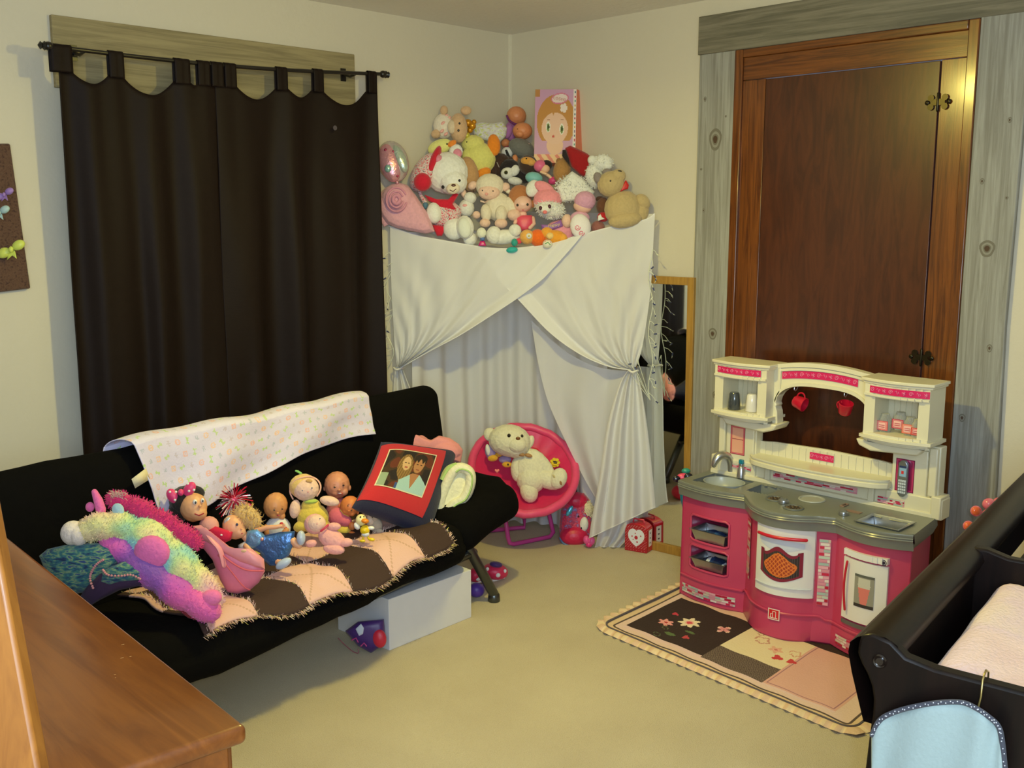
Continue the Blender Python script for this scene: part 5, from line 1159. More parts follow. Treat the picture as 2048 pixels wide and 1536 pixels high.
# ------------------------------------------------------------------ corner canopy
NA, NB = np.array([3.06, 3.92]), np.array([3.79, 2.935]); ND = (NB - NA); NL = np.linalg.norm(ND); ND /= NL; NN = np.array([ND[1], -ND[0]])
if NN @ np.array([1., 1.]) > 0: NN = -NN
def npt(px, py, off=0):
    n = np.array([NN[0], NN[1], 0]); p0 = np.array([*(NA + NN * off), 0]); d = ray(px, py); return EYEP + d * float(((p0 - EYEP) @ n) / (d @ n))
def netZ(px, py): return depth(npt(px, py))
TOP = smooth2([(778, 452), (830, 470), (900, 484), (985, 497), (1040, 496), (1100, 487), (1170, 468), (1240, 450), (1290, 440), (1310, 427)], 120)
TOP = [(float(a), float(b_)) for a, b_ in TOP]
def topat(x):
    for i in range(len(TOP) - 1):
        if TOP[i][0] <= x <= TOP[i + 1][0]: q = (x - TOP[i][0]) / (TOP[i + 1][0] - TOP[i][0] + 1e-9); return TOP[i][1] + (TOP[i + 1][1] - TOP[i][1]) * q
    return TOP[-1][1] if x > 1000 else TOP[0][1]
SH1 = sheer('white_voile', (248, 248, 250), .86, .26); SH2 = sheer('white_voile_thin', (246, 246, 250), .78, .28); SH3 = sheer('white_mesh', (246, 246, 248), .94, .3)
can = thing('corner_canopy', (3.45, 3.45, 0), 'white sheer canopy hung across the room corner, two panels crossed and tied back', 'canopy')
CR = np.array([XW - .02, YW - .02, 1.62])
def sling(a, b_):
    x = 778 + (1310 - 778) * a; p = npt(x, topat(x) + 1, -.004); return p + (CR - p) * b_ - np.array([0, 0, .07 * math.sin(PI * b_) * math.sin(PI * a)])
m = MB(); m.grid(sling, 60, 16); m.build('hammock_net', SH3, can)
m = MB(); m.tube([npt(x, y, .004) for x, y in TOP[::3]], .004, 0, 8); m.build('hem_cord', M('cloth', (232, 232, 236)), can)
def drape(name, xa, xb, tie, inner, outer, mat, off, sgn):
    """a: 0 at the inner (crossing) edge, 1 at the outer edge; b: top to tie"""
    inn, out = smooth2(inner, 80), smooth2(outer, 80)
    def f(a, b_):
        k = min(79, b_ * 79); i = int(k); fr = k - i; j = min(i + 1, 79)
        A, B_ = np.array(inn[i]) * (1 - fr) + np.array(inn[j]) * fr, np.array(out[i]) * (1 - fr) + np.array(out[j]) * fr
        p = A + (B_ - A) * a
        if b_ < .001: p[1] = topat(p[0])
        else:
            yt = topat(A[0] + (B_[0] - A[0]) * a) if b_ < .2 else 0
            if b_ < .2: ty = topat(float(np.array(inn[0])[0] * (1 - a) + np.array(out[0])[0] * a)); w_ = (1 - b_ / .2); p[1] = p[1] + (ty - (inn[0][1] * (1 - a) + out[0][1] * a)) * w_
        g = b_ ** 1.3; wv = .003 * math.sin(a * 60 + b_ * 9 + 3 * nse(a * 4, b_ * 4, off * 9)) * (1 - .5 * b_) + (.004 + .016 * g) * math.sin(a * (16 + 26 * g) + b_ * 3) + .010 * nse(a * 5 + off * 50, b_ * 4)
        edge = .010 * math.exp(-a * 30); wv *= 1 - a ** 4
        return npt(p[0], p[1], off + .012 * a + wv + edge + .03 * math.sin(PI * b_) * (1 - a) + .012 * g)
    m = MB(); m.grid(f, 110, 60); o = m.build(name, mat, can, angle=180)
    e = MB(); e.tube([f(.0, q) for q in np.linspace(0, 1, 40)], .0028, 0, 6); e.tube([f(.035, q) + 0 for q in np.linspace(0, 1, 40)], .0012, 0, 5); e.build('hem', M('cloth', (236, 236, 238)), o)
    e = MB(); e.grid(lambda a, b_: f(a * .11, b_) + np.array([*(NN * .003), 0]), 12, 60); e.build('folded_border', SH3, o, angle=180); return o
drape('crossed_panel', 0, 0, 0, [(955, 494), (1000, 560), (1040, 602), (1100, 665), (1160, 708), (1215, 732), (1262, 740)], [(1310, 428), (1307, 480), (1304, 540), (1300, 590), (1292, 650), (1282, 705), (1270, 738)], SH1, .012, 1)
drape('crossed_panel', 0, 0, 0, [(1163, 486), (1100, 545), (1040, 592), (980, 632), (920, 670), (860, 702), (800, 736)], [(780, 455), (781, 500), (782, 550), (784, 600), (787, 650), (790, 700), (794, 732)], SH1, .034, 1)
def tail(name, L, R_, mat, off, nf, seedv, fl=.02):
    l, r = smooth2(L, 60), smooth2(R_, 60)
    def f(a, b_):
        k = min(59, b_ * 59); i = int(k); fr = k - i; j = min(i + 1, 59)
        A, B_ = np.array(l[i]) * (1 - fr) + np.array(l[j]) * fr, np.array(r[i]) * (1 - fr) + np.array(r[j]) * fr; p = A + (B_ - A) * a
        return npt(p[0], p[1], off + (.010 + fl * b_) * math.sin(a * nf + seedv) + .012 * nse(a * 6, b_ * 3, seedv) + .012 * (1 - b_))
    m = MB(); m.grid(f, 90, 60); o = m.build(name, mat, can, angle=180)
    e = MB(); e.tube([f(q, 1.0) for q in np.linspace(0, 1, 60)], .0022, 0, 5); e.build('hem', M('cloth', (236, 236, 238)), o); return o
tail('hanging_tail', [(1258, 738), (1238, 770), (1215, 850), (1200, 950), (1185, 1030), (1178, 1076)], [(1272, 738), (1283, 780), (1294, 850), (1302, 920), (1308, 980), (1311, 1014)], SH1, .02, 21, .5)
tail('under_tail', [(1258, 742), (1242, 800), (1225, 900), (1210, 1000), (1198, 1060), (1190, 1094)], [(1270, 742), (1278, 800), (1284, 900), (1282, 1000), (1268, 1060), (1240, 1094)], SH2, -.02, 17, 1.8, .012)
tail('hanging_tail', [(790, 738), (786, 790), (782, 850), (780, 920), (778, 1000)], [(806, 738), (826, 790), (850, 850), (868, 920), (880, 1000)], SH1, .0, 14, .9)
# inner curtain round the corner walls
def inner(a, b_):
    # from the left wall round to the right wall
    th = a; P0, P1, P2 = np.array([3.10, 3.88]), np.array([XW - .02, YW - .02]), np.array([3.79, 3.14])
    p = P0 * (1 - th) ** 2 + P1 * 2 * th * (1 - th) + P2 * th * th; tn = (P1 - P0) * (1 - th) + (P2 - P1) * th; tn /= np.linalg.norm(tn); nn = np.array([tn[1], -tn[0]])
    if nn @ np.array([1., 1.]) > 0: nn = -nn
    sag = .05 * abs(math.sin(a * 3 * PI)); z = 1.52 - (1.50) * b_
    amp = .010 + .016 * b_; wv = amp * math.sin(a * 58 + .6 * math.sin(b_ * 4)) + .02 * nse(a * 7, b_ * 2.5, 4)
    p = p + nn * (.035 + wv); return (p[0], p[1], z)
m = MB(); m.grid(inner, 240, 40); m.build('inner_curtain', SH3, can, angle=180)
# swag of the inner layer caught up at the right tie
l_, r_ = smooth2([(1062, 640), (1075, 720), (1095, 800), (1130, 880), (1170, 960), (1200, 1010)], 50), smooth2([(1262, 742), (1258, 750), (1252, 775), (1245, 850), (1240, 930), (1236, 1010)], 50)
def swag(a, b_):
    i = int(min(49, b_ * 49)); p = np.array(l_[i]) + (np.array(r_[i]) - np.array(l_[i])) * a; s_ = 30 * math.sin(PI * a) * (1 - b_)
    return npt(p[0], p[1] + s_, -.06 + .05 * a + .016 * math.sin(a * 13 + b_ * 5) + .01 * nse(a * 4, b_ * 4, 8))
m = MB(); m.grid(swag, 60, 50); m.build('inner_swag', SH2, can, angle=180)
for (px, py) in ((797, 736), (1266, 741)):
    m = MB(); c = npt(px, py, .03); R_ = .022; m.tube([c + np.array([ND[0], ND[1], 0]) * R_ * math.cos(q) + np.array([NN[0], NN[1], 0]) * R_ * 1.6 * math.sin(q) + np.array([0, 0, .003 * math.sin(3 * q)]) for q in np.linspace(0, 2 * PI, 20)[:-1]], .005, 0, 8, closed=True); m.build('tie_band', M('cloth', (238, 236, 230)), can)
# string lights
def icicles(name, lab, x, y0, y1, spread, n, seedv, side, extra=()):
    r = random.Random(seedv); t = thing(name, npt(x, y1, .04), lab, 'string lights', 'unlit white icicle lights')
    WR = M('plastic', (226, 230, 214)); pts = []
    for k in range(22): q = k / 21; pts.append(npt(x + spread * .35 * math.sin(q * 17 + seedv) * side, y0 + (y1 - y0) * q, .035 + .01 * math.sin(q * 9)))
    m = MB(); m.tube(pts, .0018, 0, 5)
    ends = []
    for k in range(n):
        q = (k + .5) / n + r.uniform(-.02, .02); i = int(q * 21); p = pts[min(21, max(0, i))]; px, py = x + side * r.uniform(.2, 1) * spread, y0 + (y1 - y0) * q + r.uniform(2, 14); e = npt(px, py, .05 + r.uniform(-.01, .02)); m.tube([p, (p + e) / 2 + np.array([0, 0, .006]), e], .0013, 0, 5); ends.append((e, r))
    for (px, py) in extra: ends.append((npt(px, py, .05), r)); m.tube([pts[-1], npt(px, py, .05)], .0013, 0, 5)
    m.build('wire', WR, t)
    for e, _ in ends:
        d = np.array([r.uniform(-1, 1), r.uniform(-1, 1), r.uniform(-1.2, .2)]); d /= np.linalg.norm(d); s_ = MB(); s_.tube([e, e + d * .011], .0032, 0, 7); s_.build('socket', M('plastic', (46, 56, 110)) if r.random() < .6 else WR, t)
        s2 = MB(); s2.tube([e + d * .011, e + d * .024], [.0026, .001], 0, 7); s2.build('bulb', M('gloss', (200, 204, 190)), t)
icicles('string_lights', 'unlit icicle string lights hanging down the left side of the canopy', 780, 505, 742, 22, 15, 3, -1)
icicles('string_lights', 'unlit icicle string lights hanging down the right side of the canopy', 1301, 500, 800, 13, 18, 8, 1, ((1262, 728), (1270, 735), (1276, 722), (1264, 752)))
# ------------------------------------------------------------------ soft toys heaped in the net
def ZP(px, py, r=22, back=0.):
    zn, zw = netZ(px, py), wallZ(px, py); f_ = min(1, max(0, (485 - py) / 230)); z = zn + .05 + f_ * (zw - .16 - zn - .05) + back; return min(z, zw - r * z / F - .012)
G = 'soft toys heaped in the corner net'
def ST(name, lab, cat, px, py, r=22, back=0., g=G): return Toy(name, lab, cat, px, py, ZP(px, py, r, back), g)
PL = lambda *c: M('plush', c)
# foil balloon
T = Toy('foil_balloon', 'round pink and silver foil balloon floating against the wall, left of the toys', 'balloon', 786, 323, depth(ony(786, 323, YW - .075)))
T.e('balloon', M('foil', (206, 196, 196)), 786, 323, 31, 42, 16, 0, 20, seg=28); T.e('pink_face', M('foil', (222, 160, 176)), 780, 326, 22, 39, 14, 9, 14, seg=24)
T.e('label_patch', M('foil', (190, 206, 196)), 800, 318, 12, 30, 24, 12, 9); T.dot('print', M('foil', (160, 206, 206)), 776, 337, 7, 8); T.dot('dots', M('foil', (170, 60, 96)), 771, 300, 3.5); T.dot('dots', M('foil', (170, 60, 96)), 786, 303, 2.5); T.dot('dots', M('foil', (170, 60, 96)), 795, 352, 2.5)
T.e('neck', M('foil', (206, 150, 160)), 794, 364, 4, 6, 10, 0); T.done()
# rolled pink blanket
T = ST('rolled_pink_blanket', 'rolled pink fleece blanket at the left end of the net', 'blanket', 805, 415, 50, -.02)
PKF = PL(226, 168, 184)
T.poly('rolled_pink_blanket', PKF, [(754, 392), (772, 374), (795, 364), (815, 370), (830, 388), (846, 412), (862, 442), (870, 464), (852, 468), (820, 462), (790, 455), (772, 446), (760, 430), (750, 412)], -6, 46, rm=1)
T.e('rolled_pink_blanket', PKF, 796, 398, 33, 32, 0, 2, 26); T.e('rolled_pink_blanket', PKF, 826, 430, 38, 26, -40, -6, 24)
T.poly('flap', PKF, [(748, 396), (762, 388), (772, 402), (774, 430), (780, 448), (768, 454), (756, 436)], -6, 14, rm=1)
for rr, d in ((24, 27), (16, 30), (8, 31)): T.t('roll_edge', PL(214, 146, 170), [(793 + rr * math.cos(q) * .85, 399 + rr * math.sin(q), d - 2) for q in np.linspace(.3, 5.8, 20)], 2.0 if rr > 10 else 4, 8, surf=False)
T.done(rm=.003)
# white plush with red knit hat (plain bear stand-in)
WHP = PL(238, 238, 232); RED = PL(206, 26, 54); KN = rampmat('nordic_knit', [(190, 30, 60), (226, 150, 160), (230, 226, 220), (120, 90, 110)], 130, (1, 1, 1), .95)
T = ST('white_bear', 'large white plush bear in a red patterned knit hat and red collar', 'plush toy', 890, 370, 45, -.03)
T.e('head', WHP, 893, 346, 44, 42, 14, 0, 34, rm=1); T.e('head', WHP, 905, 364, 30, 26, 0, 10, 28, rm=1); T.e('ear', WHP, 912, 303, 14, 15, 0, -4, 9); T.e('inner_ear', PL(222, 140, 160), 915, 307, 9, 10, 0, 5, 5)
T.eye(886, 374, 3.4); T.eye(919, 361, 2.6); T.e('snout', PL(240, 226, 200), 906, 377, 14, 11, 10, 33, 9); T.dot('nose', M('gloss', (96, 60, 46)), 907, 371, 5, 3.4); T.t('mouth', M('matte', (110, 60, 50)), [(900, 380), (906, 383), (912, 378)], .8, 6, surf=False)
T.e('hat', KN, 850, 345, 24, 44, -32, 2, 30, rm=1); T.e('hat_band', RED, 866, 331, 10, 42, -20, 8, 26); T.e('hat', KN, 848, 352, 25, 34, -25, 8, 28, rm=1); T.e('pom_pom', RED, 845, 364, 17.5, 18, 0, 34, 15); T.t('hat_string', KN, [(836, 372, 4), (842, 392, 4), (850, 404, 6)], [4, 4, 5]); T.e('tassel', PL(90, 130, 150), 851, 411, 6, 7, 0, 8)
T.e('hat_flower', M('silk', (214, 130, 150)), 876, 318, 9, 9, 0, 24, 6)
T.poly('collar', RED, [(848, 389), (870, 398), (900, 398), (916, 378), (917, 390), (906, 408), (914, 420), (900, 426), (888, 424), (872, 410), (856, 402)], 8, 22, rm=1)
T.e('dress', KN, 890, 428, 34, 26, 10, -2, 22, rm=1); T.e('arm', WHP, 868, 426, 15, 21, 5, 18, 14); T.poly('skirt', RED, [(862, 448), (885, 452), (893, 455), (884, 472), (874, 472)], 4, 16)
T.e('leg', WHP, 908, 458, 22, 22, 0, 6, 18); T.e('foot', WHP, 930, 455, 18, 24, 8, 20, 14); T.e('sole', M('cloth', (232, 236, 226)), 929, 456, 14, 21, 8, 27, 9); T.e('foot', WHP, 940, 478, 14, 14, 0, 8); T.done()
# tan teddy lying on its side, top left
TN = PL(216, 178, 138)
T = ST('teddy_bear', 'tan teddy in pink ribbons lying sideways at the top left of the heap', 'plush toy', 905, 250, 30, .02)
T.e('head', TN, 917, 256, 18, 30, 2, 4, 20, rm=1); T.e('snout', PL(226, 206, 176), 904, 254, 9, 14, 0, 16, 8); T.e('ear', TN, 932, 221, 11, 9, 0, 4, 6); T.eye(919, 247, 2.4); T.eye(917, 261, 2.4); T.e('body', PL(236, 224, 206), 888, 252, 22, 26, 0, -4, 18, rm=1)
for x, y in ((892, 232), (886, 246), (884, 262), (892, 268), (898, 236)): T.dot('ribbon', M('silk', (240, 176, 166)), x, y, 5, 3, 40)
T.e('paw', TN, 888, 221, 8, 10, 0, 4); T.e('paw', TN, 872, 268, 10, 9, 20, 4); T.done()
T = ST('plush_duckling', 'yellow plush duckling with orange beak, left of the teddy', 'plush toy', 885, 292, 24, .0); YD = PL(232, 230, 140)
T.e('body', YD, 880, 294, 26, 15, 20, 0, 14, rm=1); T.e('beak', PL(236, 140, 50), 904, 287, 10, 6, 30, 8); T.eye(894, 288, 1.8); T.done()
T = ST('gold_ornament', 'shiny gold foil candy bundle beside the teddy', 'ornament', 940, 250, 16, -.02); GO = M('foil', (216, 150, 30))
for x, y, r_ in ((936, 246, 8), (944, 252, 8), (940, 260, 6), (934, 271, 6.5), (948, 244, 5)): T.e('candy', GO if y < 265 else M('foil', (222, 214, 90)), x, y, r_, r_, 0, (x * 7) % 5, surf=False)
T.done()
T = ST('gift_bag', 'green and white crinkled gift wrap at the top of the heap', 'gift wrap', 978, 262, 20, .0)
GW = rampmat('green_white_wrap', [(196, 206, 90), (230, 232, 220), (214, 206, 214), (210, 214, 110)], 45, (1, 1, 2), .5)
T.poly('gift_bag', GW, [(945, 250), (962, 244), (985, 247), (1005, 243), (1014, 256), (1012, 272), (1000, 284), (975, 282), (955, 278), (946, 266)], 0, 16); T.done()
T = ST('plush_duck', 'large pale yellow plush duck with orange feet in the middle of the heap', 'plush toy', 957, 310, 36, .0); YD2 = PL(226, 222, 126)
T.e('body', YD2, 958, 318, 34, 34, 20, 0, 24, rm=1); T.e('head', YD2, 946, 288, 24, 18, 0, 2, 18, rm=1); T.e('wing', YD2, 938, 320, 13, 24, 14, 8); T.e('foot', PL(240, 140, 36), 988, 290, 13, 22, 6, 8, 9); T.e('foot', PL(240, 146, 40), 967, 346, 16, 10, 25, 14, 8); T.eye(934, 284, 1.6); T.done()
T = ST('brown_bear', 'light brown plush bear half hidden behind the white bear', 'plush toy', 936, 352, 24, .0); LB = PL(196, 152, 104)
T.e('head', LB, 938, 350, 20, 38, 10, 0, 18, rm=1); T.eye(932, 366, 2.4); T.e('snout', LB, 942, 374, 12, 10, 0, 10); T.done()
# peach dolls
PD = M('vinyl', (222, 144, 96))
T = ST('bald_doll', 'orange toned doll head with purple band, highest by the corner', 'doll', 1032, 236, 22, .02)
T.e('head', PD, 1033, 232, 20, 19, -20, 0, 18, rm=1); T.t('headband', M('silk', (110, 40, 110)), smooth2([(1014, 232, 10), (1018, 240, 13), (1026, 246, 14), (1036, 250, 12)], 12), 2.8, flat=.6); T.e('arm', M('cloth', (186, 120, 186)), 1017, 263, 8, 15, -18, 4); T.e('hand', PD, 1011, 286, 9, 8, 0, 6); T.e('body', M('cloth', (186, 120, 186)), 1022, 262, 12, 20, 0, -8); T.e('cuff', M('silk', (150, 50, 90)), 1016, 295, 8, 4, 0, 6); T.done()
T = ST('baby_doll', 'baby doll in a grey knit top and white trousers near the doll box', 'doll', 1045, 290, 26, -.01)
T.e('head', PD, 1045, 262, 20, 17, 0, 2, 17, rm=1); T.dot('eye', M('gloss', (60, 40, 30)), 1035, 258, 1.2); T.e('head', PD, 1040, 268, 9, 7, 0, 12, 8, rm=1); T.e('top', PL(118, 118, 112), 1043, 297, 28, 19, -25, 0, 18, rm=1)
T.e('trousers', M('cloth', (226, 228, 232)), 1014, 306, 12, 12, 30, -2); T.e('hand', PD, 1030, 318, 6, 9, 0, 12); T.e('hand', PD, 1055, 318, 6, 8, 0, 10); T.t('trim', M('silk', (226, 190, 180)), [(1036, 281), (1048, 282), (1058, 288)], 1.5, 6, surf=False)
T.poly('straps', M('matte', (30, 30, 34)), [(1010, 300), (1014, 299), (1020, 312), (1030, 322), (1026, 325), (1014, 314)], 12, 4); T.done()
# doll box
def bcz(a, b_):   # front print of the doll box
    x, y = a, b_
    def el(cx, cy, rx, ry, t=0):
        X, Y = x - cx, (y - cy) * 1.45; return ((X * math.cos(t) + Y * math.sin(t)) / rx) ** 2 + ((-X * math.sin(t) + Y * math.cos(t)) / ry / 1.45) ** 2
    if x > .935: 
        k = int(y * 34); return (236, 226, 222) if k % 2 or not .955 < x < .99 else [(200, 50, 90), (90, 110, 130), (150, 120, 150), (210, 170, 60), (90, 150, 140)][k // 2 % 5]
    if el(.60, .875, .215, .075, .10) < 1:
        return (236, 214, 210) if el(.60, .875, .19, .058, .10) < 1 else (216, 120, 150)
    for q in range(5):
        if el(.70 + .05 * math.cos(q * 1.257), .745 + .034 * math.sin(q * 1.257), .042, .032) < 1: return (240, 222, 214)
    if el(.33, .485, .035, .055) < 1: return (30, 50, 20) if el(.335, .49, .02, .03) < 1 else (110, 140, 60)
    if el(.66, .455, .035, .055) < 1: return (30, 50, 20) if el(.665, .46, .02, .03) < 1 else (110, 140, 60)
    if el(.33, .49, .055, .075) < 1 or el(.66, .46, .055, .075) < 1: return (240, 232, 220)
    if el(.46, .36, .03, .018) < 1: return (206, 76, 66)
    if abs(y - .585) < .004 and (abs(x - .34) < .035 or abs(x - .67) < .035): return (150, 100, 70)
    if el(.49, .47, .32, .215) < 1 and not (y > .60 and (y - .60) > .32 * abs(math.sin(x * 14)) * .35 + .04): return (236, 192, 166)
    if el(.50, .24, .20, .13) < 1: return (236, 190, 160)
    if el(.52, .56, .47, .37) < 1 and y > .30 + .0 * x: return (196, 134, 62)
    if y < .12: return (222, 120, 110) if math.sin(x * 30 + y * 40) > .2 else (238, 196, 150)
    if x < .12 and y > .9: return (190, 130, 70)
    return (206, 156, 190)
bxc = [(1068, 326), (1126, 350), (1152, 192), (1071, 179)]
Zb = ZP(1110, 260, 30, .02); Zbs = {0: Zb - .0, 1: Zb - .02, 2: Zb - .02, 3: Zb}
q_ = [atZ(*bxc[i], Zbs[i]) for i in range(4)]; wv_ = (q_[1] - q_[0]); hv_ = (q_[3] - q_[0]); wv_ = q_[2] - q_[3]; Hh = np.linalg.norm(hv_); hv_ /= Hh; Ww = np.linalg.norm(wv_); wv_ = wv_ - hv_ * (wv_ @ hv_); wv_ /= np.linalg.norm(wv_); dv_ = np.cross(wv_, hv_)
if dv_ @ fw < 0: dv_ = -dv_
t = thing('doll_box', q_[0], 'tall lavender doll box printed with a green-eyed girl, in the corner', 'toy box')
o0 = q_[0] - hv_ * .0; dd_ = wv_ * 0 + dv_
# the carton's side is turned to show: swing the depth axis to the right
dd_ = dv_ * .8 + wv_ * .42; dd_ = dd_ - hv_ * (dd_ @ hv_); dd_ /= np.linalg.norm(dd_); DP = .085
P8 = lambda a, b_, c_: o0 + wv_ * a * Ww + hv_ * b_ * Hh + dd_ * c_ * DP
m = MB(); m.add([P8(a, b_, c_) for a in (0, 1) for b_ in (0, 1) for c_ in (0, 1)], [(0, 1, 3, 2), (4, 6, 7, 5), (0, 4, 5, 1), (2, 3, 7, 6), (0, 2, 6, 4), (1, 5, 7, 3)]); m.build('carton', M('card', (226, 130, 100)), t, smooth=False)
m = MB(); m.grid(lambda a, b_: P8(a, b_, 0) - dd_ * .001, 70, 110, colfn=bcz); m.build('front_print', PRINT, t, smooth=False)
GL = {'C': [[(1, .8), (.5, 1), (0, .6), (0, .4), (.5, 0), (1, .2)]], 'O': [[(.5, 1), (0, .6), (0, .4), (.5, 0), (1, .4), (1, .6), (.5, 1)]], 'S': [[(1, .85), (.5, 1), (0, .75), (1, .3), (.5, 0), (0, .15)]], 'M': [[(0, 0), (.1, 1), (.5, .4), (.9, 1), (1, 0)]],
      'H': [[(0, 0), (0, 1)], [(1, 0), (1, 1)], [(0, .5), (1, .5)]], 'a': [[(1, .6), (.5, .65), (0, .3), (.4, 0), (1, .3)], [(1, .65), (1, 0)]], 'p': [[(0, .65), (0, -.35)], [(0, .55), (.6, .65), (1, .3), (.5, 0), (0, .1)]], 'y': [[(0, .65), (.5, 0)], [(1, .65), (.3, -.35)]]}
def write(mb, txt, fn, w_, h_, r, col):
    n = len(txt); cw = w_ / n
    for k, ch in enumerate(txt):
        for st in GL[ch]: mb.tube([fn(k * cw + x * cw * .72, y * h_) for x, y in st], r, 0, 5, caps=False, col=col)
m = MB(); write(m, 'COSMO', lambda x, y: P8(.445 + x - .22 * y * 0, .865 + y / 1.5 - .05 * x * 2, 0) - dd_ * .002, .32, .055, .0011, (206, 130, 110)); m.build('logo_lettering', PVINYL, t)
# dark plush dog and black and white cat
T = ST('brown_plush_dog', 'dark chocolate brown plush dog lying below the duck', 'plush toy', 1000, 330, 28, .0); DB = PL(64, 42, 32)
T.e('head', DB, 999, 330, 25, 24, 0, 0, 20, rm=1); T.e('ear', DB, 984, 336, 9, 18, 10, 12); T.e('body', DB, 1018, 332, 18, 20, 0, -6, rm=1); T.t('whisker_stripe', M('matte', (160, 150, 146)), [(994, 325), (998, 334)], 1, 6, surf=False); T.done()
T = ST('husky_plush', 'black and white plush husky with green eye above the lamb', 'plush toy', 1020, 345, 24, -.03); BK = PL(36, 30, 32); WT = PL(232, 232, 224)
T.e('head', BK, 1018, 336, 22, 18, 0, 0, 18, rm=1); T.e('face', WT, 1015, 346, 14, 12, 20, 12, 10, rm=1); T.e('cheek', WT, 1029, 341, 10, 12, -35, 12, 8); T.dot('eye', M('gloss', (96, 96, 40)), 1012, 345, 4, 4); T.dot('pupil', M('gloss', (20, 20, 20)), 1012, 345, 2.4, 2.4, lift=2)
T.e('leg', WT, 1030, 362, 15, 8, -8, 10); T.t('visor', M('gloss', (170, 176, 176)), [(1006, 326), (1014, 324), (1026, 324)], 1.2, 6, surf=False); T.e('body', BK, 1045, 346, 18, 22, 30, -6, rm=1); T.done()
T = ST('yellow_monkey', 'dark plush monkey with a golden face under the grey doll', 'plush toy', 1060, 322, 20, -.02)
T.e('head', PL(70, 50, 40), 1056, 330, 20, 20, 0, -2, rm=1); T.e('face', PL(222, 160, 70), 1056, 323, 15, 9, -10, 12); T.eye(1053, 318, 2); T.e('muzzle', PL(226, 170, 90), 1063, 325, 9, 7, 0, 16); T.e('body', PL(84, 56, 40), 1066, 336, 14, 12, 0, -4); T.done()
T = ST('rag_doll', 'small doll with pink top, aqua skirt and black hair', 'doll', 1082, 340, 18, -.03); SKQ = M('vinyl', (240, 196, 160))
T.e('hair', PL(40, 26, 26), 1093, 330, 12, 10, 0, -3); T.e('head', SKQ, 1090, 338, 10, 9, 10, 2); T.e('top', M('silk', (232, 110, 150)), 1080, 332, 13, 12, 30, 0); T.e('skirt', M('silk', (130, 196, 196)), 1068, 356, 18, 12, -10, 4); T.e('shoe', M('silk', (222, 70, 130)), 1107, 361, 11, 8, 20, 4); T.t('leg', SKQ, [(1088, 346, 4), (1098, 352, 6), (1104, 358, 6)], 3.2); T.t('arm', SKQ, [(1082, 344, 6), (1092, 348, 8)], 2.6); T.done()
T = ST('plush_ape', 'tan brown round-backed plush behind the white fuzzy cushion', 'plush toy', 1125, 342, 20, .0); T.e('body', PL(176, 130, 74), 1124, 342, 18, 26, -8, 0, 16, rm=1); T.e('head', PL(176, 130, 74), 1130, 326, 13, 12, 0, -4, 12, rm=1); T.e('ear', PL(160, 112, 62), 1118, 322, 6, 6, 0, 2); T.done()
T = ST('red_stocking', 'dark red felt stocking with black toe beside the doll box', 'stocking', 1153, 322, 28, .0)
T.poly('felt', PL(160, 20, 26), [(1130, 296), (1140, 291), (1153, 296), (1175, 307), (1186, 318), (1186, 336), (1174, 356), (1160, 350), (1143, 334), (1138, 322)], 0, 22, rm=1); T.poly('toe', M('cloth', (36, 26, 30)), [(1125, 300), (1131, 299), (1138, 318), (1140, 332), (1132, 322), (1124, 312)], 2, 18); T.done()
T = ST('white_dog', 'white plush dog standing high on the right of the heap', 'plush toy', 1200, 335, 24, .01)
T.e('head', WT, 1206, 326, 20, 17, 0, 4, 16, rm=1); T.e('ear', WT, 1184, 320, 9, 9, 0, 4); T.eye(1208, 319, 1.6); T.e('muzzle', WT, 1214, 332, 10, 8, 0, 12); T.e('body', WT, 1188, 352, 17, 24, 12, -4, rm=1); T.fur('fur', ['head', 'body'], WT, 500, 4, 5, .8); T.done()
T = ST('fuzzy_cushion', 'white shaggy diamond cushion between the bunny and the tan bear', 'cushion', 1153, 385, 34, -.02)
T.poly('pad', WT, [(1112, 374), (1128, 356), (1144, 342), (1165, 356), (1190, 384), (1180, 398), (1150, 402), (1124, 404)], 0, 22, rm=1); T.fu['pad'] = [(T.P(1135, 378, 0), np.array([24, 24, 11]) * T.k, np.array([rt, up, -fw])), (T.P(1160, 378, 0), np.array([22, 22, 11]) * T.k, np.array([rt, up, -fw]))]; T.fur('shag', ['pad'], WT, 900, 6, 6, .8); T.done()
# large tan bear
TB = PL(190, 168, 122)
T = ST('tan_bear', 'large tan plush bear with grey ears lying on its side at the right end', 'plush toy', 1235, 400, 40, -.04)
T.e('head', TB, 1222, 368, 28, 26, 20, 6, 22, rm=1); T.e('head', TB, 1236, 352, 16, 14, 0, 12, 13, rm=1); T.e('ear', PL(140, 130, 128), 1196, 356, 9, 12, 20, 6); T.e('ear', PL(140, 130, 128), 1214, 345, 10, 8, 0, 2); T.dot('nose', M('gloss', (30, 26, 24)), 1239, 343, 5, 2.6); T.eye(1221, 362, 1.8)
T.e('body', TB, 1246, 418, 38, 38, -20, 0, 28, rm=1); T.e('arm', TB, 1285, 404, 18, 14, -50, 6, rm=1); T.e('leg', TB, 1250, 440, 34, 16, 8, 14, rm=1); T.e('body', TB, 1282, 420, 16, 26, 0, 0, rm=1); T.poly('scarf', M('silk', (196, 24, 24)), [(1240, 384), (1250, 362), (1252, 360), (1258, 370), (1256, 378), (1248, 380)], 14, 6); T.done()
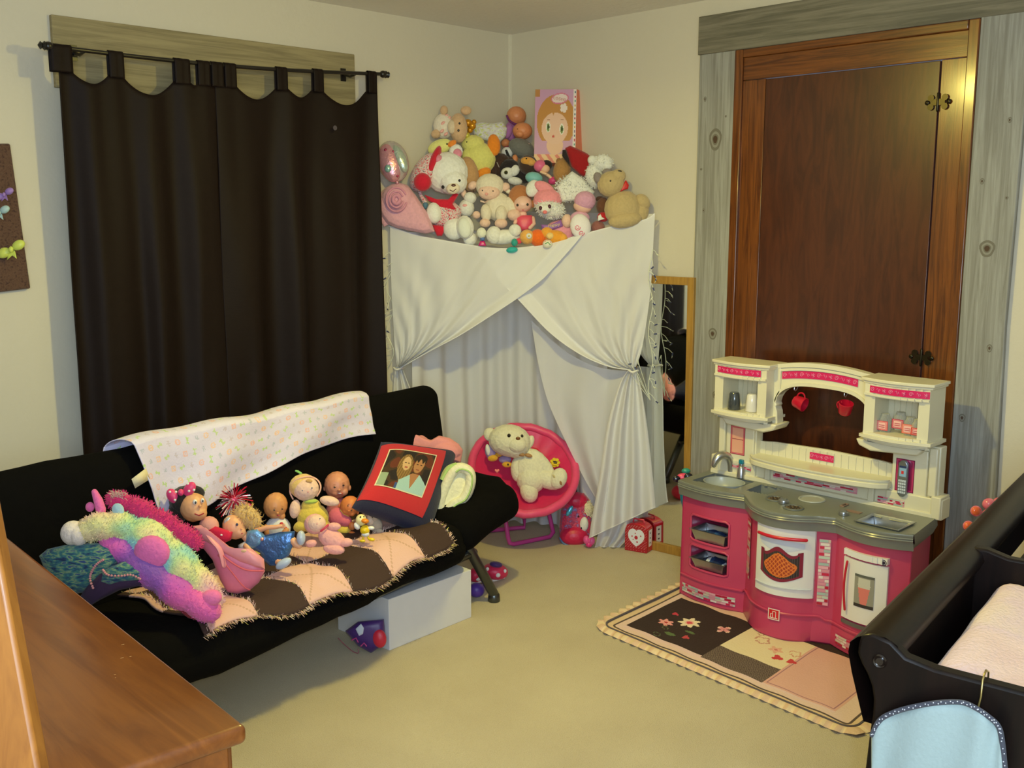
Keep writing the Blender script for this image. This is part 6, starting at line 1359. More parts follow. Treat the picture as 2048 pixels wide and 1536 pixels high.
# cream lamb in front
CR_ = PL(232, 222, 198); PF = PL(240, 202, 180)
T = ST('plush_lamb', 'cream plush lamb with pink face and feet sitting in front centre', 'plush toy', 995, 410, 36, -.05)
T.e('head', CR_, 980, 372, 29, 25, 0, 4, 22, rm=1); T.e('face', PF, 978, 384, 22, 16, 0, 14, 14, rm=1); T.e('ear', PF, 945, 371, 10, 8, 40, 4); T.e('ear', PF, 1011, 374, 9, 9, -40, 4); T.e('ear', CR_, 1016, 382, 7, 5, -40, 2); T.dot('nose', PL(240, 170, 160), 973, 388, 3.4, 3); T.eye(965, 381, 1.4); T.eye(986, 382, 1.4)
T.e('body', CR_, 997, 414, 27, 30, 8, -2, 22, rm=1); T.e('arm', CR_, 1022, 414, 12, 22, 25, 6, rm=1); T.e('hand', PF, 1028, 430, 14, 12, 0, 12); T.e('leg', CR_, 972, 426, 11, 18, 5, 16); T.e('foot', PF, 970, 446, 11, 9, 0, 20); T.e('leg', CR_, 1002, 428, 12, 18, 0, 16); T.e('foot', PF, 1002, 447, 13, 10, 0, 20)
T.t('ribbon', M('silk', (240, 206, 180)), [(962, 402), (970, 405), (976, 402)], 2, 6, surf=False); T.done()
T = ST('small_bunny', 'small white and pink plush bunny tucked left of the lamb', 'plush toy', 938, 410, 20, -.03)
T.e('head', WT, 940, 396, 13, 12, 0, 6, rm=1); T.e('ear', PF, 927, 386, 6, 11, 20, 2); T.e('body', WT, 933, 416, 16, 18, 0, 0, rm=1); T.dot('bow', M('silk', (240, 170, 170)), 930, 411, 5, 3); T.e('paw', PF, 953, 430, 8, 8, 0, 8); T.eye(947, 382, 1.2); T.done()
# brown haired doll
T = ST('brown_haired_doll', 'soft doll with brown hair and shiny pink dress right of the lamb', 'doll', 1045, 415, 24, -.05); SKF = M('vinyl', (240, 196, 176))
T.e('hair', PL(184, 120, 74), 1040, 396, 24, 27, 0, -6, 18, rm=1); T.e('hair', PL(176, 106, 66), 1066, 408, 7, 8, 0, 0); T.e('head', SKF, 1046, 408, 19, 17, 0, 4, 16, rm=1); T.eye(1035, 410, 2.6, (60, 50, 40)); T.eye(1055, 409, 2.6, (60, 60, 40)); T.dot('mouth', M('matte', (206, 80, 90)), 1046, 420, 1.6, 1)
T.poly('dress', M('silk', (232, 84, 110)), [(1033, 434), (1045, 430), (1064, 430), (1066, 446), (1056, 462), (1042, 462), (1034, 450)], 4, 22); T.e('neck', SKF, 1046, 428, 8, 6, 0, 2); T.t('arm', SKF, [(1034, 438, 4), (1030, 446, 8)], 4); T.t('arm', SKF, [(1066, 436, 4), (1068, 448, 8), (1060, 456, 12)], 4); T.done()
# pink easter bunny
T = ST('pink_bunny', 'pink and white plush bunny with purple ribbon in front', 'plush toy', 1098, 415, 36, -.05); BP = PL(240, 150, 160)
T.e('head', BP, 1095, 402, 29, 26, 0, 2, 22, rm=1); T.e('muzzle', WT, 1100, 418, 30, 18, -14, 8, 20, rm=1); T.e('snout', WT, 1091, 418, 12, 9, 0, 26, 8); T.dot('nose', PL(236, 130, 130), 1090, 424, 4.6, 4); T.dot('eye_white', WHD, 1082, 414, 4.5, 6); T.dot('eye_white', WHD, 1099, 411, 4.5, 6); T.dot('eye', M('gloss', (80, 30, 40)), 1081, 416, 3.4, 4.4, lift=2); T.dot('eye', M('gloss', (80, 30, 40)), 1099, 413, 3.4, 4.4, lift=2)
T.e('ear', WT, 1066, 377, 14, 18, -25, 0, 8); T.e('ear', BP, 1089, 376, 22, 12, -28, 8, 7); T.fur('fur', ['muzzle'], WT, 700, 5, 7, .8); T.e('body', PL(240, 160, 180), 1120, 465, 34, 26, 10, -10, 22, rm=1)
T.poly('ribbon', M('silk', (150, 100, 180)), [(1082, 449), (1100, 450), (1122, 440), (1126, 452), (1104, 460), (1084, 458)], 14, 8); m_, i_ = T.mb('lettering', M('silk', (226, 206, 150))); 
write(m_, 'Happy', lambda x, y: T.P(1097 + x * 24, 455 - y * 6 - x * 5, 19.5), 1, 1, T.k * .5, None); T.e('arm', PF, 1134, 442, 11, 14, 0, 10); T.done()
# ice-cream hat doll & swirl foot
T = ST('swirl_foot_doll', 'plush doll with lilac beret, showing a white foot with pink swirl', 'plush toy', 1165, 435, 28, -.05)
T.e('hat', PL(216, 160, 190), 1170, 402, 22, 20, 0, 2, 18, rm=1); T.e('head', SKF, 1165, 414, 19, 12, -14, 0, 14); T.e('body', PL(222, 170, 200), 1160, 436, 20, 14, 0, -4); T.e('foot', M('cloth', (236, 232, 236)), 1161, 453, 21, 26, 12, 12, 12)
for cx, cy in ((1155, 455), (1163, 466)): T.t('swirl', M('silk', (226, 130, 150)), [(cx + (6 - k * .35) * math.cos(k * .7), cy + (6 - k * .35) * math.sin(k * .7)) for k in range(14)], .9, 5, surf=False)
T.done()
T = ST('moose_plush', 'small brown moose plush in red scarf beneath the tan bear', 'plush toy', 1203, 430, 20, -.01)
T.e('head', PL(104, 66, 44), 1206, 412, 14, 18, 0, 0, rm=1); T.e('antler', PL(80, 50, 36), 1200, 398, 9, 6, 0, 0); T.e('scarf', PL(190, 30, 40), 1206, 434, 12, 10, 0, 4); T.poly('snow_star', WT, [(1196, 432), (1201, 428), (1204, 434), (1210, 438), (1202, 440), (1196, 442)], 14, 4); T.e('body', PL(150, 96, 90), 1196, 455, 14, 14, 0, -2, rm=1); T.e('paw', PL(190, 120, 110), 1203, 462, 8, 6, 0, 6); T.done()
# front row at the hem
T = ST('white_plush_pup', 'white plush pup lying face down over the front hem', 'plush toy', 1000, 470, 24, -.07)
T.e('body', WT, 1008, 474, 34, 15, 4, 0, 16, rm=1); T.e('foot', WT, 988, 470, 16, 18, 0, 8, 12, rm=1); T.e('foot', WT, 1030, 461, 13, 13, 0, 10, 10, rm=1); T.e('tail', PL(236, 238, 220), 963, 466, 10, 11, 0, 4); T.done()
T = ST('toy_bottle', 'tiny doll bottle with magenta cap poking out over the hem', 'toy bottle', 965, 486, 10, -.07)
T.poly('cap', M('plastic', (206, 20, 120)), [(960, 482), (969, 482), (973, 492), (956, 492)], 2, 10); T.e('ring', M('plastic', (90, 120, 180)), 965, 478, 5, 4, 0, 2); T.done()
T = ST('teal_rattle', 'shiny teal toy rattle hanging over the front hem', 'rattle', 1027, 494, 12, -.08)
T.e('knob', M('gloss', (50, 160, 150)), 1029, 485, 7, 8, 0, 4); T.e('bead', M('gloss', (50, 176, 176)), 1024, 500, 12, 6.5, 6, 4); T.done()
T = ST('orange_doll', 'orange plush doll with a yellow flower at the front hem', 'plush toy', 1065, 478, 20, -.07)
T.e('body', PL(240, 110, 30), 1076, 476, 17, 18, 20, 0, rm=1); T.e('head', PL(236, 176, 90), 1054, 474, 15, 15, 0, 4, rm=1); T.dot('flower', WT, 1058, 472, 6, 6); T.dot('flower_eye', PL(214, 200, 90), 1058, 472, 2, 2, lift=4); T.e('shoe', PL(230, 80, 90), 1038, 482, 8, 6, 30, 0); T.done()
T = ST('golden_bear', 'small golden orange plush bear at the front hem', 'plush toy', 1108, 476, 22, -.06)
T.e('body', PL(236, 160, 50), 1112, 476, 24, 16, -12, 0, rm=1); T.e('head', PL(236, 166, 60), 1094, 466, 13, 12, 0, 2, rm=1); T.e('paw', PL(240, 170, 66), 1126, 478, 9, 11, 0, 8); T.e('belly', PL(240, 206, 130), 1100, 472, 8, 7, 0, 12); T.done()
T = ST('rainbow_bead', 'tiny round white toy with rainbow stripes at the hem', 'toy', 1095, 489, 9, -.09); T.e('ball', M('plastic', (236, 232, 214)), 1095, 488, 10, 9, 0, 4); T.t('stripe', M('matte', (222, 90, 90)), [(1090, 483), (1096, 481), (1101, 485)], 1, 5, surf=False); T.t('stripe', M('matte', (80, 160, 90)), [(1091, 487), (1096, 485), (1100, 489)], 1, 5, surf=False); T.done()

# ------------------------------------------------------------------ wall mirror
MF = wood('oak_veneer', (160, 118, 48), (180, 138, 62), (12, 12, 1), .45, .2, 2.5, .05)
mir = thing('wall_mirror', (XW - .01, 2.91, 0), 'tall narrow mirror in a plain oak frame leaning beside the canopy', 'mirror')
MT, MZ1, MW = .034, 1.322, .345
MA, MB_ = math.radians(5.8), math.radians(.8)      # turned slightly off the wall, hung tipping forward a touch
def MP(a, d, z):   # a along the mirror away from the door, d in front of the wall
    tn = np.array([-math.sin(MA), math.cos(MA)]); nn_ = np.array([-math.cos(MA), -math.sin(MA)]); p = np.array([XW - .003, 2.722]) + tn * a + nn_ * (d + z * math.sin(MB_)); return (p[0], p[1], z)
for nm, a, b_ in (('frame_stile', (0, 0, 0), (MT, .022, MZ1)), ('frame_stile', (MW - MT, 0, 0), (MW, .022, MZ1)), ('frame_rail', (MT, 0, 0), (MW - MT, .0215, .042)), ('frame_rail', (MT, 0, MZ1 - .036), (MW - MT, .0215, MZ1))):
    m = MB(); m.add([MP(x, y, z) for x in (a[0], b_[0]) for y in (a[1], b_[1]) for z in (a[2], b_[2])], [(0, 1, 3, 2), (4, 6, 7, 5), (0, 4, 5, 1), (2, 3, 7, 6), (0, 2, 6, 4), (1, 5, 7, 3)]); m.build(nm, MF, mir, bevel=.002, smooth=False)
gm = bpy.data.materials.new('mirror_glass'); gm.use_nodes = True; b = gm.node_tree.nodes['Principled BSDF']; b.inputs['Metallic'].default_value = 1; b.inputs['Roughness'].default_value = .03; b.inputs['Base Color'].default_value = (.80, .83, .80, 1)
m = MB(); m.add([MP(MT - .004, .010, .036), MP(MW - MT + .004, .010, .036), MP(MW - MT + .004, .010, MZ1 - .03), MP(MT - .004, .010, MZ1 - .03)], [(0, 1, 2, 3)]); m.build('mirror_glass', gm, mir, smooth=False)
# ------------------------------------------------------------------ quilted rug
RG0, R1, R2 = np.array([2.935, 2.475]), np.array([-.071, -.9975]), np.array([.9975, -.071 + .12]); R2 = R2 / np.linalg.norm(R2)
def rl(px, py): p = onz(px, py, .008)[:2] - RG0; d = R1[0] * R2[1] - R1[1] * R2[0]; return ((p[0] * R2[1] - p[1] * R2[0]) / d, (R1[0] * p[1] - R1[1] * p[0]) / d)
RLN, RWD = 1.10, .80
def rp(u, v, z): p = RG0 + R1 * u + R2 * v; return np.array([p[0], p[1], z])
MOT = []
def mot(px, py, kind, r, *c): u, v = rl(px, py); MOT.append((u, v, kind, r, c))
mot(1379, 1244, 'flower', .048, (240, 222, 196), (214, 70, 90), 7); mot(1332, 1243, 'flower', .034, (236, 160, 160), (190, 50, 60), 6)
mot(1351, 1226, 'dot', .015, (200, 60, 80)); mot(1372, 1274, 'dot', .017, (196, 70, 80)); mot(1340, 1266, 'leaf', .026, (92, 112, 70)); mot(1380, 1264, 'leaf', .022, (92, 112, 70)); mot(1313, 1267, 'curl', .024, (84, 96, 70)); mot(1330, 1254, 'curl', .02, (110, 120, 80))
mot(1448, 1258, 'fly', .034, (226, 150, 156)); mot(1555, 1313, 'red', .024, (206, 66, 72)); mot(1583, 1322, 'red', .022, (206, 66, 72)); mot(1524, 1281, 'curl', .045, (200, 150, 130)); mot(1552, 1298, 'flower', .03, (226, 180, 150), (206, 130, 110), 5); mot(1590, 1308, 'curl', .035, (214, 160, 130)); mot(1522, 1268, 'curl', .02, (190, 140, 120))
def rugcol(a, b_):
    u, v = a * RLN, b_ * RWD
    e = min(u, v, RLN - u, RWD - v)
    if .028 < e < .036: return (92, 76, 70)
    if e < .03: return (226, 196, 160)
    for (mu, mv, k, r, c) in MOT:
        x, y = u - mu, v - mv; d = math.hypot(x, y)
        if d > r * 1.1: continue
        an = math.atan2(y, x)
        if k == 'flower':
            if d < r * .26: return c[1]
            if d < r * .40: return (240, 180, 170)
            if d < r * (.82 + .2 * math.cos(an * c[2])): return c[0]
        elif k in ('dot', 'red') and d < r * (.8 + .2 * math.cos(an * 3)): return c[0]
        elif k == 'leaf' and (x / r) ** 2 + (y / r / .45) ** 2 < 1: return c[0]
        elif k == 'curl' and abs(d - r * (.35 + .45 * ((an + PI) / 2 / PI) + .1 * math.cos(an * 5))) < r * .09: return c[0]
        elif k == 'fly' and d < r * abs(math.cos(an * 2 + .6)) ** .6 * 1.0: return c[0] if d < r * .75 else (240, 200, 190)
    if .065 < u < .445 and .085 < v < .475: return (50, 34, 30)
    if .445 < u < .715 and .205 < v < .475: return (232, 216, 180)
    if .445 < u < .715 and .07 < v < .205: return (118, 102, 92) if (int(u * 260) + int(v * 260)) % 2 else (84, 68, 62)
    if .715 < u < 1.0 and .075 < v < .475: return (222, 172, 160) if abs(min(u - .715, v - .075, 1.0 - u) - .012) > .002 else (170, 120, 130)
    if v > .475 and .41 < u < 1.0: return (50, 34, 30)
    if v > .475 and u > .065: return (226, 190, 170)
    return (228, 198, 186) if e < .062 or u > 1.0 else (228, 196, 194)
def rz(u, v): return .005 + .002 * nse(u * 9, v * 9, 1) + .0015 * math.sin(u * 40 + v * 13)
def rnd_corner(u, v):
    r = .05
    for cu in (r, RLN - r):
        for cv in (r, RWD - r):
            if (u - cu) * (1 if cu > .5 else -1) > 0 and (v - cv) * (1 if cv > .4 else -1) > 0:
                x, y = u - cu, v - cv; m_ = max(abs(x), abs(y)); d = math.hypot(x, y)
                if d > 1e-9: return cu + x * m_ / d, cv + y * m_ / d
    return u, v
rug = thing('play_quilt', rp(.5, .4, 0), 'brown, cream and pink patchwork quilt with flowers spread under the kitchen', 'rug')
m = MB(); m.grid(lambda a, b_: rp(*rnd_corner(a * RLN, b_ * RWD), rz(a * RLN, b_ * RWD)), 240, 170, colfn=rugcol); m.build('patchwork', PCLOTH, rug, angle=80)
m = MB(); per = [(x, 0) for x in np.linspace(0, RLN, 170)] + [(RLN, y) for y in np.linspace(0, RWD, 110)][1:] + [(x, RWD) for x in np.linspace(RLN, 0, 170)][1:] + [(0, y) for y in np.linspace(RWD, 0, 110)][1:-1]
n = len(per); vs = []; fs = []; cols = []
for k, (u, v) in enumerate(per):
    cu, cv = rnd_corner(u, v); dx, dy = cu - RLN / 2, cv - RWD / 2
    ox = (1 if u >= RLN - 1e-6 else 0) - (1 if u <= 1e-6 else 0); oy = (1 if v >= RWD - 1e-6 else 0) - (1 if v <= 1e-6 else 0); L = math.hypot(ox, oy); ox, oy = ox / L, oy / L
    for j, (o, z) in enumerate(((0, .010), (.018, .016), (.042, .006))):
        wv = math.sin(k * .9 + .6 * math.sin(k * .37)) * (.3 * j); vs.append(rp(cu + ox * (o + .006 * wv * j), cv + oy * (o + .006 * wv * j), max(.002, z + .009 * wv)))
for k in range(n):
    for j in range(2): fs.append((k * 3 + j, ((k + 1) % n) * 3 + j, ((k + 1) % n) * 3 + j + 1, k * 3 + j + 1)); cols.append((232, 206, 168) if (k // 3) % 2 else (224, 190, 160))
m.add(vs, fs, 0, cols); m.build('ruffle', PCLOTH, rug, angle=180)
m = MB(); m.tube([rp(*rnd_corner(u, v), .013) for u, v in per[::2]], .0035, 0, 6, closed=True); m.build('piping', M('cloth', (92, 84, 88)), rug)
# ------------------------------------------------------------------ pine dresser, near left
Q0, D1, D2 = np.array([.672, 1.205]), np.array([.058, .9983]), np.array([-.9983, .058]); DH = .90; DLn = 1.205
PIND = wood('golden_pine', (112, 58, 16), (138, 78, 26), (9, .8, 9), .32, .4, 2.2, .05, (1.2, (84, 40, 14), (5, 1.6, 1)), 1.2); PINV = wood('golden_pine_upright', (128, 74, 16), (152, 94, 28), (12, 12, 1), .5, .05, 2.6, .06, None, 1.2)
def DPt(a, b_, z): p = Q0 + D1 * a + D2 * b_; return (p[0], p[1], z)
dr = thing('pine_dresser', DPt(.6, .25, 0), 'golden pine dresser in the left foreground, scratched top', 'dresser')
m = MB(); rcube(m, lambda x, y, z: DPt(DLn / 2 + x, .27 + y, DH - .014 + z), (DLn / 2, .27, .014), .010, (10, 6, 1)); m.build('top', PIND, dr)
m = MB(); m.prism([(.02, .02), (DLn - .02, .02), (DLn - .02, .52), (.02, .52)], .04, DH - .029, lambda p, q, t_: DPt(p, q, t_)); m.build('case', PIND, dr, bevel=.003)
for k in range(4):
    for c_ in range(2):
        m = MB(); z0_, z1_ = .07 + k * .2, .255 + k * .2; a0, a1 = .04 + c_ * .57, .59 + c_ * .57; m.prism([(a0, .02), (a1, .02), (a1, .006), (a0, .006)], z0_, z1_, lambda p, q, t_: DPt(p, q, t_)); d_ = m.build('drawer', PIND, dr, bevel=.003)
        m = MB(); c = DPt((a0 + a1) / 2, .004, (z0_ + z1_) / 2); m.lathe([(0, .03), (.014, .028), (.017, .018), (.008, .010), (.008, 0)], c, basis((-D2[0], -D2[1], 0)), seg=14); m.build('knob', PIND, d_)
for a in (.03, DLn - .07):
    for b_ in (.04, .48): m = MB(); m.prism([(a, b_), (a + .04, b_), (a + .04, b_ + .03), (a, b_ + .03)], 0, .045, lambda p, q, t_: DPt(p, q, t_)); m.build('foot', PIND, dr)
def lr(y, dx=0, Z=.95): return atZ(2 + (y - 1130) * .1855 + dx, y, Z)
ld = thing('leaning_board', (*lr(2500)[:2], 0), 'light golden pine board leaning at the extreme left edge of the photo', 'board')
m = MB(); pa, pb = lr(620), lr(3300); pb = pa + (pb - pa) * (pa[2] / (pa[2] - pb[2])); wd = -rt * .085; th_ = fw * .022 * np.array([1, 1, 0])
m.add([pa, pb, pb + wd, pa + wd, pa + th_, pb + th_, pb + wd + th_, pa + wd + th_], [(0, 1, 2, 3), (4, 7, 6, 5), (0, 4, 5, 1), (1, 5, 6, 2), (2, 6, 7, 3), (3, 7, 4, 0)]); m.build('board', PINV, ld, bevel=.004)
rr_ = random.Random(2); m = MB()
for (px, py, l_) in ((243, 1290, 8), (241, 1317, 9), (259, 1314, 6), (228, 1350, 5), (230, 1356, 3)):
    c = onz(px, py, DH + .0006); m.add([c + np.array([0, 0, 0]), c + np.array([l_ * .0006, -.0004, 0]), c + np.array([l_ * .0006, .0012, 0]), c + np.array([.0002, .0014, 0])], [(0, 1, 2, 3)])
m.build('scratch', M('matte', (214, 170, 110)), dr, smooth=False)
# ------------------------------------------------------------------ changing table, near right
ESP = wood('espresso_wood', (16, 9, 7), (26, 15, 11), (8, 8, 1), .42, .06, 2, .03)
T0, E1, E2 = np.array([1.545, .742]), np.array([.989, .15]), np.array([.12, -.993]); TH = .90
def TP(a, b_, z): p = T0 + E1 * a + E2 * b_; return np.array([p[0], p[1], z])
def cp(px, py, off=0):   # on the end board
    n = np.array([E2[1], -E2[0], 0]); p0 = np.array([*(T0 - E1 * off), 0]); d = ray(px, py); p = EYEP + d * float(((p0 - EYEP) @ n) / (d @ n)); q = p[:2] - (T0 - E1 * off); return float(q @ E2), float(p[2])
ctb = thing('changing_table', TP(.6, .3, 0), 'dark espresso changing table with curved end board, right foreground', 'changing table')
prof = [cp(1716, 1290), cp(1714, 1306), cp(1722, 1328), cp(1733, 1348), cp(1742, 1372), cp(1746, 1400), cp(1744, 1430), cp(1738, 1470), cp(1730, 1536)]
prof = prof + [(prof[-1][0] - .015, .60), (prof[-1][0] - .02, .4), (prof[-1][0] + .0, .2), (prof[-1][0] + .02, .0), (.09, 0), (.11, .35), (.50, .35), (.52, 0), (.60, 0), (.60, .88), (.30, .885), (.12, .885), (.075, .892), (.05, .912), (.02, .918), (-.0, .910)]
m = MB(); m.prism(prof, 0, .028, lambda p, q, t_: TP(t_, p, q)); m.build('end_board', ESP, ctb, bevel=.005)
m = MB(); c2d = cp(1760, 1322); cc = TP(-.0015, c2d[0], c2d[1]); m.lathe([(0, .003), (.006, .003), (.0075, .001), (.010, .003), (.012, 0)], cc, basis((-E1[0], -E1[1], 0)), seg=22); m.build('bolt_cap', M('gloss', (30, 20, 16)), ctb)
ESP.node_tree.nodes['Principled BSDF'].inputs['Specular IOR Level'].default_value = .22
# long side rail: rolled top board
def railf(a, b_):
    s_ = [(-.006, .905), (-.018, .893), (-.020, .875), (-.012, .84), (.0, .80), (.012, .76), (.030, .76), (.028, .80), (.034, .85), (.058, .872), (.066, .890), (.060, .907), (.040, .916), (.015, .915), (-.006, .905)]
    k = b_ * (len(s_) - 1); i = min(int(k), len(s_) - 2); f_ = k - i; p = np.array(s_[i]) + (np.array(s_[i + 1]) - np.array(s_[i])) * f_; return TP(.004 + a * 1.9, p[0], p[1])
m = MB(); m.grid(railf, 20, 28); m.build('side_rail', ESP, ctb, angle=60)
m = MB(); m.prism([(.0, .30), (.56, .30), (.56, .86), (.0, .86)], .030, .05, lambda p, q, t_: TP(p + .02, t_, q)); m.build('side_panel', ESP, ctb)
for a in (.60, 1.25, 1.88):
    m = MB(); m.prism([(.04, .05), (.60, .05), (.60, .905), (.30, .905), (.11, .905), (.07, .915), (.04, .915)], a - .014, a + .014, lambda p, q, t_: TP(t_, p, q)); m.build('divider', ESP, ctb, bevel=.005)
m = MB(); m.prism([(.02, .03), (1.88, .03), (1.88, .60), (.02, .60)], .70, .72, lambda p, q, t_: TP(p, q, t_)); m.build('deck', ESP, ctb)
m = MB(); m.prism([(.02, .585), (1.88, .585), (1.88, .60), (.02, .60)], .70, .88, lambda p, q, t_: TP(p, q, t_)); m.build('back_rail', ESP, ctb)
m = MB(); m.prism([(.02, .03), (1.88, .03), (1.88, .60), (.02, .60)], .34, .355, lambda p, q, t_: TP(p, q, t_)); m.build('lower_shelf', ESP, ctb)
PAD = rampmat('pad_cover', [(226, 186, 168), (236, 200, 180), (230, 196, 188), (236, 206, 176)], 6, (1, 1, 1), .95)
pad = MB(); rcube(pad, lambda x, y, z: TP(.315 + x * (1 - .10 * (y > .1)), .32 + y, .80 + z + (.020 * abs(y / .23) ** 2 if z > 0 else 0) + .006 * nse(x * 9, y * 9, 2)), (.265, .225, .055), .045, (10, 10, 3))
tag(pad.build('changing_pad', PAD), 'pale pink towelling changing pad in the dark changing table', 'changing pad')
# hanging organiser with ring hook
hg = thing('hanging_organizer', TP(-.02, .3, .6), 'pale blue cloth with dark dotted trim hanging by a hook', 'cloth')
def hpnt(px, py, off=.016): a, z = cp(px, py, off); return TP(-off, a, z)
edge = smooth2([(1744, 1470), (1760, 1440), (1790, 1424), (1830, 1413), (1880, 1405), (1925, 1405), (1955, 1418), (1978, 1434), (1995, 1450), (2003, 1475), (2010, 1540)], 60)
m = MB(); m.grid(lambda a, b_: hpnt(edge[int(a * 59)][0], edge[int(a * 59)][1] + b_ * (1640 - edge[int(a * 59)][1]), .016 + .012 * math.sin(PI * a) + .004 * math.sin(a * 22 + b_ * 3)), 59, 10); m.build('blue_cloth', M('cloth', (160, 178, 178)), hg, solid=.003)
m = MB(); m.tube([hpnt(x, y, .020 + .012 * math.sin(PI * k / 59)) for k, (x, y) in enumerate(edge)], .0042, 0, 8); m.build('trim', M('cloth', (70, 72, 84)), hg)
m = MB()
for k in range(0, 59, 1):
    x, y = edge[k]; c = hpnt(x + (k % 3 - 1) * 1.4, y + (k % 2) * 3 - 1, .0248 + .012 * math.sin(PI * k / 59)); m.ell(c, (.0011, .0011, .0011), seg=6)
m.build('trim_dots', M('matte', (214, 214, 220)), hg)
m = MB(); ht = cp(1968, 1345)[0]; m.tube([TP(.036, ht, .868), TP(.034, ht, .89), TP(.014, ht, .900), TP(-.006, ht, .892), TP(-.009, ht, .865), TP(-.012, ht - .004, .835), TP(-.016, ht - .010, .80)], .0016, 0, 8); m.build('hook', M('metal', (190, 170, 110)), hg)
# ------------------------------------------------------------------ floor things under and beside the sofa
bxm = M('card', (222, 222, 226))
m = MB(); fy, fx0, fx1, h_ = 2.885, 2.205, 2.640, .200
m.add([(fx0, fy, 0), (fx1, fy + .025, 0), (fx1, fy + .33, 0), (fx0 - .02, fy + .30, 0), (fx0, fy, h_), (fx1, fy + .025, h_), (fx1, fy + .33, h_), (fx0 - .02, fy + .30, h_)], [(0, 1, 5, 4), (1, 2, 6, 5), (2, 3, 7, 6), (3, 0, 4, 7), (4, 5, 6, 7), (3, 2, 1, 0)])
tag(m.build('white_box', bxm, bevel=.002, smooth=False), 'plain white cardboard box pushed under the front of the sofa', 'box')
def FT(name, lab, cat, px, py, bx_, by_, back=0., g=None): p = onz(bx_, by_); return Toy(name, lab, cat, px, py, depth(p) + back, g)
T = FT('gift_bag', 'purple gift bag with red patch on the floor, left of the white box', 'gift bag', 738, 1278, 742, 1308)
T.poly('bag', M('silk', (70, 36, 110)), [(690, 1262), (716, 1243), (768, 1238), (770, 1262), (772, 1286), (742, 1306), (716, 1292)], -6, 34); T.e('patch', M('silk', (206, 34, 60)), 759, 1277, 14, 19, 10, 8, 8)
T.poly('tissue', M('card', (200, 206, 222)), [(711, 1258), (722, 1247), (728, 1256), (726, 1268), (718, 1272)], 12, 4); T.t('ribbon', M('silk', (150, 60, 80)), smooth2([(676, 1276, 0), (690, 1290, 2), (706, 1303, 2), (717, 1306, 2), (716, 1298, 0)], 14), .8, 6)
T.t('pattern', M('silk', (190, 60, 130)), [(704, 1280, 14), (712, 1276, 14), (716, 1284, 14)], 1.4, 5, surf=False); T.t('pattern', M('silk', (190, 60, 130)), [(722, 1292, 14), (728, 1286, 14), (733, 1292, 14)], 1.4, 5, surf=False); T.done()
T = FT('polka_dot_slipper', 'red-pink child slipper with white polka dots and purple lining', 'slipper', 990, 1140, 985, 1163, .02)
PS = M('silk', (222, 40, 84))
T.e('upper', PS, 990, 1143, 27, 17, -8, 0, 22, rm=1); T.e('opening', M('silk', (70, 40, 110)), 992, 1129, 13, 6, -8, 14, 10); T.t('sole', WHD, [(970, 1162, 4), (988, 1161, 8), (1008, 1155, 6)], 2.4); T.dot('dot', WHD, 996, 1150, 5, 5); T.dot('dot', WHD, 975, 1138, 3.4, 4); T.dot('dot', WHD, 1010, 1142, 3, 4); T.done()
T = FT('polka_dot_slipper', 'second polka dot slipper, mostly hidden by the sofa leg and box', 'slipper', 950, 1152, 950, 1168, .0)
T.e('upper', PS, 951, 1150, 15, 15, 0, 0, rm=1); T.t('sole', WHD, [(938, 1166, 2), (952, 1165, 4), (966, 1163, 2)], 2.2); T.dot('dot', WHD, 956, 1158, 5, 4.4); T.done()
T = FT('purple_ball', 'purple satin pouch on the carpet behind the sofa leg', 'pouch', 952, 1180, 952, 1196, -.01)
T.e('purple_ball', M('silk', (84, 50, 150)), 953, 1180, 17, 15, 0, 0, 14); T.done()
# ------------------------------------------------------------------ saucer chair with bear
HP = M('silk', (222, 44, 100)); HPL = M('silk', (236, 76, 124))
cc = atZ(1048, 936, 4.96); nn = -fw * np.array([1, 1, 0]); nn = nn / np.linalg.norm(nn) * .62 + np.array([0, 0, .70]) + rt * .10; nn /= np.linalg.norm(nn)
ch = thing('saucer_chair', (cc[0], cc[1], 0), 'hot pink round folding saucer chair holding the big cream bear', 'chair')
B3 = basis(nn); RR_ = .255
def dish(a, b_, off=0):
    t = 2 * PI * a; r = RR_ * b_; q = .10 * (b_ ** 2 - 1) + off + .004 * math.sin(t * 16) * b_
    return cc + (B3[0] * math.cos(t) * r + B3[1] * math.sin(t) * r + B3[2] * q)
m = MB(); m.grid(lambda a, b_: dish(a, b_), 64, 14, closeu=True); m.grid(lambda a, b_: dish(a, b_, -.022), 64, 14, closeu=True); m.build('seat_pad', HP, ch, angle=80)
m = MB(); m.tube([dish(q / 48, 1.0, -.008) for q in range(48)], .020, 0, 10, closed=True); m.build('padded_rim', HPL, ch)
def onpad(px, py):   # point on the pad seen at px,py
    d = ray(px, py); t = float(((cc - nn * .03) - EYEP) @ nn / (d @ nn)); return t
T2 = Toy('x', 'x', 'x', 1110, 925, onpad(1110, 925) - .03)
m = MB(); c = T2.P(1110, 925, 0); 
for q in range(7): m.ell(c + (rt * math.cos(q * .9) + up * math.sin(q * .9)) * .016, np.array([.010, .010, .004]), basis(nn), seg=8)
m.ell(c, (.018, .018, .005), basis(nn), seg=12); m.build('flower_patch', M('cloth', (236, 206, 40)), ch)
m = MB(); m.box((-.010, -.003, .006), (.010, .003, .008), R=basis(nn, rt), o=c); m.box((-.008, -.010, .006), (.008, -.006, .008), R=basis(nn, rt), o=c); m.box((-.008, .006, .006), (.008, .010, .008), R=basis(nn, rt), o=c); m.build('patch_print', M('matte', (60, 50, 50)), ch)
T2 = None
p_ = MB(); c = atZ(1068, 905, onpad(1068, 905) - .02); p_.ell(c, (.03, .03, .006), basis(nn), seg=14); p_.build('red_patch', M('silk', (226, 30, 50)), ch)
TUB = M('plastic', (206, 70, 150))
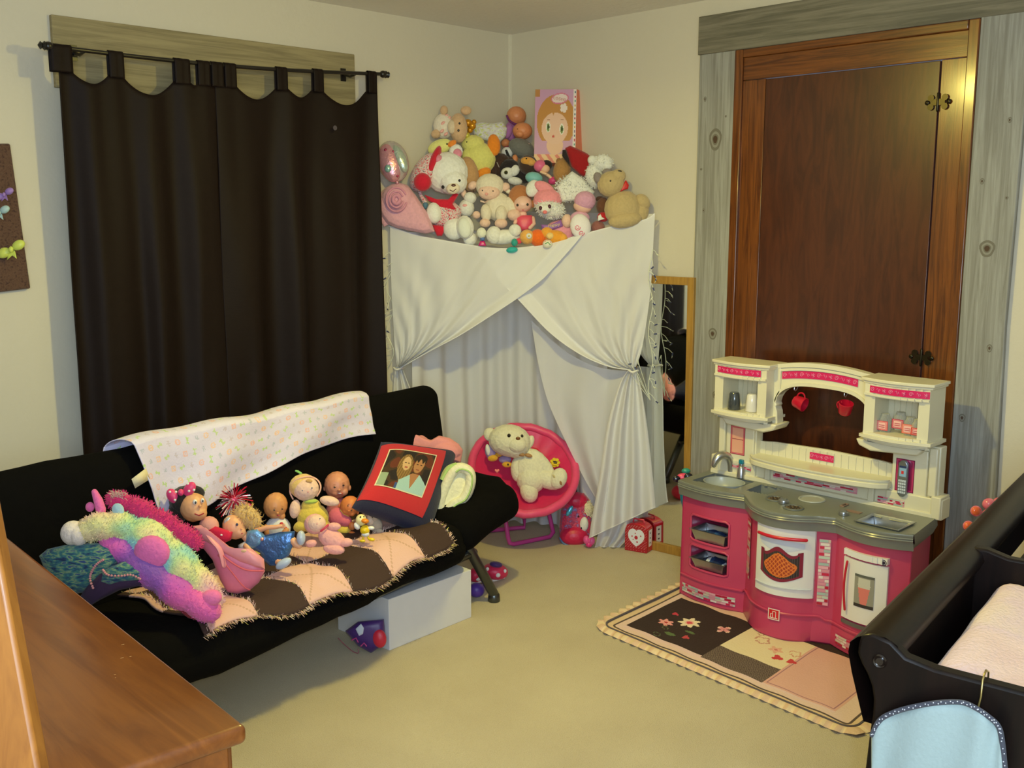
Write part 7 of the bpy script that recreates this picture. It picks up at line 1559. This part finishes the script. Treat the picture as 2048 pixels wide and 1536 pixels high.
f1, f2 = onz(1018, 1090, .012), onz(1108, 1072, .012); hd = np.array([math.cos(YAW), math.sin(YAW), 0])
for s_, (ga, gb) in enumerate(((f1, f2),)):
    top1, top2 = dish(.0, .6, -.05), dish(.5, .6, -.05)
    ta = atZ(1010, 1030, depth(f1) + .0); tb = atZ(1092, 1000, depth(f2) + .06)
    m = MB(); m.tube(smooth_p := [ta, ga + (ta - ga) * .25, ga + (ta - ga) * .06 + (gb - ga) * .02, ga + (gb - ga) * .10, ga + (gb - ga) * .5, ga + (gb - ga) * .90, gb + (tb - gb) * .10, gb + (tb - gb) * .3, tb], .011, 0, 12); m.build('leg', TUB, ch)
    b1, b2 = np.array([3.36, 3.72, .012]), np.array([3.62, 3.58, .012]); m = MB(); m.tube([dish(.12, .75, -.04), b1 + np.array([0, 0, .05]), b1, (b1 + b2) / 2, b2, b2 + np.array([0, 0, .05]), dish(.30, .75, -.04)], .011, 0, 12); m.build('leg', TUB, ch)
BB = PL(232, 226, 196)
T = Toy('teddy_bear', 'big cream teddy bear with gold ribbon seated in the pink saucer chair', 'plush toy', 1050, 930, onpad(1050, 935) - .05)
T.e('head', BB, 1019, 881, 43, 33, -6, 10, 34, rm=1); T.e('head', BB, 1030, 892, 28, 24, 0, 16, 26, rm=1); T.e('snout', BB, 1034, 889, 19, 16, 0, 36, 13, rm=1); T.e('ear', BB, 980, 869, 13, 14, 20, 4, 8); T.e('ear', BB, 1060, 884, 8, 14, -20, 6, 7)
T.eye(1018, 871, 3.6, (30, 24, 16)); T.eye(1044, 872, 3., (30, 24, 16)); T.dot('nose', M('gloss', (120, 70, 30)), 1036, 877, 4.6, 3.8, lift=1)
T.e('body', BB, 1062, 938, 38, 44, 26, 0, 30, rm=1); T.e('body', BB, 1062, 958, 30, 30, 0, 10, 26, rm=1); T.e('arm', BB, 1084, 928, 15, 36, 40, 12, 13, rm=1); T.e('arm', BB, 1035, 938, 14, 26, 0, 8, rm=1)
T.e('leg', BB, 1096, 958, 32, 20, -22, 14, 18, rm=1); T.e('foot', BB, 1117, 957, 17, 22, -22, 26, 14, rm=1); T.e('leg', BB, 1058, 982, 18, 24, 15, 20, 16, rm=1)
T.dot('foot_tag', M('silk', (150, 110, 60)), 1121, 965, 2.4, 6, 20); T.dot('foot_tag', M('silk', (206, 190, 130)), 1108, 953, 2, 5, 40)
T.e('ribbon', M('silk', (176, 130, 80)), 1043, 909, 7, 4, -10, 30); T.e('ribbon', M('silk', (176, 130, 80)), 1057, 911, 8, 4, -15, 28); T.done()
T = Toy('purple_bird_toy', 'small purple and yellow striped plush bird toy beside the seated bear', 'plush toy', 1000, 915, onpad(1000, 920) - .06)
T.e('body', PL(160, 140, 190), 982, 905, 12, 16, 20, 0, rm=1); T.e('wing', PL(232, 232, 226), 976, 900, 5, 12, 10, 8); T.e('beak', PL(226, 170, 50), 986, 916, 11, 7, 10, 8); T.e('beak', PL(226, 170, 50), 997, 909, 8, 5, 0, 6); T.e('head', PL(160, 140, 190), 1010, 919, 13, 8, 0, 4); T.e('face', PL(226, 170, 50), 1014, 929, 10, 6, 0, 10); T.eye(1016, 929, 2); T.done()
T = FT('paper_card', 'white paper and teal folder lying under the saucer chair', 'paper', 1055, 1022, 1060, 1044, .20)
T.poly('sheet', M('card', (206, 206, 220)), [(1030, 1034), (1046, 1012), (1070, 1010), (1080, 1024), (1056, 1030)], 2, 3); T.poly('folder', M('card', (40, 120, 126)), [(1030, 1038), (1056, 1032), (1052, 1042), (1032, 1046)], 0, 3); T.done()
T = FT('black_bag', 'black cloth bag slumped under the saucer chair', 'bag', 1100, 1018, 1100, 1046, .16)
T.poly('black_bag', M('cloth', (24, 22, 26)), [(1076, 1020), (1092, 1004), (1112, 1002), (1124, 1016), (1122, 1034), (1100, 1036)], 0, 30, rm=1); T.done()
# ------------------------------------------------------------------ backpack, plush horse, small toys, lunch box
T = FT('kids_backpack', 'hot pink patterned child backpack standing on the carpet by the sheer curtain', 'backpack', 1148, 1040, 1148, 1088, .05)
RP = M('silk', (206, 26, 76)); RPP = rampmat('pink_print', [(196, 30, 70), (214, 60, 96), (170, 40, 90), (140, 120, 180)], 60, (1, 1, 1), .5)
T.poly('pack', RPP, [(1122, 1086), (1118, 1060), (1122, 1020), (1132, 996), (1148, 984), (1168, 986), (1180, 1000), (1186, 1040), (1184, 1080), (1160, 1092), (1138, 1092)], 0, 44, rm=1)
T.e('top_flap', RP, 1152, 1002, 25, 19, -8, 4, 22, rm=1); T.e('pocket', RP, 1148, 1072, 29, 21, 0, 14, 18, rm=1); T.t('base_trim', M('silk', (90, 120, 170)), smooth2([(1120, 1076, 16), (1126, 1086, 22), (1140, 1092, 26), (1160, 1092, 26), (1178, 1088, 20)], 16), 2, 8); T.e('tag', M('foil', (90, 190, 220)), 1139, 1022, 5, 12, -30, 26, 3); T.t('handle', M('matte', (40, 30, 40)), smooth2([(1142, 986, 0), (1146, 972, 0), (1152, 972, 0), (1153, 984, 0)], 10), 1.4, 6); T.done()
T = FT('plush_horse', 'tan plush horse head with cream mane and white muzzle leaning from the backpack', 'plush toy', 1163, 1035, 1165, 1080, -.03)
T.e('head', PL(150, 122, 70), 1158, 1036, 16, 26, 12, 0, 15, rm=1); T.e('neck', PL(150, 122, 70), 1168, 1052, 14, 18, 0, -4, rm=1); T.e('ear', PL(226, 214, 170), 1160, 1008, 5, 10, 5, 6); T.e('mane', PL(226, 214, 176), 1174, 1018, 13, 18, 10, 2, rm=1); T.e('muzzle', WT, 1168, 1048, 9, 15, 0, 12, 8); T.eye(1157, 1033, 2); T.dot('nostril', M('matte', (30, 24, 24)), 1163, 1056, 1.4, 2.4); T.fur('mane_fur', ['mane'], PL(232, 222, 190), 260, 5, 2, .8); T.done()
T = FT('pink_heart_toy', 'small glossy pink heart charm toy at the foot of the sheer curtain', 'toy', 1178, 1084, 1178, 1094, -.02)
T.e('heart', M('gloss', (236, 90, 160)), 1173, 1080, 7, 9, 10, 2); T.e('heart', M('gloss', (236, 90, 160)), 1183, 1082, 7, 9, -10, 2); T.e('tip', M('gloss', (226, 50, 130)), 1178, 1089, 7, 6, 0, 2); T.done()
lb = thing('lunch_box', (3.80, 2.96, 0), 'red tin lunch box with a white heart, against the mirror', 'lunch box')
L0, L1 = np.array([3.735, 3.012]), np.array([3.765, 2.900]); lw = L1 - L0; LW = np.linalg.norm(lw); lw /= LW; ln = np.array([-lw[1], lw[0]]); 
if ln @ np.array([1., 0]) < 0: ln = -ln
LH, LD = .142, .068
def LP(a, z, d): p = L0 + lw * a * LW + ln * d; return np.array([p[0], p[1], z])
out_ = [(0, 0), (1, 0), (1, LH - .03)] + [(.5 + .5 * math.cos(q), LH - .03 + .03 * math.sin(q)) for q in np.linspace(.2, PI - .2, 9)] + [(0, LH - .03)]
m = MB(); m.prism(out_, 0, LD, lambda p, q, t_: LP(p, q, t_)); m.build('tin', M('gloss', (200, 34, 50)), lb, bevel=.003)
def lbc(a, b_):
    x, y = (a - .52) * 1.15, (b_ - .52) * 1.25; hx, hy = x * 2.6, y * 2.6 + .15
    if (hx * hx + hy * hy - 1) ** 3 - hx * hx * hy ** 3 < 0:
        for (cx, cy, r) in ((-.22, .05, .035), (-.16, -.10, .03), (.24, .12, .035), (0, .0, .09), (.06, -.2, .04), (-.05, .2, .03)):
            if math.hypot(x - cx, y - cy) < r: return (196, 40, 60)
        return (232, 232, 240)
    k = (int(a * 40) * 7 + int(b_ * 44) * 13) % 5; return (240, 224, 224) if k == 0 and (int(a * 80) % 2 and int(b_ * 88) % 2) else (176, 26, 44)
m = MB(); m.grid(lambda a, b_: LP(.02 + .96 * a, .004 + (LH - .024) * b_ + .012 * math.sin(PI * a) * b_, -.0012), 64, 64, colfn=lbc); m.build('front_print', PRINT, lb, smooth=False)
def lsc(a, b_): 
    if .25 < a < .85 and b_ > .22: return (90, 60, 80) if (abs(a - .55) < .12 and int(b_ * 9) % 2 and abs((b_ * 9) % 1 - .5) < .3) else (236, 226, 226)
    return (200, 34, 50)
m = MB(); m.grid(lambda a, b_: LP(1, .004 + (LH - .036) * b_, .004 + (LD - .008) * a) + np.array([*(lw * .0015), 0]), 20, 40, colfn=lsc); m.build('side_print', PRINT, lb, smooth=False)
m = MB(); m.tube([LP(.25, LH - .004, LD / 2), LP(.28, LH + .012, LD / 2), LP(.72, LH + .012, LD / 2), LP(.75, LH - .004, LD / 2)], .004, 0, 8); m.build('handle', M('plastic', (214, 60, 80)), lb)
# blue toy with pink goggles hung at the kitchen's left side
T = Toy('goggle_toy', 'teal toy tube topped by pink dark-lensed goggles, at the kitchen\'s left edge', 'toy', 1366, 985, depth((3.60, 2.497, .42)))
T.poly('tube', M('plastic', (20, 110, 140)), [(1357, 966), (1380, 966), (1380, 1020), (1366, 1020), (1361, 1000)], 0, 16); T.e('frame', M('plastic', (236, 70, 110)), 1367, 955, 14, 9, 0, 4, 6); T.e('lens', M('gloss', (24, 20, 40)), 1353, 958, 8, 7, 0, 10, 4); T.e('lens', M('gloss', (24, 20, 40)), 1377, 953, 9, 7, 0, 10, 4); T.e('crest', M('plastic', (50, 150, 130)), 1372, 942, 9, 6, 0, 0); T.done()
# toys against the right wall behind the changing table
T = Toy('pink_ring_tower', 'pink and orange translucent toy cups stacked by the wall, right of the door', 'toy', 1955, 1030, 3.42)
OP = M('gloss', (244, 110, 60)); PP = M('gloss', (236, 120, 140))
T.t('stem', PP, [(1930, 1180, -6), (1945, 1080, -6), (1975, 1030, -4)], [14, 13, 12])
for x, y, r_ in ((1952, 1022, 11), (1937, 1052, 11)): T.e('cup', PP, x, y, r_, r_, 0, 2, 10); T.e('cup_mouth', OP, x, y, r_ * .8, r_ * .8, 0, 9, 5)
T.e('knob', PP, 1978, 1008, 13, 12, 0, 4); T.e('knob', PP, 1996, 1003, 12, 8, 20, 0); T.e('base', PP, 1935, 1185, 30, 14, 0, -4); T.t('pole', PP, [(1935, 1190, -4), (1933, 1290, -4), (1931, 1382, -4)], 7); T.done()
pb = onz(1862, 1215); t = thing('pink_toy_case', (3.72, 1.40, 0), 'pink plastic toy case with white latch beside the kitchen, near the wall', 'toy case')
m = MB(); m.box((3.60, 1.27, 0), (3.82, 1.41, .13)); m.build('case', M('plastic', (226, 60, 110)), t, bevel=.012)
m = MB(); m.box((3.63, 1.30, .131), (3.72, 1.37, .17)); m.build('latch', M('plastic', (226, 226, 226)), t, bevel=.008)
m = MB(); m.box((3.66, 1.375, .131), (3.76, 1.40, .16)); m.build('clip', M('plastic', (40, 30, 36)), t, bevel=.004)
